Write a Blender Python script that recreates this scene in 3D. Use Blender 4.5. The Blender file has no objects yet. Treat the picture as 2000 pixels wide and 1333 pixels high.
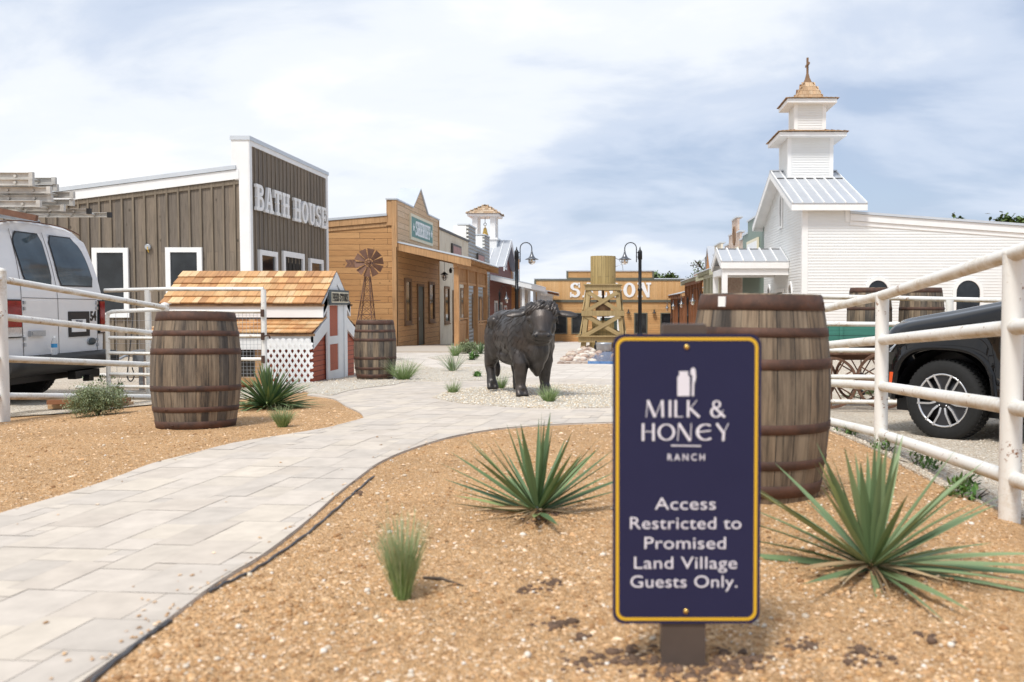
import bpy, bmesh, math, random
from mathutils import Vector, Matrix, noise as mnoise
random.seed(7)
R = math.radians
PI = math.pi
scene = bpy.context.scene
COL = scene.collection

# ------------------------------------------------------------------ camera
FPX, VPX, HZ, CAMZ = 1750.0, 1200.0, 597.0, 0.9
PITCH = math.atan((666.5 - HZ) / FPX)
cam_data = bpy.data.cameras.new('camera')
cam = bpy.data.objects.new('camera', cam_data)
COL.objects.link(cam)
cam.location = (0, 0, CAMZ)
cam.rotation_euler = (PI / 2 - PITCH, 0, 0)
cam_data.sensor_width = 36.0
cam_data.lens = 36.0 * FPX / 2000.0
cam_data.shift_x = -(VPX - 1000.0) / 2000.0
cam_data.clip_start = 0.05
cam_data.clip_end = 3000
cam_data.dof.use_dof = True
cam_data.dof.focus_distance = 11.5
cam_data.dof.aperture_fstop = 3.2
scene.camera = cam
RC = Matrix.Rotation(PI / 2 - PITCH, 3, 'X')

# ------------------------------------------------------------------ exposure
scene.view_settings.view_transform = 'Standard'
scene.view_settings.look = 'None'
scene.view_settings.exposure = 0.27
scene.view_settings.gamma = 1.0
scene.render.engine = 'CYCLES'
scene.cycles.use_denoising = True
scene.cycles.max_bounces = 6

# ------------------------------------------------------------------ light and sky
SUN_EL, SUN_AZ = R(58), R(203)      # azimuth clockwise from +Y (down the street)
sd = Vector((math.sin(SUN_AZ) * math.cos(SUN_EL), math.cos(SUN_AZ) * math.cos(SUN_EL), math.sin(SUN_EL)))
sun_data = bpy.data.lights.new('sun', 'SUN')
sun_data.energy = 2.7
sun_data.angle = R(13)
sun_data.color = (1.0, 0.965, 0.91)
sun = bpy.data.objects.new('sun', sun_data)
COL.objects.link(sun)
sun.rotation_euler = sd.to_track_quat('Z', 'Y').to_euler()

world = bpy.data.worlds.new('World')
scene.world = world
world.use_nodes = True


def nodes_world():
    nt = world.node_tree
    nt.nodes.clear()
    N, L = nt.nodes.new, nt.links.new
    out = N('ShaderNodeOutputWorld')
    sky = N('ShaderNodeTexSky')
    sky.sky_type = 'NISHITA'
    sky.sun_disc = False
    sky.sun_elevation = SUN_EL
    sky.sun_rotation = SUN_AZ
    sky.air_density = 1.0
    sky.dust_density = 1.5
    bg1 = N('ShaderNodeBackground')
    bg1.inputs['Strength'].default_value = 0.13
    L(sky.outputs[0], bg1.inputs['Color'])
    # cloud deck: direction projected on a flat layer overhead
    tc = N('ShaderNodeTexCoord')
    sep = N('ShaderNodeSeparateXYZ')
    L(tc.outputs['Generated'], sep.inputs[0])
    zc = N('ShaderNodeMath'); zc.operation = 'MAXIMUM'; zc.inputs[1].default_value = 0.0
    L(sep.outputs['Z'], zc.inputs[0])
    za = N('ShaderNodeMath'); za.operation = 'ADD'; za.inputs[1].default_value = 0.34
    L(zc.outputs[0], za.inputs[0])
    dx = N('ShaderNodeMath'); dx.operation = 'DIVIDE'
    dy = N('ShaderNodeMath'); dy.operation = 'DIVIDE'
    L(sep.outputs['X'], dx.inputs[0]); L(za.outputs[0], dx.inputs[1])
    L(sep.outputs['Y'], dy.inputs[0]); L(za.outputs[0], dy.inputs[1])
    cb = N('ShaderNodeCombineXYZ')
    L(dx.outputs[0], cb.inputs['X']); L(dy.outputs[0], cb.inputs['Y'])

    def noise(scale, detail, rough, loc, dist=0.0):
        mp = N('ShaderNodeMapping')
        mp.inputs['Location'].default_value = loc
        mp.inputs['Rotation'].default_value = (0, 0, R(25))
        mp.inputs['Scale'].default_value = (0.75, 1.25, 1)
        L(cb.outputs[0], mp.inputs['Vector'])
        t = N('ShaderNodeTexNoise')
        t.inputs['Scale'].default_value = scale
        t.inputs['Detail'].default_value = detail
        t.inputs['Roughness'].default_value = rough
        t.inputs['Distortion'].default_value = dist
        L(mp.outputs[0], t.inputs['Vector'])
        return t

    def ramp(src, stops):
        r = N('ShaderNodeValToRGB')
        r.color_ramp.interpolation = 'EASE'
        while len(r.color_ramp.elements) < len(stops):
            r.color_ramp.elements.new(0.5)
        for e, (p, c) in zip(r.color_ramp.elements, stops):
            e.position = p
            e.color = (c[0], c[1], c[2], 1)
        L(src, r.inputs[0])
        return r
    n1 = noise(1.25, 5, 0.5, (3.3, 1.9, 0), 0.2)
    n2 = noise(3.0, 6, 0.55, (7.1, 4.2, 0), 0.3)
    # bank across the picture: whiter to the left of the street, greyer to the right
    gx = N('ShaderNodeMath'); gx.operation = 'MULTIPLY_ADD'
    gx.inputs[1].default_value = -0.13; gx.inputs[2].default_value = -0.03
    L(dx.outputs[0], gx.inputs[0])
    gc = N('ShaderNodeClamp'); gc.inputs['Min'].default_value = -0.075; gc.inputs['Max'].default_value = 0.12
    L(gx.outputs[0], gc.inputs['Value'])
    mixn = N('ShaderNodeMath'); mixn.operation = 'MULTIPLY_ADD'
    mixn.inputs[1].default_value = 0.62
    L(n1.outputs['Fac'], mixn.inputs[0])
    n2s = N('ShaderNodeMath'); n2s.operation = 'MULTIPLY_ADD'; n2s.inputs[1].default_value = 0.38
    L(n2.outputs['Fac'], n2s.inputs[0]); L(gc.outputs[0], n2s.inputs[2])
    L(n2s.outputs[0], mixn.inputs[2])
    cr = ramp(mixn.outputs[0], [(0.36, (0.42, 0.50, 0.65)), (0.46, (0.57, 0.64, 0.765)), (0.57, (0.78, 0.815, 0.865)), (0.70, (0.96, 0.95, 0.94))])
    bg2 = N('ShaderNodeBackground')
    L(cr.outputs[0], bg2.inputs['Color'])
    bg2.inputs['Strength'].default_value = 1.0
    fac = ramp(mixn.outputs[0], [(0.30, (0.72,) * 3), (0.5, (0.97,) * 3)])
    mx = N('ShaderNodeMixShader')
    L(fac.outputs[0], mx.inputs[0])
    L(bg1.outputs[0], mx.inputs[1]); L(bg2.outputs[0], mx.inputs[2])
    L(mx.outputs[0], out.inputs[0])


nodes_world()


# ------------------------------------------------------------------ terrain and projection helpers
def sstep(a, b, x):
    t = min(1.0, max(0.0, (x - a) / (b - a)))
    return t * t * (3 - 2 * t)


_TP = [(-50, 0.0), (6, 0.0), (14, -0.25), (31, -0.55), (80, -2.35), (120, -2.9), (2000, -3.0)]


def T(x, y):
    """height of the ground"""
    b = _TP[-1][1]
    for (y0, z0), (y1, z1) in zip(_TP, _TP[1:]):
        if y <= y1:
            b = z0 + (z1 - z0) * (max(y, y0) - y0) / (y1 - y0)
            break
    b -= 0.36 * sstep(1.0, 3.2, x) * (1 - sstep(16, 26, y))
    b -= 0.12 * sstep(4, 6, -x) * (1 - sstep(14, 22, y))
    b += 0.06 * math.exp(-((x - 0.65) ** 2 + (y - 4.0) ** 2) / 0.5)
    return b


def ray(u, v):
    return (RC @ Vector(((u - VPX) / FPX, (666.5 - v) / FPX, -1.0))).normalized()


def at(u, v, Y):
    d = ray(u, v)
    t = Y / d.y
    return Vector((d.x * t, Y, CAMZ + d.z * t))


def gp(u, v):
    d = ray(u, v)
    lo, hi = 0.3, 400.0
    for _ in range(60):
        m = 0.5 * (lo + hi)
        p = d * m
        if CAMZ + p.z > T(p.x, p.y):
            lo = m
        else:
            hi = m
    p = d * lo
    return Vector((p.x, p.y, T(p.x, p.y)))


# ------------------------------------------------------------------ mesh builder
class MB:
    def __init__(self):
        self.v, self.f, self.uv, self.sm, self.col = [], [], [], [], []
        self.M = Matrix.Identity(4)
        self.cur = (1, 1, 1, 1)

    def face(self, pts, uvs=None, smooth=False):
        pts = [Vector(p) for p in pts]
        if uvs is None:
            n = Vector((0, 0, 0))
            for i in range(len(pts)):
                a, b = pts[i], pts[(i + 1) % len(pts)]
                n += Vector(((a.y - b.y) * (a.z + b.z), (a.z - b.z) * (a.x + b.x), (a.x - b.x) * (a.y + b.y)))
            ax, ay, az = abs(n.x), abs(n.y), abs(n.z)
            if az >= ax and az >= ay:
                uvs = [(p.x, p.y) for p in pts]
            elif ay >= ax:
                uvs = [(p.x, p.z) for p in pts]
            else:
                uvs = [(p.z, p.y) for p in pts] if self.flip else [(p.y, p.z) for p in pts]
        b = len(self.v)
        self.v += [self.M @ p for p in pts]
        self.f.append(list(range(b, b + len(pts))))
        self.uv.append(uvs)
        self.sm.append(smooth)
        self.col.append(self.cur)

    flip = False

    def grid(self, rows, smooth=True, uvs=None, close=False):
        """rows of equal length joined by quads with shared vertices"""
        b = len(self.v)
        n = len(rows[0])
        for r in rows:
            self.v += [self.M @ Vector(p) for p in r]
        m = n if close else n - 1
        for i in range(len(rows) - 1):
            for j in range(m):
                k = (j + 1) % n
                self.f.append([b + i * n + j, b + i * n + k, b + (i + 1) * n + k, b + (i + 1) * n + j])
                if uvs:
                    kk = j + 1
                    self.uv.append([uvs[i][j], uvs[i][kk], uvs[i + 1][kk], uvs[i + 1][j]])
                else:
                    self.uv.append([(rows[q][w][0] + rows[q][w][1], rows[q][w][2]) for q, w in ((i, j), (i, k), (i + 1, k), (i + 1, j))])
                self.sm.append(smooth)
                self.col.append(self.cur)

    def box(self, x0, y0, z0, x1, y1, z1):
        p = [(x0, y0, z0), (x1, y0, z0), (x1, y1, z0), (x0, y1, z0), (x0, y0, z1), (x1, y0, z1), (x1, y1, z1), (x0, y1, z1)]
        for q in ((3, 2, 1, 0), (4, 5, 6, 7), (0, 1, 5, 4), (1, 2, 6, 5), (2, 3, 7, 6), (3, 0, 4, 7)):
            self.face([p[i] for i in q])

    def prism(self, poly, w0, w1):
        """poly in local (x, z->second) plane: points (u, v) extruded along local third axis w"""
        a = [(p[0], p[1], w0) for p in poly]
        b = [(p[0], p[1], w1) for p in poly]
        self.face(list(b))
        self.face(list(reversed(a)))
        n = len(poly)
        for i in range(n):
            j = (i + 1) % n
            d = math.hypot(poly[j][0] - poly[i][0], poly[j][1] - poly[i][1])
            if abs(poly[j][0] - poly[i][0]) > abs(poly[j][1] - poly[i][1]):
                uv = [(poly[i][0], w0), (poly[j][0], w0), (poly[j][0], w1), (poly[i][0], w1)]
            else:
                uv = [(w0, poly[i][1]), (w0, poly[j][1]), (w1, poly[j][1]), (w1, poly[i][1])]
            self.face([a[i], a[j], b[j], b[i]], uv)

    def beam(self, p0, p1, w, h, up=(0, 0, 1), roll=0):
        """square beam between two points; w across, h along up"""
        p0, p1 = Vector(p0), Vector(p1)
        d = (p1 - p0)
        L = d.length
        d.normalize()
        up = Vector(up)
        if abs(d.dot(up)) > 0.98:
            up = Vector((0, 1, 0))
        s = d.cross(up).normalized()
        t = s.cross(d).normalized()
        c = []
        for q, e in ((p0, 0), (p1, L)):
            for a, b2 in ((-1, -1), (1, -1), (1, 1), (-1, 1)):
                c.append(q + s * (a * w / 2) + t * (b2 * h / 2))
        self.face([c[3], c[2], c[1], c[0]], [(0, 0), (w, 0), (w, h), (0, h)])
        self.face([c[4], c[5], c[6], c[7]], [(0, 0), (w, 0), (w, h), (0, h)])
        o = random.random() * 3
        for i in range(4):
            j = (i + 1) % 4
            ww = w if i % 2 == 0 else h
            self.face([c[i], c[j], c[j + 4], c[i + 4]], [(0 + i, o), (ww + i, o), (ww + i, o + L), (0 + i, o + L)])

    def tube(self, pts, r, n=10, cap=True, smooth=True):
        pts = [Vector(p) for p in pts]
        rs = r if isinstance(r, (list, tuple)) else [r] * len(pts)
        rows, uvs = [], []
        prev = None
        acc = 0.0
        for i, p in enumerate(pts):
            if i == 0:
                d = pts[1] - pts[0]
            elif i == len(pts) - 1:
                d = pts[-1] - pts[-2]
            else:
                d = (pts[i + 1] - p).normalized() + (p - pts[i - 1]).normalized()
            if d.length < 1e-9:
                d = Vector((0, 0, 1))
            d.normalize()
            if prev is None:
                ref = Vector((0, 0, 1)) if abs(d.z) < 0.95 else Vector((0, 1, 0))
                s = d.cross(ref).normalized()
            else:
                s = (prev - d * prev.dot(d))
                s = s.normalized() if s.length > 1e-6 else d.orthogonal().normalized()
            prev = s
            t = d.cross(s).normalized()
            if i:
                acc += (p - pts[i - 1]).length
            rows.append([p + (s * math.cos(2 * PI * k / n) + t * math.sin(2 * PI * k / n)) * rs[i] for k in range(n)])
            uvs.append([(k / n, acc) for k in range(n + 1)])
        self.grid(rows, smooth, uvs, close=True)
        if cap:
            self.face(list(reversed(rows[0])))
            self.face(rows[-1])

    def lathe(self, prof, n=24, c=(0, 0, 0), cap=True, smooth=True, a0=0.0):
        """profile (r, z) revolved about z at c"""
        rows, uvs = [], []
        rm = max(p[0] for p in prof)
        for r, z in prof:
            rows.append([(c[0] + r * math.cos(a0 + 2 * PI * k / n), c[1] + r * math.sin(a0 + 2 * PI * k / n), c[2] + z) for k in range(n)])
            uvs.append([(2 * PI * rm * k / n, z) for k in range(n + 1)])
        self.grid(rows, smooth, uvs, close=True)
        if cap:
            if prof[0][0] > 1e-4:
                self.face(list(reversed(rows[0])))
            if prof[-1][0] > 1e-4:
                self.face(rows[-1])

    def ball(self, c, rad, n=12, m=8, rot=None, smooth=True):
        rad = (rad,) * 3 if isinstance(rad, (int, float)) else rad
        c = Vector(c)
        rows = []
        for i in range(m + 1):
            th = PI * i / m
            row = []
            for k in range(n):
                ph = 2 * PI * k / n
                p = Vector((rad[0] * math.sin(th) * math.cos(ph), rad[1] * math.sin(th) * math.sin(ph), rad[2] * math.cos(th)))
                if rot is not None:
                    p = rot @ p
                row.append(c + p)
            rows.append(row)
        self.grid(rows, smooth, close=True)

    def add_mesh(self, me, M, smooth=False):
        for p in me.polygons:
            self_pts = [M @ me.vertices[i].co for i in p.vertices]
            self.face(self_pts, smooth=smooth)

    def build(self, name, mat, parent=None, world=False, label=None, merge=False):
        me = bpy.data.meshes.new(name)
        vs = self.v
        if world and parent is not None:
            inv = wmat(parent).inverted()
            vs = [inv @ p for p in vs]
        me.from_pydata([tuple(p) for p in vs], [], self.f)
        ul = me.uv_layers.new(name='UVMap')
        flat = [c for f in self.uv for p in f for c in (p[0], p[1])]
        if len(flat) == 2 * len(me.loops):
            ul.data.foreach_set('uv', flat)
        me.polygons.foreach_set('use_smooth', self.sm)
        if any(c != (1, 1, 1, 1) for c in self.col):
            at_ = me.color_attributes.new('tint', 'FLOAT_COLOR', 'CORNER')
            fl = []
            for f, c in zip(self.f, self.col):
                fl += list(c) * len(f)
            at_.data.foreach_set('color', fl)
        me.materials.append(mat)
        if merge:
            bm = bmesh.new(); bm.from_mesh(me)
            bmesh.ops.remove_doubles(bm, verts=bm.verts, dist=1e-5)
            bm.to_mesh(me); bm.free()
        me.update()
        o = bpy.data.objects.new(name, me)
        COL.objects.link(o)
        if parent is not None:
            o.parent = parent
        if label:
            o['label'] = label
        return o


def wmat(o):
    m = Matrix.LocRotScale(o.location, o.rotation_euler, o.scale)
    return wmat(o.parent) @ m if o.parent else m


def tag(o, label, cat, group=None):
    o['label'] = label
    o['category'] = cat
    if group:
        o['group'] = group
    return o


def thing(name, label, cat, loc=(0, 0, 0), rz=0.0, group=None):
    o = bpy.data.objects.new(name, None)
    o.empty_display_size = 0.2
    COL.objects.link(o)
    o.location = loc
    o.rotation_euler = (0, 0, rz)
    return tag(o, label, cat, group)


def copy_tree(o, parent=None):
    c = o.copy()
    COL.objects.link(c)
    if parent is not None:
        c.parent = parent
    for ch in list(o.children):
        copy_tree(ch, c)
    return c


def struct(o, kind='structure'):
    o['kind'] = kind
    return o


def frame(o, u, v, n):
    M = Matrix.Identity(4)
    for i in range(3):
        M[i][0], M[i][1], M[i][2], M[i][3] = u[i], v[i], n[i], o[i]
    return M


def F_left(x, y=0.0, z=0.0):     # a wall on the left of the street: u runs away from us, n faces the street
    return frame((x, y, z), (0, 1, 0), (0, 0, 1), (1, 0, 0))


def F_right(x, y=0.0, z=0.0):    # a wall on the right of the street: u runs towards us
    return frame((x, y, z), (0, -1, 0), (0, 0, 1), (-1, 0, 0))


def F_front(y, x=0.0, z=0.0):    # a wall that faces us
    return frame((x, y, z), (1, 0, 0), (0, 0, 1), (0, -1, 0))


def W(M):
    m = MB()
    m.M = M
    m.flip = True
    return m


# ------------------------------------------------------------------ materials
class NT:
    def __init__(self, name):
        self.m = bpy.data.materials.new(name)
        self.m.use_nodes = True
        self.t = self.m.node_tree
        self.b = self.t.nodes['Principled BSDF']

    def n(self, kind, **kw):
        o = self.t.nodes.new('ShaderNode' + kind)
        for k, v in kw.items():
            if hasattr(o, k):
                setattr(o, k, v)
            else:
                o.inputs[k.replace('_', ' ')].default_value = v
        return o

    def l(self, a, b):
        self.t.links.new(a, b)

    def uv(self, scale=(1, 1, 1), rot=0.0, loc=(0, 0, 0), coord='UV', rand=False):
        tc = self.n('TexCoord')
        mp = self.n('Mapping')
        mp.inputs['Scale'].default_value = scale
        mp.inputs['Rotation'].default_value = (0, 0, rot)
        mp.inputs['Location'].default_value = loc
        src = tc.outputs[coord]
        if rand:
            oi = self.n('ObjectInfo')
            mu = self.n('VectorMath', operation='SCALE')
            cx = self.n('CombineXYZ')
            self.l(oi.outputs['Random'], cx.inputs[0]); self.l(oi.outputs['Random'], cx.inputs[1])
            self.l(cx.outputs[0], mu.inputs[0]); mu.inputs['Scale'].default_value = 17.0
            ad = self.n('VectorMath', operation='ADD')
            self.l(src, ad.inputs[0]); self.l(mu.outputs[0], ad.inputs[1])
            src = ad.outputs[0]
        self.l(src, mp.inputs[0])
        return mp.outputs[0]

    def noise(self, vec, scale, detail=4, rough=0.55, dist=0.0):
        t = self.n('TexNoise')
        t.inputs['Scale'].default_value = scale
        t.inputs['Detail'].default_value = detail
        t.inputs['Roughness'].default_value = rough
        t.inputs['Distortion'].default_value = dist
        self.l(vec, t.inputs['Vector'])
        return t

    def ramp(self, src, stops, interp='LINEAR'):
        r = self.n('ValToRGB')
        r.color_ramp.interpolation = interp
        while len(r.color_ramp.elements) < len(stops):
            r.color_ramp.elements.new(0.5)
        for e, (p, c) in zip(r.color_ramp.elements, stops):
            e.position = p
            c = (c, c, c) if isinstance(c, (int, float)) else c
            e.color = (c[0], c[1], c[2], 1)
        self.l(src, r.inputs[0])
        return r.outputs[0]

    def mix(self, a, b, fac, mode='MIX'):
        m = self.n('Mix', data_type='RGBA', blend_type=mode)
        for s, i in ((fac, 0), (a, 6), (b, 7)):
            if isinstance(s, (int, float)):
                m.inputs[i].default_value = s
            elif isinstance(s, tuple):
                m.inputs[i].default_value = (s[0], s[1], s[2], 1)
            else:
                self.l(s, m.inputs[i])
        return m.outputs[2]

    def bump(self, h, strength=0.3, dist=0.01):
        b = self.n('Bump')
        b.inputs['Strength'].default_value = strength
        b.inputs['Distance'].default_value = dist
        self.l(h, b.inputs['Height'])
        self.l(b.outputs[0], self.b.inputs['Normal'])

    def done(self, col=None, rough=0.7, metal=0.0, spec=None):
        if col is not None:
            if isinstance(col, tuple):
                self.b.inputs['Base Color'].default_value = (col[0], col[1], col[2], 1)
            else:
                self.l(col, self.b.inputs['Base Color'])
        if isinstance(rough, (int, float)):
            self.b.inputs['Roughness'].default_value = rough
        else:
            self.l(rough, self.b.inputs['Roughness'])
        self.b.inputs['Metallic'].default_value = metal
        if spec is not None:
            self.b.inputs['Specular IOR Level'].default_value = spec
        return self.m


def srgb(r, g, b):
    f = lambda c: (c / 255.0 / 12.92) if c / 255.0 <= 0.04045 else ((c / 255.0 + 0.055) / 1.055) ** 2.4
    return (f(r), f(g), f(b))


def m_plain(name, c, rough=0.6, metal=0.0, var=0.12, scale=6.0, spec=None):
    k = NT(name)
    v = k.uv(coord='Object', rand=True)
    n = k.noise(v, scale, 5, 0.6)
    lo = tuple(x * (1 - var) for x in c)
    hi = tuple(min(1, x * (1 + var)) for x in c)
    return k.done(k.ramp(n.outputs[0], [(0.3, lo), (0.7, hi)]), rough, metal, spec)


def m_planks(name, c1, c2, bw, length=2.4, vertical=False, dark=(0.05, 0.03, 0.015), gap=0.006, grain=0.35,
             knots=0.0, rough=0.75, stain=None, bumpd=0.006):
    """boards with their own tone, grain, knots and dark joints, laid along u (or up v)"""
    k = NT(name)
    uv = k.uv(rot=R(90) if vertical else 0.0)
    br = k.n('TexBrick')
    br.offset = 0.37
    br.offset_frequency = 2
    br.inputs['Scale'].default_value = 1.0
    br.inputs['Brick Width'].default_value = length
    br.inputs['Row Height'].default_value = bw
    br.inputs['Mortar Size'].default_value = gap
    br.inputs['Mortar Smooth'].default_value = 0.2
    br.inputs['Color1'].default_value = (*c1, 1)
    br.inputs['Color2'].default_value = (*c2, 1)
    br.inputs['Mortar'].default_value = (*dark, 1)
    k.l(uv, br.inputs['Vector'])
    mp = k.n('Mapping')
    mp.inputs['Scale'].default_value = (1.2, 22, 1)
    k.l(uv, mp.inputs[0])
    g = k.noise(mp.outputs[0], 1.6, 6, 0.65, 0.6)
    gr = k.ramp(g.outputs[0], [(0.25, 1 - grain), (0.55, 1.0), (0.8, 1 + grain * 0.25)])
    col = k.mix(br.outputs['Color'], gr, 1.0, 'MULTIPLY')
    if knots:
        mp2 = k.n('Mapping'); mp2.inputs['Scale'].default_value = (1.0, 1.6, 1)
        k.l(uv, mp2.inputs[0])
        vo = k.n('TexVoronoi'); vo.inputs['Scale'].default_value = knots
        k.l(mp2.outputs[0], vo.inputs['Vector'])
        kn = k.ramp(vo.outputs['Distance'], [(0.05, 1.0), (0.12, 0.0)])
        col = k.mix(col, tuple(x * 0.35 for x in c1), kn)
    if stain:
        n2 = k.noise(k.uv(), 1.1, 5, 0.6)
        col = k.mix(col, stain, k.ramp(n2.outputs[0], [(0.48, 0.0), (0.7, 0.65)]))
    hb = k.mix(k.ramp(br.outputs['Fac'], [(0, 1.0), (1, 0.0)]), g.outputs[0], 0.25)
    k.bump(hb, 0.6, bumpd)
    return k.done(col, rough)


def m_siding(name, c, bw, var=0.05, rough=0.55):
    """painted lap boards: the lap itself is in the mesh, this is the paint"""
    k = NT(name)
    uv = k.uv()
    mp = k.n('Mapping'); mp.inputs['Scale'].default_value = (0.6, 14, 1)
    k.l(uv, mp.inputs[0])
    g = k.noise(mp.outputs[0], 2.0, 5, 0.6)
    n2 = k.noise(uv, 0.9, 4, 0.5)
    lo = tuple(x * (1 - var) for x in c)
    a = k.ramp(g.outputs[0], [(0.3, lo), (0.7, c)])
    col = k.mix(a, tuple(x * 0.93 * y for x, y in zip(c, (1, 0.98, 0.95))), k.ramp(n2.outputs[0], [(0.45, 0), (0.75, 0.5)]))
    k.bump(g.outputs[0], 0.1, 0.004)
    return k.done(col, rough)


def m_corrugated(name, c, pitch=0.09, horizontal=True, metal=0.4, rough=0.45):
    k = NT(name)
    uv = k.uv(rot=0 if not horizontal else R(90))
    w = k.n('TexWave'); w.wave_type = 'BANDS'; w.bands_direction = 'X'; w.wave_profile = 'SIN'
    w.inputs['Scale'].default_value = 0.314 / pitch
    w.inputs['Distortion'].default_value = 0
    k.l(uv, w.inputs['Vector'])
    n = k.noise(uv, 3.0, 4, 0.6)
    col = k.ramp(n.outputs[0], [(0.3, tuple(x * 0.82 for x in c)), (0.7, c)])
    k.bump(w.outputs[0], 1.0, 0.05)
    return k.done(col, rough, metal)


def m_roofmetal(name, c=(0.78, 0.79, 0.8)):
    k = NT(name)
    uv = k.uv(coord='Object')
    n = k.noise(uv, 1.5, 4, 0.6)
    return k.done(k.ramp(n.outputs[0], [(0.3, tuple(x * 0.9 for x in c)), (0.7, c)]), 0.42, 0.25)


def m_pipe(name, under):
    """old white paint on pipe: chips of rust and brown grime"""
    k = NT(name)
    v = k.uv(coord='Object', rand=True)
    uv = k.uv()
    n1 = k.noise(v, 5.0, 8, 0.68)
    n2 = k.noise(v, 38.0, 6, 0.7)
    n3 = k.noise(v, 2.2, 3, 0.5)
    mm = k.n('Math', operation='MULTIPLY')
    k.l(n1.outputs[0], mm.inputs[0]); k.l(n2.outputs[0], mm.inputs[1])
    rust = k.ramp(mm.outputs[0], [(0.34, 0.0), (0.39, 1.0)])
    ad = k.n('Math', operation='MULTIPLY')
    k.l(n3.outputs[0], ad.inputs[0]); k.l(n2.outputs[0], ad.inputs[1])
    grime = k.ramp(ad.outputs[0], [(0.24, 0.0), (0.42, 0.55)])
    c = k.mix((0.80, 0.785, 0.74), (0.50, 0.40, 0.26), grime)
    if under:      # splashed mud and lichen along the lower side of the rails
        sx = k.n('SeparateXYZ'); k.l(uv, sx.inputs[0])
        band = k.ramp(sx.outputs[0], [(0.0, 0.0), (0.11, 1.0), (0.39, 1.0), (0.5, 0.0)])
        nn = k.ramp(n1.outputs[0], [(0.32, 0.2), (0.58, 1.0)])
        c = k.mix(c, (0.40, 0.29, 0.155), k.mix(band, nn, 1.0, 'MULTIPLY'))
    c = k.mix(c, (0.26, 0.12, 0.055), rust)
    k.bump(mm.outputs[0], 0.15, 0.004)
    return k.done(c, 0.5)


def m_barrel():
    k = NT('barrel_oak')
    uv = k.uv()
    br = k.n('TexBrick')
    br.offset = 0.0
    for a, b in (('Scale', 1.0), ('Brick Width', 5.0), ('Row Height', 0.082), ('Mortar Size', 0.0022), ('Mortar Smooth', 0.3)):
        br.inputs[a].default_value = b
    br.inputs['Color1'].default_value = (0.215, 0.155, 0.10, 1)
    br.inputs['Color2'].default_value = (0.085, 0.072, 0.06, 1)
    br.inputs['Mortar'].default_value = (0.012, 0.01, 0.008, 1)
    ro = k.uv(rot=R(90), loc=(2.5, 0, 0))
    k.l(ro, br.inputs['Vector'])
    v = k.uv(rand=True)
    mp = k.n('Mapping'); mp.inputs['Scale'].default_value = (60, 2.6, 1)
    k.l(v, mp.inputs[0])
    g = k.noise(mp.outputs[0], 1.0, 7, 0.7, 0.4)
    mp2 = k.n('Mapping'); mp2.inputs['Scale'].default_value = (9, 1.1, 1)
    k.l(v, mp2.inputs[0])
    s = k.noise(mp2.outputs[0], 1.0, 6, 0.65)
    col = k.mix(br.outputs['Color'], k.ramp(g.outputs[0], [(0.30, 0.22), (0.48, 0.9), (0.72, 1.55)]), 1.0, 'MULTIPLY')
    col = k.mix(col, (0.40, 0.315, 0.215), k.ramp(s.outputs[0], [(0.52, 0.0), (0.70, 0.6)]))
    col = k.mix(col, (0.028, 0.023, 0.02), k.ramp(s.outputs[0], [(0.36, 0.92), (0.49, 0.0)]))
    h = k.mix(g.outputs[0], k.ramp(br.outputs['Fac'], [(0, 1.0), (1, 0.0)]), 0.5)
    k.bump(h, 0.6, 0.006)
    return k.done(col, 0.75)


def m_rust(name='rusty_hoop', c1=(0.034, 0.025, 0.022), c2=(0.118, 0.056, 0.036)):
    k = NT(name)
    v = k.uv(coord='Object', rand=True)
    n = k.noise(v, 7, 8, 0.72)
    n2 = k.noise(v, 90, 4, 0.7)
    c = k.ramp(n.outputs[0], [(0.3, c1), (0.6, c2), (0.8, (0.09, 0.075, 0.07))])
    c = k.mix(c, (0.30, 0.22, 0.17), k.ramp(n2.outputs[0], [(0.66, 0), (0.75, 0.7)]))
    k.bump(n2.outputs[0], 0.3, 0.003)
    return k.done(c, 0.7, 0.25)


def m_mulch():
    k = NT('tan_mulch')
    v = k.uv(coord='Object')
    big = k.noise(v, 0.9, 5, 0.6)
    mid = k.noise(v, 7.0, 7, 0.68)
    vo = k.n('TexVoronoi'); vo.inputs['Scale'].default_value = 150
    vo.feature = 'F1'
    wv = k.n('VectorMath', operation='ADD')
    ns = k.noise(v, 22, 3, 0.6)
    sc = k.n('VectorMath', operation='SCALE'); sc.inputs['Scale'].default_value = 0.03
    k.l(ns.outputs['Color'], sc.inputs[0]); k.l(v, wv.inputs[0]); k.l(sc.outputs[0], wv.inputs[1])
    mpv = k.n('Mapping'); mpv.inputs['Scale'].default_value = (1, 0.55, 1); mpv.inputs['Rotation'].default_value = (0, 0, 0.7)
    k.l(wv.outputs[0], mpv.inputs[0])
    k.l(mpv.outputs[0], vo.inputs['Vector'])
    sp = k.n('SeparateColor')
    k.l(vo.outputs['Color'], sp.inputs[0])
    chip = k.ramp(sp.outputs[0], [(0.0, (0.27, 0.14, 0.06)), (0.2, (0.50, 0.28, 0.125)), (0.6, (0.65, 0.395, 0.195)), (0.85, (0.75, 0.51, 0.295)), (1.0, (0.82, 0.67, 0.49))])
    c = k.mix(chip, k.ramp(mid.outputs[0], [(0.3, (0.49, 0.275, 0.125)), (0.65, (0.69, 0.425, 0.21))]), 0.5)
    c = k.mix(c, k.ramp(big.outputs[0], [(0.3, 0.90), (0.7, 1.18)]), 1.0, 'MULTIPLY')
    hh = k.mix(vo.outputs['Distance'], mid.outputs[0], 0.6)
    k.bump(hh, 0.9, 0.035)
    return k.done(c, 0.9, spec=0.2)


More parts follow.
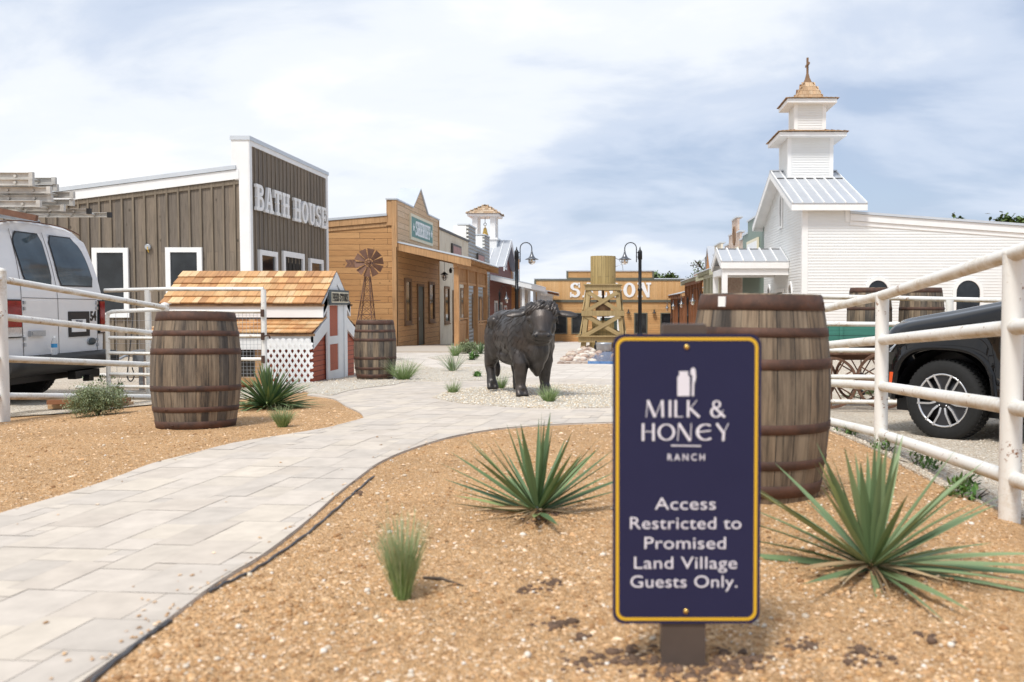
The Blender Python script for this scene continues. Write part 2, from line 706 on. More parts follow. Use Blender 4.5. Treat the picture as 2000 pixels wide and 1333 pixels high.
def m_gravel(name, c1, c2, c3, scale=42):
    k = NT(name)
    v = k.uv(coord='Object')
    vo = k.n('TexVoronoi'); vo.inputs['Scale'].default_value = scale
    k.l(v, vo.inputs['Vector'])
    sp = k.n('SeparateColor'); k.l(vo.outputs['Color'], sp.inputs[0])
    c = k.ramp(sp.outputs[0], [(0, c1), (0.5, c2), (1, c3)])
    edge = k.ramp(vo.outputs['Distance'], [(0.4, 1.0), (0.9, 0.75)])
    c = k.mix(c, edge, 1.0, 'MULTIPLY')
    n = k.noise(v, 0.8, 5, 0.6)
    c = k.mix(c, k.ramp(n.outputs[0], [(0.3, 0.86), (0.7, 1.08)]), 1.0, 'MULTIPLY')
    k.bump(k.ramp(vo.outputs['Distance'], [(0.0, 1.0), (0.8, 0.0)]), 0.9, 0.02)
    return k.done(c, 0.85, spec=0.2)


def m_pavers():
    k = NT('paving_slabs')
    v = k.uv(coord='Object', rot=R(90) + R(5))
    br = k.n('TexBrick')
    br.offset = 0.42
    br.squash = 0.72
    br.squash_frequency = 3
    for a, b in (('Scale', 1.0), ('Brick Width', 0.40), ('Row Height', 0.285), ('Mortar Size', 0.0032), ('Mortar Smooth', 0.4)):
        br.inputs[a].default_value = b
    br.inputs['Color1'].default_value = (0.56, 0.50, 0.435, 1)
    br.inputs['Color2'].default_value = (0.66, 0.595, 0.52, 1)
    br.inputs['Mortar'].default_value = (0.40, 0.315, 0.23, 1)
    k.l(v, br.inputs['Vector'])
    o = k.uv(coord='Object')
    n = k.noise(o, 3.0, 6, 0.65)
    n2 = k.noise(o, 55, 4, 0.7)
    c = k.mix(br.outputs['Color'], k.ramp(n.outputs[0], [(0.3, 0.90), (0.7, 1.08)]), 1.0, 'MULTIPLY')
    c = k.mix(c, (0.47, 0.36, 0.24), k.ramp(n2.outputs[0], [(0.62, 0.0), (0.76, 0.35)]))
    h = k.mix(k.ramp(br.outputs['Fac'], [(0, 1.0), (1, 0.0)]), n2.outputs[0], 0.2)
    k.bump(h, 0.5, 0.006)
    return k.done(c, 0.8, spec=0.25)


def m_leaf(name, c1, c2, tip=None, rough=0.5):
    k = NT(name)
    at_ = k.n('VertexColor'); at_.layer_name = 'tint'
    v = k.uv()
    mp = k.n('Mapping'); mp.inputs['Scale'].default_value = (180, 1.5, 1)
    k.l(v, mp.inputs[0])
    n = k.noise(mp.outputs[0], 1.0, 4, 0.6)
    sp = k.n('SeparateColor'); k.l(at_.outputs[0], sp.inputs[0])
    c = k.mix(c1, c2, sp.outputs[0])
    if tip:
        c = k.mix(c, tip, sp.outputs[1])
    c = k.mix(c, k.ramp(n.outputs[0], [(0.3, 0.8), (0.7, 1.15)]), 1.0, 'MULTIPLY')
    m = k.done(c, rough, spec=0.35)
    return m


def m_tint(name, rough=0.8, var=0.15, scale=30):
    """colour given per face by the mesh, with a little noise"""
    k = NT(name)
    at_ = k.n('VertexColor'); at_.layer_name = 'tint'
    n = k.noise(k.uv(coord='Object'), scale, 4, 0.6)
    c = k.mix(at_.outputs[0], k.ramp(n.outputs[0], [(0.3, 1 - var), (0.7, 1 + var)]), 1.0, 'MULTIPLY')
    return k.done(c, rough, spec=0.2)


def m_shingle():
    k = NT('cedar_shingles')
    at_ = k.n('VertexColor'); at_.layer_name = 'tint'
    mp = k.n('Mapping'); mp.inputs['Scale'].default_value = (40, 2.5, 1)
    k.l(k.uv(), mp.inputs[0])
    g = k.noise(mp.outputs[0], 1.0, 6, 0.65, 0.4)
    c = k.mix(at_.outputs[0], k.ramp(g.outputs[0], [(0.28, 0.62), (0.55, 1.0), (0.8, 1.12)]), 1.0, 'MULTIPLY')
    k.bump(g.outputs[0], 0.4, 0.004)
    return k.done(c, 0.7)


def m_wood(name, c1, c2, rough=0.7, grain=0.4):
    """plain sawn timber, grain along v"""
    k = NT(name)
    v = k.uv(rand=True)
    mp = k.n('Mapping'); mp.inputs['Scale'].default_value = (26, 1.3, 1)
    k.l(v, mp.inputs[0])
    g = k.noise(mp.outputs[0], 1.0, 6, 0.65, 0.5)
    n = k.noise(v, 1.4, 3, 0.5)
    c = k.mix(k.ramp(g.outputs[0], [(0.28, tuple(x * (1 - grain) for x in c1)), (0.5, c1), (0.75, c2)]), k.ramp(n.outputs[0], [(0.3, 0.85), (0.7, 1.1)]), 1.0, 'MULTIPLY')
    k.bump(g.outputs[0], 0.3, 0.004)
    return k.done(c, rough)


def m_brick():
    k = NT('pink_brick')
    br = k.n('TexBrick')
    for a, b in (('Scale', 1.0), ('Brick Width', 0.24), ('Row Height', 0.085), ('Mortar Size', 0.012)):
        br.inputs[a].default_value = b
    br.inputs['Color1'].default_value = (0.50, 0.30, 0.22, 1)
    br.inputs['Color2'].default_value = (0.62, 0.48, 0.38, 1)
    br.inputs['Mortar'].default_value = (0.62, 0.57, 0.50, 1)
    v = k.uv()
    k.l(v, br.inputs['Vector'])
    n = k.noise(v, 2, 4)
    c = k.mix(br.outputs['Color'], k.ramp(n.outputs[0], [(0.3, 0.85), (0.7, 1.1)]), 1.0, 'MULTIPLY')
    return k.done(c, 0.85)


def m_stain_wall(name, base, stain):
    k = NT(name)
    v = k.uv()
    mp = k.n('Mapping'); mp.inputs['Scale'].default_value = (1.5, 0.7, 1)
    k.l(v, mp.inputs[0])
    n = k.noise(mp.outputs[0], 1.6, 7, 0.68, 0.4)
    c = k.ramp(n.outputs[0], [(0.35, base), (0.55, tuple(x * 0.9 for x in base)), (0.72, stain)])
    k.bump(n.outputs[0], 0.3, 0.01)
    return k.done(c, 0.85)


def m_bronze():
    k = NT('dark_bronze')
    v = k.uv(coord='Object')
    mp = k.n('Mapping'); mp.inputs['Scale'].default_value = (5, 14, 4.0); mp.inputs['Rotation'].default_value = (0.2, 0.6, 0.2)
    k.l(v, mp.inputs[0])
    n = k.noise(mp.outputs[0], 3.2, 7, 0.7, 0.8)
    n2 = k.noise(v, 3, 4, 0.6)
    c = k.mix(k.ramp(n.outputs[0], [(0.25, (0.044, 0.039, 0.037)), (0.55, (0.064, 0.058, 0.055)), (0.8, (0.10, 0.095, 0.092))]), (0.11, 0.082, 0.066), k.ramp(n2.outputs[0], [(0.45, 0), (0.7, 0.5)]))
    k.bump(n.outputs[0], 0.25, 0.012)
    return k.done(c, 0.40, 0.6)


def m_water():
    k = NT('pond_water')
    v = k.uv(coord='Object')
    n = k.noise(v, 5, 4, 0.6)
    k.bump(n.outputs[0], 0.35, 0.03)
    return k.done(k.ramp(n.outputs[0], [(0.35, (0.05, 0.13, 0.32)), (0.6, (0.14, 0.28, 0.52)), (0.75, (0.45, 0.55, 0.68))]), 0.12)


def m_glass(name, c=(0.01, 0.012, 0.014), rough=0.06):
    k = NT(name)
    n = k.noise(k.uv(coord='Object', rand=True), 2.2, 3, 0.5)
    k.bump(n.outputs[0], 0.04, 0.02)
    return k.done(k.ramp(n.outputs[0], [(0.35, c), (0.7, tuple(x * 2.2 + 0.004 for x in c))]), rough, 0.0, 0.5)


def m_clear(name):
    k = NT(name)
    k.b.inputs['Transmission Weight'].default_value = 1.0
    k.b.inputs['IOR'].default_value = 1.15
    return k.done((0.95, 0.97, 0.98), 0.05)


def m_carpaint(name, c, rough=0.12):
    k = NT(name)
    n = k.noise(k.uv(coord='Object'), 1.3, 3)
    k.b.inputs['Coat Weight'].default_value = 0.35
    k.b.inputs['Coat Roughness'].default_value = 0.04
    return k.done(k.ramp(n.outputs[0], [(0.3, tuple(x * 0.9 for x in c)), (0.7, c)]), rough, 0.0, 0.28)


def m_bull_hair():
    return m_bronze()


M_ = dict(
    mulch=m_mulch(), pavers=m_pavers(),
    gravel=m_gravel('pale_gravel', (0.62, 0.51, 0.37), (0.84, 0.75, 0.61), (0.94, 0.89, 0.81), 80),
    drive=m_gravel('drive_gravel', (0.54, 0.43, 0.31), (0.74, 0.63, 0.49), (0.86, 0.80, 0.70), 60),
    slab=m_stain_wall('porch_concrete', (0.52, 0.45, 0.37), (0.40, 0.28, 0.17)),
    rockbed=m_gravel('river_stones', (0.26, 0.17, 0.13), (0.44, 0.34, 0.27), (0.66, 0.58, 0.50), 11),
    water=m_water(),
    white=m_plain('white_paint', (0.84, 0.84, 0.83), 0.5, 0, 0.04, 3),
    white_lap=m_siding('white_lap_paint', (0.80, 0.81, 0.80), 0.11, 0.07),
    capmetal=m_roofmetal('cap_metal', (0.62, 0.66, 0.70)),
    roofmetal=m_roofmetal('roof_metal', (0.52, 0.54, 0.57)),
    batten=m_planks('grey_stained_boards', (0.245, 0.195, 0.145), (0.16, 0.135, 0.11), 0.28, 6.0, True, (0.05, 0.04, 0.03), 0.002, 0.45, 2.2),
    strip=m_wood('grey_stained_strip', (0.20, 0.16, 0.115), (0.25, 0.205, 0.15)),
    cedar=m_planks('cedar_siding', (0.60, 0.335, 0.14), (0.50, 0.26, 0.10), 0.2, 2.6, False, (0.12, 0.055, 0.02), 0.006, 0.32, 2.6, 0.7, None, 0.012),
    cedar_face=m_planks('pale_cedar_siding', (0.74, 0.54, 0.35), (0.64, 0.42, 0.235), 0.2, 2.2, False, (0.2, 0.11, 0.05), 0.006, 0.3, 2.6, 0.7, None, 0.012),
    cedar_trim=m_wood('cedar_trim', (0.50, 0.285, 0.13), (0.58, 0.36, 0.18)),
    porch_wood=m_wood('porch_timber', (0.48, 0.255, 0.11), (0.56, 0.33, 0.155)),
    porch_red=m_wood('red_brown_timber', (0.24, 0.09, 0.035), (0.30, 0.13, 0.055)),
    saloon_v=m_planks('saloon_upright_boards', (0.66, 0.41, 0.19), (0.58, 0.33, 0.13), 0.16, 4.0, True, (0.3, 0.15, 0.06), 0.004, 0.28, 3.0),
    saloon_h=m_planks('saloon_siding', (0.64, 0.38, 0.165), (0.55, 0.30, 0.115), 0.19, 2.4, False, (0.2, 0.09, 0.03), 0.008, 0.3, 2.8),
    olive=m_plain('olive_trim', (0.115, 0.115, 0.085), 0.6, 0, 0.1, 3),
    sage=m_plain('sage_paint', (0.44, 0.43, 0.31), 0.55, 0, 0.06, 3),
    green_wall=m_siding('green_lap_paint', (0.20, 0.27, 0.23), 0.15, 0.12),
    teal=m_plain('sign_teal', (0.13, 0.27, 0.235), 0.55, 0, 0.05, 3),
    cream=m_plain('cream_paint', (0.75, 0.68, 0.50), 0.55, 0, 0.04, 3),
    lime=m_stain_wall('limestone_plaster', (0.76, 0.68, 0.54), (0.55, 0.38, 0.21)),
    corr=m_corrugated('grey_corrugated', (0.36, 0.36, 0.345), 0.19),
    red_wall=m_siding('barn_red_paint', (0.19, 0.045, 0.033), 0.15, 0.15),
    red_feed=m_planks('feed_red_siding', (0.47, 0.105, 0.05), (0.41, 0.09, 0.043), 0.075, 4.0, False, (0.12, 0.03, 0.02), 0.005, 0.18, 0, 0.6),
    red_feed_v=m_planks('feed_red_boards', (0.52, 0.125, 0.055), (0.46, 0.105, 0.047), 0.06, 4.0, True, (0.2, 0.05, 0.03), 0.002, 0.18, 0, 0.6),
    orange_wall=m_planks('orange_siding', (0.60, 0.27, 0.07), (0.52, 0.22, 0.06), 0.19, 2.4, False, (0.25, 0.1, 0.03), 0.008, 0.25),
    brick=m_brick(),
    shingle=m_shingle(),
    glass=m_glass('dark_window_glass'),
    door_green=m_plain('dark_green_door', (0.04, 0.06, 0.045), 0.45, 0, 0.1, 3),
    frame_brown=m_wood('window_brown_trim', (0.23, 0.13, 0.065), (0.30, 0.18, 0.09)),
    frame_dark=m_plain('dark_frame', (0.07, 0.06, 0.05), 0.5, 0, 0.1, 3),
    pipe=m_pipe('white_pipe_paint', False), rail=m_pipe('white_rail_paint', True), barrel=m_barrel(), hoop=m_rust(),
    rust=m_rust('rusty_windmill', (0.12, 0.06, 0.042), (0.20, 0.105, 0.068)),
    black=m_plain('black_metal', (0.009, 0.009, 0.010), 0.38, 0.3, 0.15, 8),
    galv=m_plain('galvanised_steel', (0.46, 0.48, 0.5), 0.4, 0.7, 0.12, 9),
    lampmetal=m_plain('grey_lamp_metal', (0.16, 0.165, 0.175), 0.35, 0.7, 0.1, 9),
    clear=m_clear('clear_globe'),
    bulb=m_plain('warm_bulb_glass', (0.75, 0.6, 0.4), 0.3, 0, 0.05, 4),
    brass=m_plain('brass', (0.72, 0.48, 0.14), 0.3, 0.9, 0.1, 6),
    bronze=m_bronze(),
    pine=m_wood('treated_pine', (0.37, 0.265, 0.12), (0.47, 0.355, 0.18), 0.75, 0.3),
    pine_stave=m_planks('tank_boards', (0.46, 0.345, 0.15), (0.38, 0.275, 0.11), 0.12, 1.3, True, (0.1, 0.07, 0.03), 0.004, 0.3, 2.0),
    navy=m_plain('sign_navy', (0.021, 0.022, 0.062), 0.4, 0, 0.05, 5, 0.2),
    gold=m_plain('sign_gold', (0.70, 0.42, 0.02), 0.45, 0, 0.04, 5),
    letter=m_plain('sign_white', (0.72, 0.70, 0.76), 0.5, 0, 0.03, 9),
    postbrown=m_plain('sign_post_brown', (0.085, 0.062, 0.05), 0.55, 0, 0.12, 14),
    yucca=m_leaf('yucca_leaf', (0.065, 0.125, 0.06), (0.18, 0.27, 0.12), (0.30, 0.36, 0.13)),
    yucca_blue=m_leaf('grey_yucca_leaf', (0.115, 0.185, 0.085), (0.24, 0.32, 0.16), (0.34, 0.40, 0.16)),
    dry=m_leaf('dry_leaf', (0.34, 0.22, 0.11), (0.52, 0.38, 0.22)),
    grass=m_leaf('feather_grass', (0.12, 0.24, 0.05), (0.26, 0.38, 0.12), (0.50, 0.52, 0.34)),
    shrub=m_leaf('grey_green_leaf', (0.18, 0.23, 0.10), (0.34, 0.38, 0.22)),
    tree_leaf=m_leaf('oak_leaf', (0.045, 0.085, 0.02), (0.12, 0.17, 0.045)),
    weed=m_leaf('weed_leaf', (0.06, 0.15, 0.03), (0.16, 0.28, 0.07)),
    bark=m_wood('bark', (0.10, 0.075, 0.055), (0.16, 0.125, 0.095), 0.9),
    chips=m_tint('mulch_chip'), slabs=m_tint('paving_tops', 0.8, 0.10, 9), stones=m_tint('pebble_stone', 0.75, 0.1, 60),
    hose=m_plain('black_hose', (0.07, 0.07, 0.075), 0.5, 0, 0.3, 14),
    vanpaint=m_carpaint('white_van_paint', (0.82, 0.81, 0.80), 0.25),
    carblack=m_carpaint('black_car_paint', (0.004, 0.004, 0.005), 0.03),
    plastic=m_plain('black_plastic', (0.014, 0.014, 0.015), 0.55, 0, 0.15, 9),
    rubber=m_plain('tyre_rubber', (0.012, 0.012, 0.012), 0.85, 0, 0.2, 30),
    alloy=m_plain('machined_alloy', (0.72, 0.72, 0.74), 0.25, 0.85, 0.05, 9),
    darkalloy=m_plain('dark_alloy', (0.05, 0.05, 0.055), 0.35, 0.6, 0.1, 9),
    redlens=m_plain('red_lens', (0.24, 0.008, 0.014), 0.12, 0, 0.25, 9),
    orangelens=m_plain('orange_lens', (0.85, 0.10, 0.01), 0.2, 0, 0.05, 9),
    lens=m_plain('clear_lens', (0.55, 0.57, 0.6), 0.12, 0.5, 0.2, 30),
    vanglass=m_glass('van_window_glass', (0.035, 0.05, 0.06), 0.05),
    ladder=m_plain('ladder_aluminium', (0.56, 0.54, 0.50), 0.5, 0.35, 0.2, 7),
    wagon=m_planks('teal_wagon_boards', (0.055, 0.22, 0.17), (0.045, 0.18, 0.14), 0.16, 3.0, False, (0.02, 0.06, 0.05), 0.004, 0.3),
    wagonwood=m_wood('red_wagon_timber', (0.20, 0.105, 0.065), (0.30, 0.175, 0.11)),
    bottle=m_clear('bottle_plastic'), bottle_label=m_plain('bottle_blue', (0.05, 0.3, 0.6), 0.5, 0, 0.05, 9),
    lumber=m_wood('lumber', (0.55, 0.33, 0.16), (0.66, 0.45, 0.26)),
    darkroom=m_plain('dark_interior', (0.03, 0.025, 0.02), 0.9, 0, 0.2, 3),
    pinksign=m_plain('plaque_pink', (0.42, 0.24, 0.22), 0.6, 0, 0.2, 6),
    bluesign=m_plain('pale_blue_sign', (0.50, 0.60, 0.62), 0.6, 0, 0.1, 6),
    soil=m_plain('dark_soil', (0.13, 0.08, 0.052), 0.95, 0, 0.4, 40),
)


# ------------------------------------------------------------------ lettering
_TXT = {}


def text_mesh(body, size, depth, bold=0.0, space=1.0):
    if body in _TXT:
        return _TXT[body]
    cu = bpy.data.curves.new('t', 'FONT')
    cu.body = body
    cu.size = size
    cu.extrude = depth
    cu.offset = bold
    cu.space_character = space
    cu.align_x = 'CENTER'
    cu.resolution_u = 4
    ob = bpy.data.objects.new('t', cu)
    COL.objects.link(ob)
    dg = bpy.context.evaluated_depsgraph_get()
    me = bpy.data.meshes.new_from_object(ob.evaluated_get(dg))
    bpy.data.objects.remove(ob)
    _TXT[body] = me
    return me


# set the type while the scene is still empty
for _b in ('Access', 'Restricted to', 'Promised', 'Land Village', 'Guests Only.'):
    text_mesh(_b, 0.05, 0.0003, -0.0001, 1.03)
text_mesh('RANCH', 0.03, 0.0003, 0.0003, 1.5)
text_mesh('TEXAS', 0.05, 0.001, 0.001)
text_mesh('54', 0.17, 0.002, 0.006)


# ================================================================== SETTING: ground sheets
def relief(x, y):
    """loose lumps of the mulch near the camera, dying out at the path and the drive"""
    if y > 7.5 or y < 1.2 or abs(x) > 4.6:
        return 0.0
    k = min(1.0, (7.5 - y) / 1.5)
    e = dist_seg(x, y, PATH_R)
    if inside(court, x, y):
        return 0.0
    e = min(e, dist_seg(x, y, PATH_L))
    k *= min(1.0, max(0.0, (e - 0.03) / 0.15))
    if inside(drive, x, y) or inside(left_gravel, x, y):
        k = 0.0
    if k <= 0:
        return 0.0
    return k * (0.009 * mnoise.noise(Vector((x * 5, y * 5, 0))) + 0.006 * mnoise.noise(Vector((x * 17, y * 17, 4))) + 0.003 * mnoise.noise(Vector((x * 45, y * 45, 9))))


def TG(x, y):
    return T(x, y) + relief(x, y)


def build_ground():
    xs = [-400, -200, -100, -60, -40] + [-26 + 0.5 * i for i in range(43)] + [-4.5 + 0.04 * i for i in range(1, 188)] + [3.5 + 0.5 * i for i in range(0, 45)] + [40, 60, 100, 200, 400]
    ys = [-60, -30, -15, -8, -4, -1, 0, 0.6, 1.2] + [1.75 + 0.035 * i for i in range(0, 93)] + [5.0 + 0.1 * i for i in range(1, 30)] + [8.0 + 0.25 * i for i in range(0, 33)] + [16.5 + 0.5 * i for i in range(0, 140)] + [90, 100, 120, 160, 240, 400, 800, 1500]
    xs = sorted(set(round(v, 4) for v in xs)); ys = sorted(set(round(v, 4) for v in ys))
    bm = MB()
    bm.grid([[(x, y, TG(x, y)) for x in xs] for y in ys], True)
    return struct(bm.build('ground', M_['mulch']))


def inside(poly, x, y):
    c = False
    n = len(poly)
    for i in range(n):
        x0, y0 = poly[i][0], poly[i][1]
        x1, y1 = poly[(i + 1) % n][0], poly[(i + 1) % n][1]
        if (y0 > y) != (y1 > y) and x < (x1 - x0) * (y - y0) / (y1 - y0) + x0:
            c = not c
    return c


def dist_seg(px_, py_, line):
    best = 1e9
    for (ax, ay), (bx, by) in zip(line, line[1:]):
        dx, dy = bx - ax, by - ay
        L = dx * dx + dy * dy
        q = 0 if L == 0 else max(0, min(1, ((px_ - ax) * dx + (py_ - ay) * dy) / L))
        best = min(best, (px_ - ax - q * dx) ** 2 + (py_ - ay - q * dy) ** 2)
    return math.sqrt(best)


def smooth_line(pts, n=6):
    """Catmull-Rom through 2D points"""
    out = []
    P = [pts[0]] + list(pts) + [pts[-1]]
    for i in range(1, len(P) - 2):
        for k in range(n):
            t = k / n
            q = []
            for d in range(len(pts[0])):
                a, b, c, e = P[i - 1][d], P[i][d], P[i + 1][d], P[i + 2][d]
                q.append(0.5 * (2 * b + (c - a) * t + (2 * a - 5 * b + 4 * c - e) * t * t + (3 * b - a - 3 * c + e) * t ** 3))
            out.append(tuple(q))
    out.append(tuple(pts[-1]))
    return out


def px(pts):
    return [(p.x, p.y) for p in (gp(u, v) for u, v in pts)]


def sheet(name, poly, off, mat, step=0.5, kind='structure', skirt=0.06, far_step=None):
    bm = bmesh.new()
    vs = [bm.verts.new((x, y, 0)) for x, y in poly]
    f = bm.faces.new(vs)
    if f.normal.z < 0:
        f.normal_flip()
    bmesh.ops.triangulate(bm, faces=bm.faces[:])
    xs = [p[0] for p in poly]
    ys = [p[1] for p in poly]
    def cuts(lo, hi):
        c = math.ceil(lo / step) * step
        while c < hi:
            yield c
            c += step if c < 26 else 2.0
    for cx in cuts(min(xs), max(xs)):
        bmesh.ops.bisect_plane(bm, geom=bm.verts[:] + bm.edges[:] + bm.faces[:], plane_co=(cx, 0, 0), plane_no=(1, 0, 0))
    for cy in cuts(min(ys), max(ys)):
        bmesh.ops.bisect_plane(bm, geom=bm.verts[:] + bm.edges[:] + bm.faces[:], plane_co=(0, cy, 0), plane_no=(0, 1, 0))
    be = [e for e in bm.edges if len(e.link_faces) == 1]
    ex = bmesh.ops.extrude_edge_only(bm, edges=be)
    low = set(v for v in ex['geom'] if isinstance(v, bmesh.types.BMVert))
    for v in bm.verts:
        v.co.z = T(v.co.x, v.co.y) + (off if v not in low else off - skirt)
    bm.normal_update()
    me = bpy.data.meshes.new(name)
    bm.to_mesh(me)
    bm.free()
    me.materials.append(mat)
    o = bpy.data.objects.new(name, me)
    COL.objects.link(o)
    return struct(o, kind)



# the right edge of the path (curving round the bed in front of us), then its left edge coming back
PATH_R = smooth_line(px([(60, 1420), (170, 1333), (330, 1215), (430, 1140), (520, 1085), (600, 1022), (660, 968), (700, 937), (740, 908), (790, 885), (860, 862), (960, 842), (1080, 832), (1195, 828), (1330, 824), (1470, 815)]), 5)
PATH_L = smooth_line(px([(711, 819), (640, 838), (539, 855), (456, 869), (373, 890), (299, 909), (236, 933), (166, 958), (83, 983), (0, 1008), (-120, 1046), (-260, 1100)]), 5)
TIP = smooth_line(px([(600, 774), (650, 781), (676, 796), (702, 808), (711, 819)]), 4)
court = PATH_R + [(1.7, 9.5), (2.2, 18), (4.2, 30), (4.4, 79.5), (-7.3, 79.5), (-7.3, 24), (-5.5, 17)] + TIP[:-1] + PATH_L
sheet('path', court, 0.010, M_['pavers'])


def clip_convex(poly, win):
    """Sutherland-Hodgman: poly clipped to a convex counter-clockwise window"""
    out = poly
    for i in range(len(win)):
        ax, ay = win[i]; bx, by = win[(i + 1) % len(win)]
        f = lambda p: (bx - ax) * (p[1] - ay) - (by - ay) * (p[0] - ax)
        res = []
        for k in range(len(out)):
            p, q = out[k - 1], out[k]
            dp, dq = f(p), f(q)
            if (dp >= 0) != (dq >= 0):
                t = dp / (dp - dq)
                res.append((p[0] + (q[0] - p[0]) * t, p[1] + (q[1] - p[1]) * t))
            if dq >= 0:
                res.append(q)
        out = res
        if len(out) < 3:
            return []
    return out


def paving():
    """mixed sizes of concrete slabs laid on the near part of the path, worn and sandy in the joints"""
    rnd = random.Random(21)
    C, gap = 0.076, 0.0011
    rot = R(-5)
    ca, sa = math.cos(rot), math.sin(rot)
    nx, ny = 145, 184
    ox, oy = -5.6, 1.0
    used = set()
    m = MB()
    tones = [(0.545, 0.475, 0.40), (0.57, 0.50, 0.42), (0.60, 0.525, 0.435), (0.555, 0.49, 0.42), (0.58, 0.51, 0.435), (0.53, 0.47, 0.405)]
    for j in range(ny):
        for i in range(nx):
            if (i, j) in used:
                continue
            opts = [(2, 3), (2, 4), (2, 2), (3, 4), (2, 3), (3, 3), (3, 2)]
            rnd.shuffle(opts)
            opts.sort(key=lambda o: -(o[0] * o[1]) * rnd.random())
            for w, h in opts + [(1, 1)]:
                if all((i + a, j + b) not in used for a in range(w) for b in range(h)):
                    break
            for a in range(w):
                for b in range(h):
                    used.add((i + a, j + b))
            x0, y0, x1, y1 = i * C + gap, j * C + gap, (i + w) * C - gap, (j + h) * C - gap
            x0, x1, y0, y1 = ox + x0, ox + x1, oy + y0, oy + y1
            q = [(x * ca - y * sa - 0.3, x * sa + y * ca - 0.35) for x, y in ((x0, y0), (x1, y0), (x1, y1), (x0, y1))]
            if max(p[1] for p in q) > 14.0:
                continue
            cx_, cy_ = (q[0][0] + q[2][0]) / 2, (q[0][1] + q[2][1]) / 2
            ins = [inside(court, *p) for p in q]
            if not any(ins) and not inside(court, cx_, cy_):
                continue
            if not all(ins):
                q = clip_convex(court, q)
                if len(q) < 3:
                    continue
            c = rnd.choice(tones); k = rnd.uniform(0.97, 1.04)
            m.cur = (c[0] * k, c[1] * k, c[2] * k, 1)
            dz = 0.0128 + rnd.uniform(-0.0008, 0.0008)
            m.face([(x, y, T(x, y) + dz) for x, y in q])
    m.cur = (1, 1, 1, 1)
    return struct(m.build('paving', M_['slabs']))


paving()
left_gravel = px([(-90, 822), (0, 812), (60, 804), (150, 798), (300, 792), (465, 782), (590, 768)]) + [(-4.2, 13.0), (-4.2, 16), (-5.4, 20), (-7.2, 25), (-40, 25), (-40, 8.0)]
sheet('gravel_yard', left_gravel, 0.012, M_['drive'], 0.5)
bed = px([(585, 764), (600, 745), (697, 736), (772, 699), (810, 711), (860, 721), (960, 716), (1000, 722), (1012, 734), (960, 744), (880, 747), (800, 748), (770, 754), (725, 759), (676, 767), (650, 775), (620, 772)])
sheet('gravel_bed', smooth_line(bed + [bed[0]], 3)[:-1], 0.019, M_['gravel'])
bed2 = px([(835, 700), (880, 693), (960, 690), (1010, 698), (985, 709), (940, 712), (890, 711)])
sheet('gravel_strip', smooth_line(bed2 + [bed2[0]], 3)[:-1], 0.019, M_['gravel'])
isl = px([(845, 779), (875, 768), (930, 760), (1010, 755), (1120, 754), (1230, 758), (1320, 768), (1345, 782), (1280, 793), (1190, 799), (1080, 801), (980, 797), (895, 790)])
isl = smooth_line(isl + [isl[0]], 4)[:-1]
sheet('gravel_island', isl, 0.019, M_['gravel'])
drive = px([(2250, 1130), (1990, 1012), (1900, 978), (1823, 944), (1765, 913), (1682, 868), (1618, 842), (1560, 825), (1500, 812)]) + [(2.6, 18), (5, 29), (40, 30), (40, 2)]
build_ground()
sheet('gravel_drive', drive, 0.012, M_['drive'])
rocks_poly = px([(1088, 712), (1108, 698), (1150, 680), (1185, 669), (1290, 667), (1335, 690), (1320, 712)])
sheet('stone_bed', rocks_poly, 0.04, M_['rockbed'])
pond_poly = px([(1148, 712), (1156, 704), (1164, 697), (1178, 692), (1240, 691), (1290, 694), (1290, 713)])
sheet('pond_water', pond_poly, 0.065, M_['water'])
sheet('porch_floor', [(-7.45, 25.5), (-4.2, 25.5), (-4.5, 80), (-7.45, 80)], 0.05, M_['slab'], skirt=0.12)
sheet('boardwalk', [(4.2, 35), (7.0, 35), (7.0, 80), (4.4, 80)], 0.05, M_['slab'], skirt=0.12)


# ================================================================== WOODEN LETTERS
def ring(cx, cy, ro, ri, a0, a1, n=10):
    """pieces of an elliptic ring; ro, ri = (rx, ry)"""
    out = []
    for i in range(n):
        a, b = R(a0 + (a1 - a0) * i / n), R(a0 + (a1 - a0) * (i + 1) / n)
        out.append([(cx + ri[0] * math.cos(a), cy + ri[1] * math.sin(a)), (cx + ro[0] * math.cos(a), cy + ro[1] * math.sin(a)),
                    (cx + ro[0] * math.cos(b), cy + ro[1] * math.sin(b)), (cx + ri[0] * math.cos(b), cy + ri[1] * math.sin(b))])
    return out


def rc(x0, y0, x1, y1):
    return [(x0, y0), (x1, y0), (x1, y1), (x0, y1)]


def spur(xl, xr, y=0.5, s=0.045):
    return [[(xl, y - s), (xl, y + s), (xl - s, y)], [(xr, y - s), (xr + s, y), (xr, y + s)]]


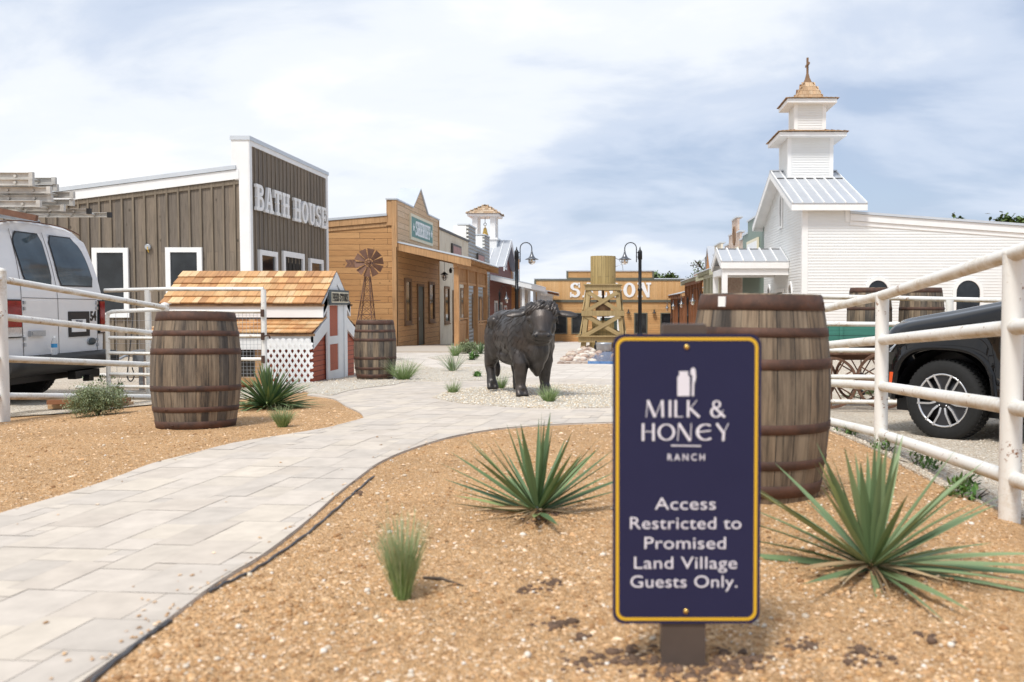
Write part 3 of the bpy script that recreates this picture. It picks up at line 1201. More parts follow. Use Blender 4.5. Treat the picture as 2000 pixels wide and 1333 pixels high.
_t = 0.13
GLYPH = {
    'I': (0.40, [rc(0, 0, .4, _t), rc(.1, _t, .3, 1 - _t), rc(0, 1 - _t, .4, 1)] + spur(.1, .3)),
    'H': (0.80, [rc(0, 0, .36, _t), rc(0, 1 - _t, .36, 1), rc(.08, _t, .28, 1 - _t), rc(.44, 0, .8, _t), rc(.44, 1 - _t, .8, 1), rc(.52, _t, .72, 1 - _t), rc(.28, .43, .52, .57)] + [spur(.08, .72)[0], spur(.08, .72)[1]]),
    'T': (0.74, [rc(0, 1 - _t, .74, 1), rc(0, .68, .1, 1 - _t), rc(.64, .68, .74, 1 - _t), rc(.27, _t, .47, 1 - _t), rc(.17, 0, .57, _t)] + spur(.27, .47)),
    'A': (0.82, [rc(0, 0, .34, _t), rc(.46, 0, .82, _t), [(.1, _t), (.24, _t), (.42, 1), (.29, 1)], [(.5, _t), (.74, _t), (.55, 1), (.42, 1)], [(.279, .32), (.4825, .32), (.4715, .44), (.304, .44)]]),
    'E': (0.66, [rc(0, 0, .66, _t), rc(0, 1 - _t, .64, 1), rc(.08, _t, .28, 1 - _t), rc(.28, .44, .46, .56), rc(.46, .36, .54, .64), rc(.54, .70, .64, 1 - _t), rc(.56, _t, .66, .30), spur(.08, 9)[0]]),
    'F': (0.64, [rc(0, 0, .38, _t), rc(0, 1 - _t, .64, 1), rc(.08, _t, .28, 1 - _t), rc(.28, .42, .46, .54), rc(.46, .34, .54, .62), rc(.54, .68, .64, 1 - _t), spur(.08, 9)[0]]),
    'L': (0.64, [rc(0, 0, .64, _t), rc(0, 1 - _t, .36, 1), rc(.08, _t, .28, 1 - _t), rc(.54, _t, .64, .34), spur(.08, 9)[0]]),
    'B': (0.72, [rc(.08, _t, .28, 1 - _t), rc(0, 1 - _t, .42, 1), rc(0, 0, .44, _t), rc(.28, .57, .42, .69), rc(.28, .43, .44, .555)] + ring(.42, .78, (.25, .22), (.07, .09), -90, 90) + ring(.44, .2775, (.27, .2775), (.08, .1525), -90, 90) + [spur(.08, 9)[0]]),
    'R': (0.78, [rc(0, 0, .38, _t), rc(.08, _t, .28, 1 - _t), rc(0, 1 - _t, .44, 1), rc(.28, .44, .44, .57), [(.36, .44), (.56, .44), (.78, 0), (.54, 0)]] + ring(.44, .72, (.28, .28), (.09, .15), -90, 90) + [spur(.08, 9)[0]]),
    'O': (0.78, ring(.39, .5, (.39, .5), (.17, .36), 0, 360, 20) + spur(.01, .77)),
    'U': (0.80, [rc(0, 1 - _t, .36, 1), rc(.46, 1 - _t, .8, 1), rc(.08, .35, .27, 1 - _t), rc(.53, .35, .72, 1 - _t)] + ring(.4, .35, (.32, .35), (.13, .21), 180, 360) + spur(.08, .72)),
    'S': (0.66, ring(.33, .735, (.31, .265), (.11, .135), 25, 270, 12) + ring(.33, .30, (.33, .30), (.12, .17), 90, -160, 12) + [rc(.545, .66, .64, 1.0), rc(.0, .0, .095, .36)]),
    'N': (0.88, [rc(0, 0, .32, _t), rc(.1, _t, .22, .87), rc(0, .87, .22, 1), [(.22, .74), (.60, 0), (.66, 0), (.66, .30), (.41, 1), (.22, 1)], rc(.66, 0, .78, .87), rc(.56, .87, .88, 1)]),
    'D': (0.78, [rc(.08, _t, .28, 1 - _t), rc(0, 1 - _t, .40, 1), rc(0, 0, .40, _t)] + ring(.40, .5, (.38, .5), (.16, .37), -90, 90, 12) + [spur(.08, 9)[0]]),
}


def letters(text, F, u0, u1, v0, v1, w0, w1, mat, parent, single=None, gap=0.07, space=0.2):
    """block letters fitted into u0..u1 / v0..v1 on wall frame F; a mesh per letter unless single is a name"""
    tot = 0
    for c in text:
        tot += space if c == ' ' else GLYPH[c][0] + gap
    tot -= gap
    s = (u1 - u0) / tot
    h = v1 - v0
    x = u0
    one = W(F) if single else None
    for c in text:
        if c == ' ':
            x += space * s
            continue
        m = one or W(F)
        k = 0
        for poly in GLYPH[c][1]:
            k += 1
            m.prism([(x + p[0] * s, v0 + p[1] * h) for p in poly], w0, w1 + 0.0006 * (k % 3))
        x += (GLYPH[c][0] + gap) * s
        if not one:
            m.build('letter', mat, parent, True)
    if one:
        one.build(single, mat, parent, True)


# ================================================================== WALL PIECES
def window(parent, F, u0, v0, u1, v1, trim=0.1, mat='white', glass='glass', proud=0.05, gw=0.008, name='window', bars=(), sill=False, mid=0.0, arch=False):
    """trim, pane and bars of one window; outer size of the trim is u0..u1, v0..v1"""
    m = W(F)
    t = trim
    if arch:
        uc, r = (u0 + u1) / 2, (u1 - u0) / 2
        vs_ = v1 - r * arch
        n = 14
        o = [(uc + r * math.cos(PI * i / n), vs_ + r * arch * math.sin(PI * i / n)) for i in range(n + 1)]
        q = [(uc + (r - t) * math.cos(PI * i / n), vs_ + (r * arch - t) * math.sin(PI * i / n)) for i in range(n + 1)]
        for i in range(n):
            m.prism([q[i], o[i], o[i + 1], q[i + 1]], 0.0, proud)
        m.box(u0, v0, 0, u0 + t, vs_, proud)
        m.box(u1 - t, v0, 0, u1, vs_, proud)
        m.box(u0, v0 - t * 0.7, 0, u1, v0, proud + 0.02)
        p = W(F)
        p.prism([(u0 + t, v0), (u1 - t, v0)] + q, -0.01, gw)
    else:
        m.box(u0, v0, 0, u0 + t, v1, proud)
        m.box(u1 - t, v0, 0, u1, v1, proud)
        m.box(u0 + t, v1 - t, 0, u1 - t, v1, proud)
        m.box(u0 + t, v0, 0, u1 - t, v0 + t, proud)
        if sill:
            m.box(u0 - 0.04, v0 - 0.05, 0, u1 + 0.04, v0 - 0.002, proud + 0.04)
        p = W(F)
        p.box(u0 + t, v0 + t, -0.01, u1 - t, v1 - t, gw)
        if mid:
            v = v0 + (v1 - v0) * mid
            m.box(u0 + t, v - 0.025, 0.008, u1 - t, v + 0.025, proud * 0.7)
    o = m.build(name, M_[mat], parent, True)
    p.build('pane', M_[glass], o, True)
    return o


def door(parent, F, u0, v0, u1, v1, mat='door_green', trimmat='frame_brown', trim=0.1, proud=0.05, handle=True):
    m = W(F)
    m.box(u0, v0, 0, u0 + trim, v1, proud)
    m.box(u1 - trim, v0, 0, u1, v1, proud)
    m.box(u0 + trim, v1 - trim, 0, u1 - trim, v1, proud)
    o = m.build('door_frame', M_[trimmat], parent, True)
    d = W(F)
    a, b = u0 + trim, u1 - trim
    d.box(a, v0, -0.01, b, v1 - trim, 0.012)
    w = (b - a)
    for q0, q1 in ((0.08, 0.42), (0.5, 0.94)):
        hh = v1 - trim - v0
        d.box(a + 0.14 * w, v0 + q0 * hh, 0.012, b - 0.14 * w, v0 + q1 * hh, 0.022)
    leaf = d.build('door', M_[mat], parent, True)
    if handle:
        h = W(F)
        h.box(a + 0.06, v0 + 0.95, 0.014, a + 0.10, v0 + 1.07, 0.06)
        h.build('handle', M_['galv'], leaf, True)
    return o


def lap_rows(m, u0, u1, v0, v1, bw, lip=0.017, cut=None):
    """sawtooth lap boards on a wall frame; cut(v) gives the u range of a row"""
    v = v0
    while v < v1 - 1e-4:
        t = min(v + bw, v1)
        for (a, b) in (cut(v, t) if cut else [(u0, u1)]):
            if b - a < 0.02:
                continue
            m.face([(a, v, lip), (b, v, lip), (b, t, 0.001), (a, t, 0.001)], [(a, v), (b, v), (b, t), (a, t)])
            m.face([(a, v, 0.0), (b, v, 0.0), (b, v, lip), (a, v, lip)], [(a, v), (b, v), (b, v), (a, v)])
        v = t


def shingle_roof(m, O, U, D, lu, ld, rows, wmin=0.1, wmax=0.24, tones=None, thick=0.02, taper=None):
    """courses of separate shingles on the plane from O along U (length lu) and down D (length ld)"""
    O, U, D = Vector(O), Vector(U).normalized(), Vector(D).normalized()
    Nn = U.cross(D).normalized()
    if Nn.z < 0:
        Nn = -Nn
    tones = tones or [(0.62, 0.34, 0.145), (0.70, 0.43, 0.20), (0.56, 0.29, 0.12), (0.74, 0.50, 0.27), (0.48, 0.24, 0.10)]
    e = ld / rows
    for i in range(rows):
        d0, d1 = i * e, (i + 1) * e + 0.015
        a, b = 0.0, lu
        if taper:
            a, b = taper(i / rows, (i + 1) / rows)
        x = a
        while x < b - 1e-3:
            w = random.uniform(wmin, wmax)
            x1 = min(b, x + w)
            if b - x1 < wmin * 0.5:
                x1 = b
            c = random.choice(tones)
            k = random.uniform(0.85, 1.12)
            m.cur = (c[0] * k, c[1] * k, c[2] * k, 1)
            dj = d1 + random.uniform(-0.006, 0.006)
            g = 0.0025
            p = [O + U * (x + g) + D * d0 + Nn * 0.004, O + U * (x1 - g) + D * d0 + Nn * 0.004, O + U * (x1 - g) + D * dj + Nn * (thick + 0.008), O + U * (x + g) + D * dj + Nn * (thick + 0.008)]
            o = random.random() * 5
            m.face(p, [(x + o, 0), (x1 + o, 0), (x1 + o, e), (x + o, e)])
            q2, q3 = p[2] - Nn * thick, p[3] - Nn * thick
            m.face([p[3], p[2], q2, q3], [(x + o, 0), (x1 + o, 0), (x1 + o, .02), (x + o, .02)])
            m.face([p[1], p[0], O + U * (x + g) + D * d0, O + U * (x1 - g) + D * d0])
            m.face([p[0], p[3], q3, O + U * (x + g) + D * d0])
            m.face([p[2], p[1], O + U * (x1 - g) + D * d0, q2])
            x = x1
    m.cur = (1, 1, 1, 1)


def seam_roof(parent, name, O, U, D, lu, ld, pitch, mat='roofmetal', thick=0.03, rib=0.04):
    """standing seam metal roof"""
    O, U, D = Vector(O), Vector(U).normalized(), Vector(D).normalized()
    Nn = U.cross(D).normalized()
    if Nn.z < 0:
        Nn = -Nn
    m = MB()
    a, b, c, d = O, O + U * lu, O + U * lu + D * ld, O + D * ld
    t = Nn * thick
    for q in ([a + t, b + t, c + t, d + t], [d, c, b, a], [a, b, b + t, a + t], [b, c, c + t, b + t], [c, d, d + t, c + t], [d, a, a + t, d + t]):
        m.face(q)
    n = max(1, round(lu / pitch))
    base = m.build(name, M_[mat], parent, True)
    m = MB()
    for i in range(n + 1):
        x = min(max(i * lu / n, 0.03), lu - 0.03)
        p0 = O + U * x + t + Nn * (rib / 2)
        m.beam(p0, p0 + D * ld, 0.035, rib, Nn)
    m.build('rib', M_['white' if mat == 'roofmetal' else mat], base, True)
    return base


def porch(parent, left, xw, xo, y0, y1, zw, zo, zg, posts, post_mat='porch_wood', fascia_mat='cedar_trim', roof='capmetal', rafters=True, fh=0.2, post_w=0.17, soffit='porch_wood', inset=0.55):
    """shed porch roof from the wall line xw out to xo, with a fascia on the near end, rafter tails and posts"""
    s = 1 if xo > xw else -1
    seam_roof(parent, 'porch_roof', (xw, y0, zw), (0, 1, 0), (xo - xw, 0, zo - zw), y1 - y0, math.hypot(xo - xw, zo - zw), 0.6, roof, 0.03, 0.025)
    for y in (y0 + 0.02, y1 - 0.06):
        m = MB()
        pts = [(xw, zw - 0.004), (xo, zo - 0.004), (xo, zo - fh), (xw, zw - fh)]
        m.M = frame((0, y + 0.04, 0), (1, 0, 0), (0, 0, 1), (0, -1, 0)); m.flip = True
        m.prism(pts if s > 0 else pts[::-1], 0, 0.04)
        m.build('fascia', M_[fascia_mat], parent, True)
    r = MB()
    if rafters:
        y = y0 + 0.3
        while y < y1 - 0.15:
            r.beam((xw, y, zw - 0.09), (xo - s * 0.02, y, zo - 0.09), 0.05, 0.15)
            y += 0.62
        r.build('rafter', M_[soffit], parent, True)
    else:
        r.beam((xo - s * 0.03, y0 + 0.1, zo - fh / 2 - 0.01), (xo - s * 0.03, y1 - 0.1, zo - fh / 2 - 0.01), 0.05, fh)
        r.build('eave_board', M_[fascia_mat], parent, True)
    xb = xo - s * inset
    zb = zo + (zw - zo) * inset / abs(xo - xw) - 0.2
    b = MB()
    b.beam((xb, y0 + 0.1, zb - 0.1), (xb, y1 - 0.1, zb - 0.1), 0.14, 0.2)
    b.build('porch_beam', M_[post_mat], parent, True)
    for y in posts:
        p = MB()
        p.beam((xb, y, T(xb, y) - 0.1), (xb, y, zb - 0.2), post_w, post_w)
        p.build('post', M_[post_mat], parent, True)
    return xb, zb


# ================================================================== BULL
def bull():
    hd = Vector((0.46, -0.885, 0)).normalized()
    ox, oy = -1.10, 10.33
    t = thing('bull_statue', 'life-like dark bronze statue of a standing bull on the pale gravel island', 'statue', (ox, oy, T(ox, oy) + 0.03), math.atan2(hd.y, hd.x))
    t.scale = (0.95, 0.95, 0.95)
    m = MB()
    def ell(c, r, ry=0.0, rz=0.0, rx=0.0):
        m.ball(c, r, 20, 14, Matrix.Rotation(rz, 3, 'Z') @ Matrix.Rotation(ry, 3, 'Y') @ Matrix.Rotation(rx, 3, 'X'))
    # trunk, rump, shoulders, chest
    ell((-0.05, 0, 0.69), (0.60, 0.255, 0.285))
    ell((-0.48, 0, 0.72), (0.27, 0.245, 0.285))
    ell((-0.48, 0.13, 0.64), (0.205, 0.13, 0.28)); ell((-0.48, -0.13, 0.64), (0.205, 0.13, 0.28))
    ell((0.40, 0, 0.70), (0.27, 0.275, 0.33))
    ell((0.38, 0.17, 0.64), (0.17, 0.115, 0.27)); ell((0.38, -0.17, 0.64), (0.17, 0.115, 0.27))
    ell((0.30, 0, 0.93), (0.26, 0.15, 0.13), -0.1)
    ell((-0.1, 0, 0.92), (0.5, 0.15, 0.09))
    ell((-0.62, 0, 0.86), (0.13, 0.13, 0.12))
    for s in (-1, 1):
        ell((-0.36, s * 0.2, 0.86), (0.11, 0.07, 0.08))
    # neck, brisket, dewlap
    ell((0.58, 0, 0.80), (0.24, 0.19, 0.25), 0.2)
    ell((0.52, 0, 0.55), (0.21, 0.155, 0.22))
    ell((0.54, 0, 0.40), (0.15, 0.085, 0.14)); ell((0.56, 0, 0.33), (0.08, 0.05, 0.1))
    # sheath and belly
    ell((-0.15, 0, 0.45), (0.36, 0.2, 0.13))
    m.tube([(-0.2, 0, 0.40), (-0.02, 0, 0.33), (0.06, 0, 0.27)], [0.06, 0.045, 0.02], 10)
    # tail
    m.tube([(-0.72, 0, 0.9), (-0.79, 0, 0.8), (-0.79, 0, 0.5), (-0.77, 0, 0.3)], [0.04, 0.03, 0.025, 0.03], 8)
    m.ball((-0.77, 0, 0.24), (0.045, 0.045, 0.11), 10, 8)
    # legs: straight columns in front, hocked behind
    for s, dx in ((-1, 0.06), (1, -0.05)):
        y = s * 0.175
        m.tube([(0.40 + dx * .3, y, 0.58), (0.43 + dx, y * 1.0, 0.38), (0.43 + dx, y * .98, 0.30), (0.42 + dx, y, 0.25), (0.43 + dx, y, 0.14), (0.44 + dx, y, 0.085)], [0.105, 0.095, 0.08, 0.076, 0.058, 0.062], 14)
        m.ball((0.44 + dx, y, 0.27), (0.07, 0.072, 0.075), 12, 8)
        m.ball((0.44 + dx, y, 0.10), (0.068, 0.07, 0.05), 12, 8)
        for q in (-1, 1):
            m.tube([(0.45 + dx, y + q * 0.034, 0.085), (0.475 + dx, y + q * 0.036, 0.04), (0.49 + dx, y + q * 0.036, 0.008)], [0.036, 0.042, 0.044], 10)
        m.ball((0.38 + dx, y - 0.03, 0.085), 0.022, 8, 6); m.ball((0.38 + dx, y + 0.03, 0.085), 0.022, 8, 6)
    for s, dx in ((-1, -0.05), (1, 0.05)):
        y = s * 0.155
        m.tube([(-0.50 + dx * .3, y * 0.85, 0.68), (-0.46 + dx, y * 0.95, 0.50), (-0.53 + dx, y, 0.36), (-0.57 + dx, y, 0.30), (-0.53 + dx, y, 0.2), (-0.505 + dx, y, 0.09)], [0.11, 0.115, 0.086, 0.068, 0.056, 0.062], 14)
        m.ball((-0.58 + dx, y, 0.32), (0.055, 0.05, 0.07), 10, 8)
        m.ball((-0.50 + dx, y, 0.10), (0.066, 0.066, 0.05), 12, 8)
        for q in (-1, 1):
            m.tube([(-0.49 + dx, y + q * 0.034, 0.085), (-0.465 + dx, y + q * 0.036, 0.04), (-0.45 + dx, y + q * 0.036, 0.008)], [0.035, 0.041, 0.043], 10)
        m.ball((-0.56 + dx, y - 0.03, 0.085), 0.022, 8, 6); m.ball((-0.56 + dx, y + 0.03, 0.085), 0.022, 8, 6)
    # head, turned a little to its right towards the visitor
    HM = Matrix.Translation((0.74, -0.01, 0.93)) @ Matrix.Rotation(R(-22), 4, 'Z') @ Matrix.Rotation(R(58), 4, 'Y') @ Matrix.Diagonal((0.86, 1.14, 1.0, 1.0))
    q = MB(); q.M = HM
    def hell(c, r, rot=None):
        q.ball(c, r, 18, 12, rot)
    # local x runs down the face to the muzzle, z out of the face, y across
    hell((-0.02, 0, -0.01), (0.15, 0.16, 0.12))
    hell((-0.09, 0, 0.0), (0.10, 0.17, 0.10))
    for s in (-1, 1):
        hell((0.06, s * 0.115, 0.045), (0.055, 0.045, 0.045))       # brow over the eye
        hell((0.13, s * 0.085, -0.03), (0.12, 0.055, 0.075))        # cheek
    q.tube([(0.0, 0, 0.02), (0.10, 0, 0.035), (0.20, 0, 0.035), (0.29, 0, 0.025)], [0.14, 0.122, 0.096, 0.085], 18)
    hell((0.16, 0, 0.085), (0.15, 0.05, 0.035))                     # bridge of the nose
    hell((0.315, 0, 0.02), (0.062, 0.112, 0.075))                   # muzzle
    for s in (-1, 1):
        hell((0.325, s * 0.066, 0.06), (0.036, 0.036, 0.032))
    hell((0.335, 0, -0.055), (0.05, 0.082, 0.036))                  # lower lip
    q.tube([(0.31, 0, -0.06), (0.15, 0, -0.1), (0.0, 0, -0.12)], [0.06, 0.075, 0.09], 14)
    # ears
    for s in (-1, 1):
        EM = HM @ Matrix.Translation((-0.055, s * 0.15, 0.015)) @ Matrix.Rotation(R(s * -14), 4, 'Z') @ Matrix.Rotation(R(-12), 4, 'Y')
        e = MB(); e.M = EM
        e.ball((0.0, s * 0.105, 0.0), (0.062, 0.12, 0.022), 14, 10)
        e.ball((0.0, s * 0.01, 0.0), (0.035, 0.06, 0.03), 10, 8)
        q.v += []
        k = len(m.v); m.v += e.v
        for f, uv, sm, c in zip(e.f, e.uv, e.sm, e.col):
            m.f.append([i + k for i in f]); m.uv.append(uv); m.sm.append(sm); m.col.append(c)
    k = len(m.v); m.v += q.v
    for f, uv, sm, c in zip(q.f, q.uv, q.sm, q.col):
        m.f.append([i + k for i in f]); m.uv.append(uv); m.sm.append(sm); m.col.append(c)
    tmp = m.build('tmp', M_['bronze'], None)
    md = tmp.modifiers.new('r', 'REMESH'); md.mode = 'VOXEL'; md.voxel_size = 0.011; md.use_smooth_shade = True
    sm_ = tmp.modifiers.new('s', 'SMOOTH'); sm_.factor = 0.5; sm_.iterations = 7
    dg = bpy.context.evaluated_depsgraph_get()
    me = bpy.data.meshes.new_from_object(tmp.evaluated_get(dg))
    bpy.data.objects.remove(tmp)
    # coat: fine wavy locks pressed into the surface along the flank
    nrm = [v.normal.copy() for v in me.vertices]
    new = []
    for v, n in zip(me.vertices, nrm):
        p = v.co.copy()
        if p.z > 0.3 and p.x < 0.8:
            w = mnoise.noise(Vector((p.x * 7 + p.z * 5, p.y * 8, p.z * 26 + p.x * 16)))
            w2 = mnoise.noise(Vector((p.x * 30 + p.z * 26, p.y * 20, p.z * 34)))
            p = p + n * (0.004 * w) * min(1.0, (p.z - 0.3) * 4)
        new += [p.x, p.y, p.z]
    me.vertices.foreach_set('co', new)
    me.name = 'body'
    me.materials.clear(); me.materials.append(M_['bronze'])
    for p in me.polygons:
        p.use_smooth = True
    o = bpy.data.objects.new('body', me); COL.objects.link(o); o.parent = t
    # the coat: wavy locks combed back and down along the flanks, neck and shoulders
    from mathutils.bvhtree import BVHTree
    bvh = BVHTree.FromPolygons([v.co.copy() for v in me.vertices], [tuple(p.vertices) for p in me.polygons])
    rnd = random.Random(3)
    fl = [i for i, v in enumerate(me.vertices) if 0.36 < v.co.z < 1.08 and -0.62 < v.co.x < 0.66 and (v.co.x > -0.15 or v.co.z > 0.72)]
    hm = MB()
    for i in range(380):
        p = me.vertices[rnd.choice(fl)].co.copy()
        L = rnd.uniform(0.012, 0.022)
        ph = rnd.uniform(0, 6)
        pts = []
        for k in range(7):
            r_ = bvh.find_nearest(p)
            if r_[0] is None:
                break
            q_, nn = r_[0], r_[1]
            pts.append(q_ + nn * (0.0 if k in (0, 6) else 0.0012))
            d = Vector((-0.75 + 0.35 * mnoise.noise(q_ * 6), 0.35 * math.sin(ph + k * 1.1), -0.8))
            d = (d - nn * d.dot(nn))
            if d.length < 1e-4:
                break
            p = q_ + d.normalized() * L
        if len(pts) > 4:
            hm.tube(pts, [0.0015] + [rnd.uniform(0.0025, 0.004)] * (len(pts) - 3) + [0.003, 0.001], 5, cap=False)
    hm.build('coat_lock', M_['bronze'], t)
    # forelock of heavy curls
    h = MB(); h.M = HM
    rnd = random.Random(5)
    for i in range(90):
        y = rnd.uniform(-0.125, 0.125)
        x0 = rnd.uniform(-0.19, -0.05)
        L = rnd.uniform(0.09, 0.17) * (1.15 if abs(y) > 0.08 else 0.85)
        pts = []
        ph = rnd.uniform(0, 6)
        for k in range(8):
            f = k / 7
            x = x0 + L * f
            zz = 0.125 - 2.2 * y * y - 2.6 * (x + 0.06) ** 2 + 0.022 * math.sin(ph + f * 2.5) * (1 - f * 0.5)
            pts.append((x, y * (1 + 0.15 * f) + 0.022 * math.sin(ph + f * 5.0), max(zz, 0.01)))
        h.tube(pts, [0.014, 0.02, 0.021, 0.02, 0.018, 0.015, 0.010, 0.003], 6)
    h.build('forelock', M_['bronze'], t)
    e = MB(); e.M = HM
    for s in (-1, 1):
        e.ball((0.085, s * 0.128, 0.05), 0.022, 10, 8)
    e.build('eye', M_['black'], t)
    e = MB(); e.M = HM
    for s in (-1, 1):
        e.ball((0.352, s * 0.062, 0.075), (0.015, 0.016, 0.014), 10, 8)
    e.build('nostril', M_['black'], t)


bull()


# ================================================================== BUILDINGS ON THE LEFT
def shell(parent, left, xf, y0, y1, zr, slope, depth, zg, mat, face_mat=None, wallname='wall'):
    """body of a shop: a box whose roof falls away from the street; left/right side of the street"""
    s = -1 if left else 1
    m = MB()
    m.M = frame((0, 0, 0), (1, 0, 0), (0, 0, 1), (0, -1, 0)); m.flip = True
    xb = xf + s * depth
    pts = [(xf, zg), (xb, zg), (xb, zr - slope * depth), (xf, zr)]
    if left:
        pts = pts[::-1]
    m.prism(pts, -y1, -y0)
    return m.build(wallname, M_[mat], parent, True)


def bath_house():
    X, Y0, Y1 = -9.0, 22.2, 28.2
    zt, zr, zg = 5.06, 4.28, -0.9
    t = thing('bath_house', 'grey-brown board and batten building with white trim and raised letters reading BATH HOUSE', 'building', (X, Y0, -0.4))
    sl = 0.126
    shell(t, True, X - 0.03, Y0 + 0.02, Y1 - 0.02, zr, sl, 9, zg, 'batten')
    FS, FF = F_front(Y0), F_left(X)
    # battens on the side wall and the facade
    m = W(FS)
    x = X - 0.36
    while x > X - 8.9:
        m.box(x - 0.022, zg, -0.02, x + 0.022, zr - 0.24 - sl * (X - x), 0.022)
        x -= 0.278 if random.random() < 0.75 else 0.24
    m.prism([(X - 9, zr - 0.36 - sl * 9), (X - 0.24, zr - 0.36 - sl * 0.24), (X - 0.24, zr - 0.26 - sl * 0.24), (X - 9, zr - 0.26 - sl * 9)], -0.02, 0.016)
    m.build('batten', M_['strip'], t, True)
    f = W(FF)
    f.prism([(Y0, zg), (Y1, zg), (Y1, zt - 0.03), (Y0, zt - 0.03)], -0.12, 0)
    f.build('facade', M_['batten'], t, True)
    m = W(FF)
    y = Y0 + 0.34
    while y < Y1 - 0.2:
        m.box(y - 0.022, zg, 0, y + 0.022, zt - 0.12, 0.022)
        y += 0.278
    m.build('batten', M_['strip'], t, True)
    # white boards: fascia under the roof edge, corner boards, parapet return
    m = W(FS)
    m.prism([(X - 9.2, zr - 0.24 - sl * 9.2), (X - 0.23, zr - 0.24 - sl * 0.23), (X - 0.23, zr - 0.01 - sl * 0.23), (X - 9.2, zr - 0.01 - sl * 9.2)], -0.02, 0.05)
    m.build('fascia', M_['white'], t, True)
    m = W(FS)
    m.box(X - 0.23, zg, -0.1, X + 0.012, zr - 0.03, 0.035)
    m.box(X - 0.41, zr - 0.03, -0.1, X + 0.012, zt - 0.1, 0.035)
    m.build('corner_board', M_['white'], t, True)
    m = W(FF)
    m.box(Y0 - 0.03, zg, 0.013, Y0 + 0.12, zt - 0.1, 0.035)
    m.box(Y1 - 0.14, zg, 0.002, Y1 + 0.012, zt - 0.1, 0.035)
    m.box(Y0 + 0.12, zt - 0.22, 0.002, Y1 - 0.14, zt - 0.1, 0.032)
    m.build('corner_board', M_['white'], t, True)
    m = W(FF)
    m.box(Y0 - 0.06, zt - 0.1, -0.43, Y1 + 0.04, zt, 0.06)
    m.build('parapet_cap', M_['capmetal'], t, True)
    m = W(FF)
    m.box(Y0 - 0.02, zr - 0.3, -0.40, Y1 + 0.02, zt - 0.1, -0.122)
    m.build('parapet_back', M_['white'], t, True)
    m = W(FS)
    m.prism([(X - 9.3, zr - sl * 9.3), (X - 0.3, zr - sl * 0.3), (X - 0.3, zr + 0.1 - sl * 0.3), (X - 9.3, zr + 0.1 - sl * 9.3)], -(Y1 - Y0), 0.08)
    m.build('roof', M_['capmetal'], t, True)
    letters('BATH', FF, 22.42, 24.72, 3.28, 3.93, 0.03, 0.10, M_['white'], t, None, 0.11)
    letters('HOUSE', FF, 25.06, 27.84, 3.26, 3.90, 0.03, 0.10, M_['white'], t, None, 0.11)
    window(t, FF, 22.66, 0.62, 23.86, 2.31, 0.13, proud=0.07, gw=0.026)
    window(t, FF, 26.4, 0.62, 27.6, 2.29, 0.13, proud=0.07, gw=0.026)
    door(t, FF, 24.3, -0.42, 25.95, 2.38, 'darkroom', 'white', 0.15, 0.06)
    window(t, FS, -12.88, 0.6, -11.99, 2.32, 0.12, proud=0.06, gw=0.026)
    window(t, FS, -11.07, 0.6, -10.17, 2.33, 0.12, proud=0.06, gw=0.026)
    m = W(FS)
    c = at(290, 483, Y0)
    m.M = m.M @ Matrix.Translation((c.x, c.z, 0))
    m.lathe([(0.075, 0), (0.075, 0.05), (0.06, 0.06)], 16)
    m.build('junction_box', M_['galv'], t, True)
    m = MB()
    m.tube([(c.x, Y0 - 0.06, c.z), (c.x + 0.02, Y0 - 0.1, c.z - 0.03), (c.x + 0.04, Y0 - 0.07, c.z - 0.14)], 0.008, 6)
    m.build('wire', M_['gold'], t, True)


bath_house()


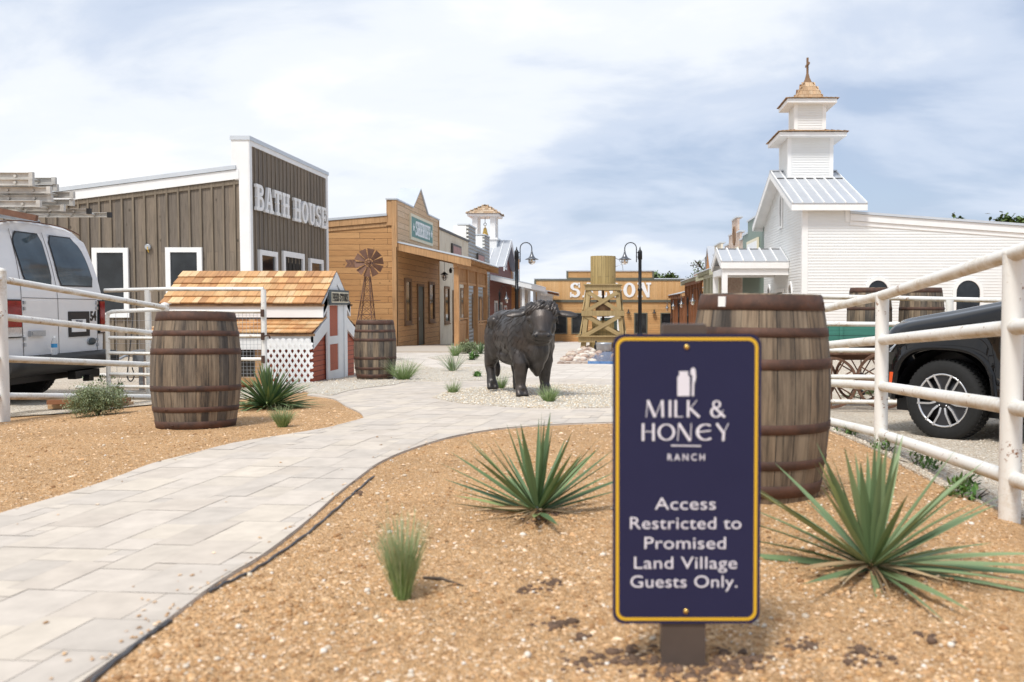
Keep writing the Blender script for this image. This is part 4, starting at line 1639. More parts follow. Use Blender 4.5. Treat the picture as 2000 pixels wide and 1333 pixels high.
def sheriff_office():
    X, Y0, Y1 = -7.5, 30.9, 38.4
    zt, zr, zg = 4.53, 4.0, -1.2
    t = thing('sheriff_office', 'cedar plank building with a pointed parapet and a green SHERIFF sign', 'building', (X, Y0, -0.6))
    sl = 0.085
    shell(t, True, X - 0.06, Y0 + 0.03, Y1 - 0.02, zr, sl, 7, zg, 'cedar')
    FS, FF = F_front(Y0 + 0.03), F_left(X)
    f = W(FF)
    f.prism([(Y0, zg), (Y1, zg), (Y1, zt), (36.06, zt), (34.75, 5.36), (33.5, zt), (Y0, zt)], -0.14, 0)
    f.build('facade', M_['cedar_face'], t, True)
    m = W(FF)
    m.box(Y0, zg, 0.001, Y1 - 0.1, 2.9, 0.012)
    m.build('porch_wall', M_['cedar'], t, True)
    m = W(FF)
    m.box(Y0 - 0.02, zr - 0.35, -0.32, Y1, zt - 0.02, -0.141)
    m.box(Y0 - 0.04, zg, -0.14, Y0 + 0.0, zt - 0.03, 0.03)
    m.box(Y0, 2.95, 0.002, Y0 + 0.12, zt - 0.03, 0.03)
    m.box(Y0 - 0.04, zg, 0.012, Y0 + 0.1, 2.9, 0.03)
    m.box(Y1 - 0.13, zg, 0.002, Y1, zt - 0.03, 0.03)
    m.build('corner_board', M_['cedar_trim'], t, True)
    m = W(FF)
    m.box(Y0 - 0.06, zt - 0.01, -0.34, 33.49, zt + 0.04, 0.05)
    m.box(36.07, zt - 0.01, -0.34, Y1 + 0.02, zt + 0.04, 0.05)
    m.build('parapet_cap', M_['capmetal'], t, True)
    m = W(FF)
    for a, b in (((33.44, zt), (34.75, 5.37)), ((34.75, 5.37), (36.12, zt))):
        m.prism([a, b, (b[0], b[1] + 0.05), (a[0], a[1] + 0.05)], -0.75, 0.05)
    m.build('gable_roof', M_['capmetal'], t, True)
    m = W(FS)
    m.prism([(X - 7.2, zr - sl * 7.2), (X - 0.3, zr - sl * 0.3), (X - 0.3, zr + 0.08 - sl * 0.3), (X - 7.2, zr + 0.08 - sl * 7.2)], -(Y1 - Y0), 0.1)
    m.build('roof', M_['capmetal'], t, True)
    m = W(FS)
    m.prism([(X - 7.2, zr - 0.22 - sl * 7.2), (X - 0.3, zr - 0.22 - sl * 0.3), (X - 0.3, zr - 0.01 - sl * 0.3), (X - 7.2, zr - 0.01 - sl * 7.2)], 0.0, 0.07)
    m.build('fascia', M_['cedar_trim'], t, True)
    m = W(FS)
    m.prism([(X - 7.2, zr - 0.36 - sl * 7.2), (X - 0.14, zr - 0.36 - sl * 0.14), (X - 0.14, zr - 0.24 - sl * 0.14), (X - 7.2, zr - 0.24 - sl * 7.2)], 0.0, 0.03)
    m.build('frieze_board', M_['cedar_trim'], t, True)
    # sign board
    m = W(FF)
    m.box(32.9, 3.32, 0.0, 36.9, 4.28, 0.06)
    sg = m.build('sign_board', M_['cream'], t, True)
    m = W(FF)
    m.box(33.03, 3.43, 0.06, 36.77, 4.17, 0.068)
    m.build('sign_field', M_['teal'], sg, True)
    letters('SHERIFF', FF, 33.6, 36.25, 3.52, 4.06, 0.069, 0.085, M_['white'], sg, 'lettering', 0.06)
    m = W(FF)
    for yc in (33.3, 36.52):
        pts = []
        for i in range(10):
            r = 0.16 if i % 2 == 0 else 0.07
            pts.append((yc + r * math.sin(2 * PI * i / 10), 3.78 + r * math.cos(2 * PI * i / 10)))
        m.prism(pts[::-1], 0.069, 0.085)
    m.build('star_emblem', M_['white'], sg, True)
    FP = F_left(X + 0.012)
    door(t, FP, 34.0, -0.62, 35.15, 1.72, 'door_green', 'frame_brown', 0.09)
    window(t, FP, 31.95, 0.22, 33.0, 1.88, 0.12, 'frame_brown', sill=True)
    window(t, FP, 36.1, 0.22, 37.25, 1.86, 0.12, 'frame_brown', sill=True)
    xb, zb = porch(t, True, X + 0.02, -4.95, Y0 + 0.05, Y1, 3.06, 2.5, -0.7, (31.3, 33.3, 35.6, 38.2), 'porch_wood', 'cedar_trim', fh=0.26)
    # upper slat panels, railings between posts
    m = MB()
    for a, b in ((31.4, 33.2), (33.4, 35.5), (35.7, 38.1)):
        m.beam((xb, a, zb - 0.72), (xb, b, zb - 0.72), 0.07, 0.09)
        n = int((b - a) / 0.13)
        for i in range(n):
            y = a + (i + 0.5) * (b - a) / n
            m.beam((xb, y, zb - 0.68), (xb, y, zb - 0.2), 0.02, 0.075, (0, 1, 0))
    m.build('slat_panel', M_['porch_wood'], t, True)
    m = MB()
    for a, b in ((31.4, 33.2), (35.7, 38.1)):
        g = T(xb, (a + b) / 2)
        m.beam((xb, a, g + 1.02), (xb, b, g + 1.02), 0.16, 0.05)
        m.beam((xb, a, g + 0.9), (xb, b, g + 0.9), 0.06, 0.1)
        m.beam((xb, a, g + 0.12), (xb, b, g + 0.12), 0.06, 0.1)
        n = int((b - a) / 0.16)
        for i in range(n):
            y = a + (i + 0.5) * (b - a) / n
            m.beam((xb, y, g + 0.1), (xb, y, g + 0.88), 0.03, 0.13, (0, 1, 0))
    m.build('railing', M_['porch_wood'], t, True)


sheriff_office()


def plaster_shop():
    X, Y0, Y1 = -7.5, 38.42, 46.2
    t = thing('plaster_shop', 'pale stained plaster shop front beside the SHERIFF building', 'building', (X, Y0, -0.8))
    shell(t, True, X, Y0, Y1 - 0.02, 4.15, 0.08, 7, -1.5, 'lime')
    F = F_left(X)
    m = W(F)
    m.box(Y0, 4.15, -0.3, Y1, 4.25, 0.05)
    m.build('parapet_cap', M_['frame_dark'], t, True)
    window(t, F, 39.5, 0.1, 40.65, 1.75, 0.1, 'frame_brown', sill=True)
    window(t, F, 43.6, 0.1, 44.8, 1.75, 0.1, 'frame_brown', sill=True)
    door(t, F, 41.5, -0.85, 42.6, 1.6, 'door_green', 'frame_brown')
    m = W(F)
    m.box(41.2, 2.95, 0.02, 43.6, 3.75, 0.09)
    s = m.build('sign_board', M_['frame_dark'], t, True)
    m = W(F)
    m.box(41.35, 3.05, 0.09, 43.45, 3.65, 0.1)
    m.build('sign_field', M_['pinksign'], s, True)


def tin_shop():
    X, Y0, Y1 = -7.5, 46.22, 54.0
    t = thing('tin_shop', 'grey corrugated metal shop front with a notched stepped parapet', 'building', (X, Y0, -1.0))
    shell(t, True, X - 0.1, Y0, Y1 - 0.02, 3.6, 0.08, 7, -1.9, 'corr')
    F = F_left(X)
    f = W(F)
    f.prism([(Y0, -1.9), (Y1, -1.9), (Y1, 4.95), (51.9, 4.95), (51.9, 4.05), (48.6, 4.05), (48.6, 5.02), (Y0, 5.02)], -0.12, 0)
    f.build('facade', M_['corr'], t, True)
    m = W(F)
    m.box(Y0 - 0.01, 3.3, -0.75, 48.6, 5.0, -0.11)
    m.box(51.9, 3.3, -1.3, Y1, 4.93, -0.121)
    m.box(48.6, 3.3, -0.5, 51.9, 4.0, -0.121)
    m.build('parapet_back', M_['white'], t, True)
    m = W(F)
    m.box(Y0 - 0.03, 5.02, -0.57, 48.63, 5.09, 0.05)
    m.box(51.87, 4.95, -0.92, Y1 + 0.03, 5.02, 0.05)
    m.box(48.63, 4.05, -0.52, 51.87, 4.12, 0.05)
    m.build('parapet_cap', M_['capmetal'], t, True)
    m = W(F)
    m.box(48.9, 3.05, 0.01, 51.4, 3.75, 0.08)
    s = m.build('sign_board', M_['frame_dark'], t, True)
    m = W(F)
    m.box(49.05, 3.13, 0.08, 51.25, 3.67, 0.09)
    m.build('sign_field', M_['pinksign'], s, True)
    window(t, F, 47.2, -0.3, 48.5, 1.5, 0.1, 'frame_brown')
    window(t, F, 51.8, -0.3, 53.1, 1.5, 0.1, 'frame_brown')
    door(t, F, 49.6, -1.15, 50.7, 1.35, 'porch_wood', 'frame_brown')


def school_house():
    X, Y0, Y1 = -7.5, 54.02, 65.4
    t = thing('school_house', 'dark red lap-sided building with a white gable and an open bell tower', 'building', (X, Y0, -1.3))
    shell(t, True, X, Y0, Y1, 3.2, 0.03, 8, -2.4, 'red_wall')
    F = F_left(X)
    # street gable with a metal roof
    f = W(F)
    f.prism([(57.6, 3.2), (65.2, 3.2), (61.4, 5.1)], -0.12, 0.02)
    f.build('gable_wall', M_['red_wall'], t, True)
    for a, b in (((57.2, 3.35), (61.4, 5.32)), ((65.6, 3.35), (61.4, 5.32))):
        L = math.hypot(b[0] - a[0], b[1] - a[1])
        seam_roof(t, 'gable_roof', (X + 0.5, b[0], b[1]), (-1, 0, 0), (0, a[0] - b[0], a[1] - b[1]), 3.2, L, 0.5)
        m = W(F)
        pts = [(a[0], a[1] - 0.26), (b[0], b[1] - 0.3), (b[0], b[1] - 0.005), (a[0], a[1] - 0.005)]
        m.prism(pts if a[0] < b[0] else pts[::-1], 0.44, 0.5)
        m.build('rake_board', M_['white'], t, True)
    window(t, F, 60.5, 3.35, 62.3, 4.35, 0.14, proud=0.06)
    window(t, F, 56.0, -1.1, 57.3, 1.2, 0.14, proud=0.06)
    window(t, F, 58.4, -1.2, 59.7, 1.1, 0.14, proud=0.06)
    door(t, F, 60.8, -1.75, 62.2, 0.9, 'red_feed_v', 'white', 0.14)
    porch(t, True, X + 0.02, -5.0, Y0 + 0.05, Y1, 2.72, 2.17, -1.6, (54.6, 58.4, 62.2, 65.1), 'white', 'white', rafters=False, fh=0.28, post_w=0.16, soffit='porch_red')
    # bell tower
    cx, cy = -8.75, 61.0
    hw = 0.75
    m = MB()
    m.box(cx - hw - .12, cy - hw - .12, 3.1, cx + hw + .12, cy + hw + .12, 5.3)
    base = m.build('tower_base', M_['white_lap'], t, True)
    m = MB()
    m.box(cx - hw - .2, cy - hw - .2, 5.3, cx + hw + .2, cy + hw + .2, 5.42)
    m.build('cornice', M_['white'], base, True)
    m = W(F_front(cy - hw - .12))
    m.box(cx - 0.3, 4.05, 0.0, cx + 0.3, 4.9, 0.02)
    m.build('louvre', M_['red_wall'], base, True)
    m = W(F_left(cx + hw + .12))
    m.box(cy - 0.3, 4.05, 0.0, cy + 0.3, 4.9, 0.02)
    m.build('louvre', M_['red_wall'], base, True)
    for sx in (-1, 1):
        for sy in (-1, 1):
            m = MB()
            m.box(cx + sx * 0.6 - .17, cy + sy * 0.6 - .17, 5.42, cx + sx * 0.6 + .17, cy + sy * 0.6 + .17, 6.85)
            m.build('tower_post', M_['white'], t, True)
    m = MB()
    m.box(cx - 1.05, cy - 1.05, 6.85, cx + 1.05, cy + 1.05, 7.02)
    ea = m.build('tower_eave', M_['white'], t, True)
    m = MB()
    for k in range(4):
        a = k * PI / 2
        U = Vector((-math.sin(a), math.cos(a), 0))
        Nn = Vector((math.cos(a), math.sin(a), 0))
        e = 1.15
        C = Vector((cx, cy, 0))
        top = C + Vector((0, 0, 7.72))
        mid = C + Nn * e + Vector((0, 0, 7.03))
        D = mid - top
        shingle_roof(m, top, U, D, 0, D.length, 5, 0.15, 0.3, taper=lambda q0, q1, e=e: (-e * q1, e * q1), tones=[(0.52, 0.38, 0.25), (0.44, 0.30, 0.18), (0.58, 0.45, 0.32)])
    m.build('tower_roof', M_['shingle'], t, True)
    m = MB()
    m.lathe([(0.24, 0.0), (0.225, 0.03), (0.17, 0.14), (0.135, 0.3), (0.12, 0.42), (0.08, 0.49), (0.0, 0.5)], 20, (cx, cy - 0.1, 5.65))
    m.tube([(cx, cy - 0.1, 6.15), (cx, cy - 0.1, 6.3)], 0.03, 8)
    b = m.build('bell', M_['brass'], t, True)
    m = MB()
    m.tube([(cx + 0.09 * math.cos(a), cy - 0.1, 6.38 + 0.09 * math.sin(a)) for a in [2 * PI * i / 12 for i in range(13)]], 0.02, 6)
    m.tube([(cx, cy - 0.1, 6.45), (cx, cy - 0.1, 6.86)], 0.02, 6)
    m.tube([(cx, cy - 0.1, 5.66), (cx, cy - 0.1, 5.4)], 0.014, 6)
    m.build('bell_hanger', M_['frame_dark'], b, True)


def orange_shop():
    X, Y0, Y1 = -7.5, 65.42, 71.0
    t = thing('orange_shop', 'narrow orange board shop front just past the white school gable', 'building', (X, Y0, -1.7))
    shell(t, True, X, Y0, Y1, 4.5, 0.05, 7, -2.6, 'orange_wall')
    F = F_left(X)
    m = W(F)
    m.box(Y0, 4.5, -0.3, Y1, 4.6, 0.06)
    m.build('parapet_cap', M_['capmetal'], t, True)
    m = W(F)
    m.box(66.0, 2.6, 0.02, 69.8, 3.7, 0.1)
    s = m.build('sign_board', M_['white'], t, True)
    m = W(F)
    m.box(66.2, 2.75, 0.1, 69.6, 3.55, 0.11)
    m.build('sign_field', M_['bluesign'], s, True)
    window(t, F, 66.4, -1.2, 67.6, 0.7, 0.12, proud=0.05)
    door(t, F, 68.4, -1.98, 69.5, 0.5, 'door_green', 'white')


def white_store():
    X, Y0, Y1 = -7.5, 71.02, 79.6
    t = thing('white_store', 'low white shop with a columned porch at the far left end of the street', 'building', (X, Y0, -1.9))
    shell(t, True, X, Y0, Y1, 2.4, 0.05, 7, -2.9, 'white_lap')
    F = F_left(X)
    window(t, F, 72.2, -1.5, 73.5, 0.3, 0.12, proud=0.05)
    window(t, F, 76.2, -1.5, 77.5, 0.3, 0.12, proud=0.05)
    door(t, F, 74.3, -2.2, 75.4, 0.2, 'porch_red', 'white')
    porch(t, True, X + 0.02, -4.9, 65.5, Y1, 2.5, 1.95, -2.0, (66.0, 67.6, 69.4, 71.4, 73.4, 75.6, 77.6), 'white', 'white', fh=0.25, post_w=0.22, soffit='porch_red')


plaster_shop(); tin_shop(); school_house(); orange_shop(); white_store()


# ================================================================== SALOON AT THE END OF THE STREET
def saloon():
    Y = 80.0
    t = thing('saloon', 'long orange timber saloon closing the street, white letters reading SALOON', 'building', (0, Y, -2.35))
    F = F_front(Y)
    x0, x1 = -7.1, 8.4
    m = W(F)
    m.prism([(x0, -3.4), (x1, -3.4), (x1, 1.25), (x0, 1.25)], -9, 0)
    m.build('lower_wall', M_['saloon_h'], t, True)
    m = W(F)
    m.prism([(x0, 1.25), (x1, 1.25), (x1, 3.22), (x0, 3.22)], -0.3, 0.03)
    m.prism([(x0 + 0.3, 1.25), (x1 - 0.3, 1.25), (x1 - 0.3, 2.6), (x0 + 0.3, 2.6)], -9, -0.31)
    m.build('upper_wall', M_['saloon_v'], t, True)
    m = W(F)
    m.box(-4.2, 3.3, -0.3, 3.45, 3.92, 0.02)
    m.build('parapet', M_['saloon_h'], t, True)
    m = W(F)
    m.box(x0 - 0.03, 1.18, 0.0, x1 + 0.03, 1.4, 0.09)
    m.box(x0 - 0.03, 3.1, 0.03, x1 + 0.03, 3.24, 0.09)
    m.box(-4.25, 3.24, 0.02, 3.5, 3.36, 0.09)
    m.box(-4.28, 3.36, -0.1, -4.12, 3.94, 0.07)
    m.box(3.37, 3.36, -0.1, 3.53, 3.94, 0.07)
    m.box(x0 - 0.05, 1.4, -0.1, x0 + 0.12, 3.1, 0.07)
    m.build('trim', M_['olive'], t, True)
    m = W(F)
    m.box(x0 - 0.08, 3.24, -0.34, -4.3, 3.32, 0.12)
    m.box(3.55, 3.24, -0.34, x1 + 0.08, 3.32, 0.12)
    m.box(-4.32, 3.94, -0.34, 3.57, 4.03, 0.12)
    m.build('parapet_cap', M_['capmetal'], t, True)
    letters('SALOON', F, -3.95, 3.27, 1.62, 2.93, 0.031, 0.1, M_['white'], t, None, 0.14)
    for a, b in ((-5.4, -4.2), (-3.85, -2.75), (1.75, 2.95), (4.1, 5.3)):
        window(t, F, a, -1.65, b, 0.25, 0.1, 'olive', proud=0.06)
    door(t, F, -1.55, -2.4, 0.55, 0.1, 'door_green', 'white', 0.3)
    for x in (1.25, 3.55):
        m = W(F)
        m.box(x - 0.06, 0.3, 0.0, x + 0.06, 0.52, 0.05)
        m.M = Matrix.Translation((x, Y - 0.2, 0.2))
        m.lathe([(0.2, 0.0), (0.19, 0.03), (0.06, 0.12), (0.05, 0.28), (0.0, 0.3)], 16)
        m.M = Matrix.Identity(4)
        m.tube([(x, Y - 0.05, 0.45), (x, Y - 0.2, 0.52), (x, Y - 0.2, 0.45)], 0.02, 6)
        m.build('wall_lamp', M_['black'], t, True)


saloon()


# ================================================================== CHURCH
def hip_skirt(t, name, cx, cy, ex, ey, z, ix, iy, zi, parent_label=None):
    """low shingled skirt roof: outer half sizes ex, ey at z up to inner half sizes ix, iy at zi"""
    m = MB()
    for k in range(4):
        a = k * PI / 2
        Nn = Vector((math.cos(a), math.sin(a), 0)); U = Vector((-math.sin(a), math.cos(a), 0))
        o = ex if k % 2 == 0 else ey
        i = ix if k % 2 == 0 else iy
        lo = ey if k % 2 == 0 else ex
        li = iy if k % 2 == 0 else ix
        top = Vector((cx, cy, zi)) + Nn * i
        bot = Vector((cx, cy, z)) + Nn * o
        D = bot - top
        shingle_roof(m, top, U, D, 0, D.length, 4, 0.12, 0.25, taper=lambda q0, q1, lo=lo, li=li: (-(li + (lo - li) * q1), li + (lo - li) * q1),
                     tones=[(0.50, 0.33, 0.19), (0.42, 0.25, 0.13), (0.56, 0.40, 0.25)])
    return m.build(name, M_['shingle'], t, True)


def church():
    X, Y0, Y1 = 7.0, 33.4, 42.0
    zg = -1.4
    t = thing('church', 'white lap-sided church with a tiered steeple, arched windows and a small gabled porch', 'building', (X, Y0, -0.7))
    yr, zr, ze = 37.7, 6.35, 4.68
    XE = 8.74
    FX = frame((0, 0, 0), (0, 1, 0), (0, 0, 1), (1, 0, 0))
    m = W(FX)
    m.prism([(Y0, zg), (Y1, zg), (Y1, ze), (yr, zr), (Y0, ze)], X, XE)
    # nave wing behind, its roof edge falling away
    sl = 0.072
    wz = 4.30
    n = W(F_front(0))
    n.prism([(XE - 0.05, zg), (24, zg), (24, wz - sl * (24 - XE)), (XE - 0.05, wz)], -Y1 + 0.1, -Y0 - 0.003)
    b1 = m
    b1.v += n.v
    k = len(m.v) - len(n.v)
    for f, uv, s, c in zip(n.f, n.uv, n.sm, n.col):
        b1.f.append([i + k for i in f]); b1.uv.append(uv); b1.sm.append(s); b1.col.append(c)
    FS, FF = F_front(Y0), F_right(X)
    l = W(FS)
    def cut_side(v, tt):
        xmax = 24.0
        if v > wz - 0.30 - sl * 15:
            xmax = XE + max(0.0, (wz - 0.30 - v) / sl)
        return [(X + 0.18, min(24, xmax) if v < wz - 0.3 else XE - 0.02)]
    lap_rows(l, 0, 0, zg, ze - 0.12, 0.11, cut=cut_side)
    lf = W(frame((X, 0, 0), (0, -1, 0), (0, 0, 1), (-1, 0, 0)))
    def cut_gable(v, tt):
        if tt <= ze:
            return [(-Y1, -Y0 - 0.16)]
        q = (tt - ze) / (zr - ze)
        return [(-(Y1 + (yr - Y1) * q), -(Y0 + (yr - Y0) * q))]
    lap_rows(lf, 0, 0, zg, zr, 0.11, cut=cut_gable)
    for src in (l, lf):
        k = len(b1.v)
        b1.v += src.v
        for f, uv, s, c in zip(src.f, src.uv, src.sm, src.col):
            b1.f.append([i + k for i in f]); b1.uv.append(uv); b1.sm.append(s); b1.col.append(c)
    b1.build('wall', M_['white_lap'], t, True)
    # corner boards and fascia
    m = W(FS)
    m.box(X - 0.03, zg, -0.0, X + 0.18, ze - 0.1, 0.035)
    m.box(XE - 0.18, wz - 0.3, 0.02, XE, ze - 0.1, 0.04)
    m.build('corner_board', M_['white'], t, True)
    m = W(FF)
    m.box(-Y0 - 0.16, zg, 0.0, -Y0 - 0.0, ze - 0.1, 0.034)
    m.build('corner_board', M_['white'], t, True)
    m = W(FS)
    m.prism([(XE, wz - 0.26), (24.2, wz - 0.26 - sl * 15.46), (24.2, wz - 0.01 - sl * 15.46), (XE, wz - 0.01)], 0.0, 0.09)
    m.build('fascia', M_['white'], t, True)
    m = W(FS)
    m.prism([(XE, wz - 0.42), (24.2, wz - 0.42 - sl * 15.46), (24.2, wz - 0.27 - sl * 15.46), (XE, wz - 0.27)], 0.0, 0.04)
    m.build('frieze_board', M_['white'], t, True)
    m = W(FS)
    m.prism([(XE, wz), (24.3, wz - sl * 15.56), (24.3, wz + 0.09 - sl * 15.56), (XE, wz + 0.09)], -8, 0.14)
    m.build('wing_roof', M_['capmetal'], t, True)
    # gable roof over the front block
    for yb in (33.0, 42.4):
        zb = ze + 0.02 - (zr - ze) / (yr - Y0) * 0.4
        D = Vector((0, yb - yr, zb - zr - 0.05))
        seam_roof(t, 'roof', (6.5, yr, zr + 0.1), (1, 0, 0), D, 2.78, D.length, 0.4, 'roofmetal', 0.05, 0.05)
        c = MB()
        Dn = D.normalized(); Nv = Vector((1, 0, 0)).cross(Dn); Nv = Nv if Nv.z > 0 else -Nv
        for i in range(7):
            xa = 6.5 + 2.78 * i / 7
            p = Vector((xa + 0.05, yr, zr + 0.1)) + Dn * 1.3 + Nv * 0.07
            c.beam(p, p + Vector((0.3, 0, 0)), 0.05, 0.03, Nv)
        c.build('ridge_closure', M_['frame_dark'], t, True)
        # eave fascia and rake boards
        f = MB()
        s = -1 if yb < yr else 1
        f.box(6.5, min(yb, yb - s * 0.06), zb - 0.16, 9.28, max(yb, yb - s * 0.06), zb + 0.07)
        f.build('eave_board', M_['white'], t, True)
        f = W(FX)
        pts = [(yb - s * 0.061, zb - 0.16), (yr, zr - 0.16), (yr, zr + 0.09), (yb - s * 0.061, zb + 0.05)]
        f.prism(pts if s < 0 else pts[::-1], 6.5, 6.55)
        f.build('rake_board', M_['white'], t, True)
        f = W(FX)
        pts = [(yb - s * 0.07, zb - 0.02), (yr - 0.001 * s, zr - 0.02), (yr - 0.001 * s, zr + 0.07), (yb - s * 0.07, zb + 0.03)]
        f.prism(pts if s < 0 else pts[::-1], 6.56, 9.2)
        f.build('soffit', M_['white'], t, True)
    m = MB()
    m.box(6.5, yr - 0.14, zr + 0.13, 9.28, yr + 0.14, zr + 0.19)
    m.build('ridge_cap', M_['roofmetal'], t, True)
    # steeple: two stages with shingled skirts, spire and cross
    def stage(name, x0, x1, y0, y1, z0, z1):
        m = MB()
        m.box(x0, y0, z0, x1, y1, z1)
        w = W(F_front(y0)); lap_rows(w, x0 + 0.1, x1 - 0.1, z0, z1, 0.1)
        w2 = W(F_right(x0)); lap_rows(w2, -y1 + 0.1, -y0 - 0.1, z0, z1, 0.1)
        for src in (w, w2):
            k = len(m.v); m.v += src.v
            for f, uv, s, c in zip(src.f, src.uv, src.sm, src.col):
                m.f.append([i + k for i in f]); m.uv.append(uv); m.sm.append(s); m.col.append(c)
        o = m.build(name, M_['white_lap'], t, True)
        m = MB()
        for xx in (x0, x1 - 0.1):
            for yy in (y0, y1 - 0.1):
                m.box(xx - 0.025, yy - 0.025, z0, xx + 0.125, yy + 0.125, z1)
        m.box(x0 - 0.035, y0 - 0.035, z0 + 0.62 if name == 'belfry' else z0, x1 + 0.035, y1 + 0.035, (z0 + 0.7) if name == 'belfry' else z0 + 0.09)
        m.build('corner_board', M_['white'], o, True)
        return o
    stage('belfry', 7.05, 8.85, 36.6, 38.5, 5.4, 7.72)
    stage('lantern', 7.38, 8.62, 36.95, 38.15, 7.95, 9.12)
    for nm, x0, x1, y0, y1, z0, z1 in (('belfry_eave', 6.62, 9.3, 36.15, 38.98, 7.68, 7.84), ('lantern_eave', 7.0, 9.0, 36.56, 38.54, 9.1, 9.26)):
        m = MB(); m.box(x0, y0, z0, x1, y1, z1); m.build(nm, M_['white'], t, True)
    hip_skirt(t, 'belfry_roof', 7.96, 37.56, 1.4, 1.48, 7.85, 0.6, 0.62, 8.06)
    hip_skirt(t, 'lantern_roof', 8.0, 37.55, 1.06, 1.05, 9.27, 0.45, 0.45, 9.42)
    m = MB()
    prof = [(0.55, 9.38), (0.40, 9.72), (0.17, 10.1)]
    for k in range(4):
        a = k * PI / 2
        Nn = Vector((math.cos(a), math.sin(a), 0)); U = Vector((-math.sin(a), math.cos(a), 0))
        for (r0, z0), (r1, z1) in zip(prof, prof[1:]):
            top = Vector((8.0, 37.55, z1)) + Nn * r1
            bot = Vector((8.0, 37.55, z0)) + Nn * r0
            D = bot - top
            shingle_roof(m, top, U, D, 0, D.length, 2, 0.12, 0.2, thick=0.004, taper=lambda q0, q1, r0=r0, r1=r1: (-(r1 + (r0 - r1) * q1), r1 + (r0 - r1) * q1),
                         tones=[(0.50, 0.33, 0.19), (0.45, 0.29, 0.16), (0.56, 0.40, 0.25)])
    sp = m.build('spire', M_['shingle'], t, True)
    m = MB()
    m.lathe([(0.25, 10.06), (0.12, 10.3), (0.06, 10.5), (0.0, 10.55)], 4, (8.0, 37.55, 0), a0=PI / 4, smooth=False)
    m.build('spire_cap', M_['frame_brown'], sp, True)
    m = MB()
    m.box(7.96, 37.51, 10.4, 8.04, 37.59, 11.15)
    m.box(7.965, 37.25, 10.82, 8.035, 37.85, 10.9)
    m.build('cross', M_['frame_brown'], sp, True)
    # windows
    FS2, FF2 = F_front(Y0 - 0.02), F_right(X - 0.02)
    window(t, FS2, 9.3, -0.5, 10.3, 1.96, 0.13, 'white', proud=0.05, arch=1.0)
    window(t, FS2, 12.58, -0.5, 13.72, 1.96, 0.13, 'white', proud=0.05, arch=1.0)
    window(t, FS2, 16.2, -0.5, 17.3, 1.9, 0.13, 'white', proud=0.05, arch=1.0)
    window(t, FF2, -37.95, 4.2, -37.35, 5.6, 0.13, 'white', proud=0.05, arch=1.3)
    window(t, FF2, -36.0, -0.4, -35.1, 1.85, 0.13, 'white', proud=0.05, arch=1.3)
    window(t, FF2, -40.9, -0.4, -40.0, 1.85, 0.13, 'white', proud=0.05, arch=1.3)
    door(t, FF2, -38.6, -0.75, -36.9, 1.6, 'door_green', 'white', 0.15)
    # porch
    px0, ya, yb2, yr2, zr2, ze2 = 4.25, 36.0, 39.4, 37.7, 3.25, 2.62
    for yb in (ya - 0.1, yb2 + 0.1):
        D = Vector((0, yb - yr2, ze2 - zr2))
        seam_roof(t, 'porch_roof', (px0, yr2, zr2), (1, 0, 0), D, X - px0 - 0.02, D.length, 0.42, 'roofmetal', 0.04, 0.045)
        s = -1 if yb < yr2 else 1
        c = MB()
        Dn = D.normalized(); Nv = Vector((1, 0, 0)).cross(Dn); Nv = Nv if Nv.z > 0 else -Nv
        for i in range(6):
            p = Vector((px0 + 0.05 + 2.7 * i / 6, yr2, zr2)) + Dn * 0.14 + Nv * 0.055
            c.beam(p, p + Vector((0.34, 0, 0)), 0.04, 0.025, Nv)
        c.build('ridge_closure', M_['frame_dark'], t, True)
        f = MB()
        f.box(px0, min(yb, yb - s * 0.06), ze2 - 0.24, X - 0.02, max(yb, yb - s * 0.06), ze2 - 0.002)
        f.build('eave_board', M_['white'], t, True)
        f = W(FX)
        pts = [(yb - s * 0.061, ze2 - 0.24), (yr2, zr2 - 0.26), (yr2, zr2 - 0.004), (yb - s * 0.061, ze2 - 0.004)]
        f.prism(pts if s < 0 else pts[::-1], px0, px0 + 0.06)
        f.build('rake_board', M_['white'], t, True)
    m = MB()
    m.box(px0 + 0.07, ya, ze2 - 0.5, X - 0.02, ya + 0.18, ze2 - 0.241)
    m.box(px0 + 0.07, yb2 - 0.18, ze2 - 0.5, X - 0.02, yb2, ze2 - 0.241)
    m.box(px0 + 0.07, ya + 0.181, ze2 - 0.5, px0 + 0.25, yb2 - 0.181, ze2 - 0.241)
    m.build('porch_beam', M_['white'], t, True)
    for y in (ya + 0.1, yb2 - 0.1):
        for xx in ((px0 + 0.18,)):
            m = MB()
            m.box(xx - 0.11, y - 0.1, T(xx, y) - 0.1, xx + 0.11, y + 0.12, ze2 - 0.5)
            m.build('post', M_['white'], t, True)


church()


# ================================================================== SHOPS ON THE RIGHT, BEYOND THE CHURCH
def rshop(name, label, y0, y1, outline, mat, cap='capmetal', zr=3.4):
    X = 7.0
    t = thing(name, label, 'building', (X, y0, T(6, y0)))
    shell(t, False, X + 0.12, y0 + 0.02, y1 - 0.02, zr, 0.06, 8, T(6, y1) - 0.8, mat)
    F = F_right(X)
    zg = T(6, y1) - 0.8
    pts = [(-y1, zg), (-y0, zg)] + [(-y, z) for y, z in outline]
    m = W(F)
    m.prism(pts, -0.119, 0)
    m.build('facade', M_[mat], t, True)
    m = W(F)
    for (ya, za), (yb, zb) in zip(outline, outline[1:]):
        if abs(ya - yb) > 0.05:
            m.box(-max(ya, yb) - 0.04, za, -0.3, -min(ya, yb) + 0.04, za + 0.09, 0.06)
    m.build('parapet_cap', M_[cap], t, True)
    return t, F


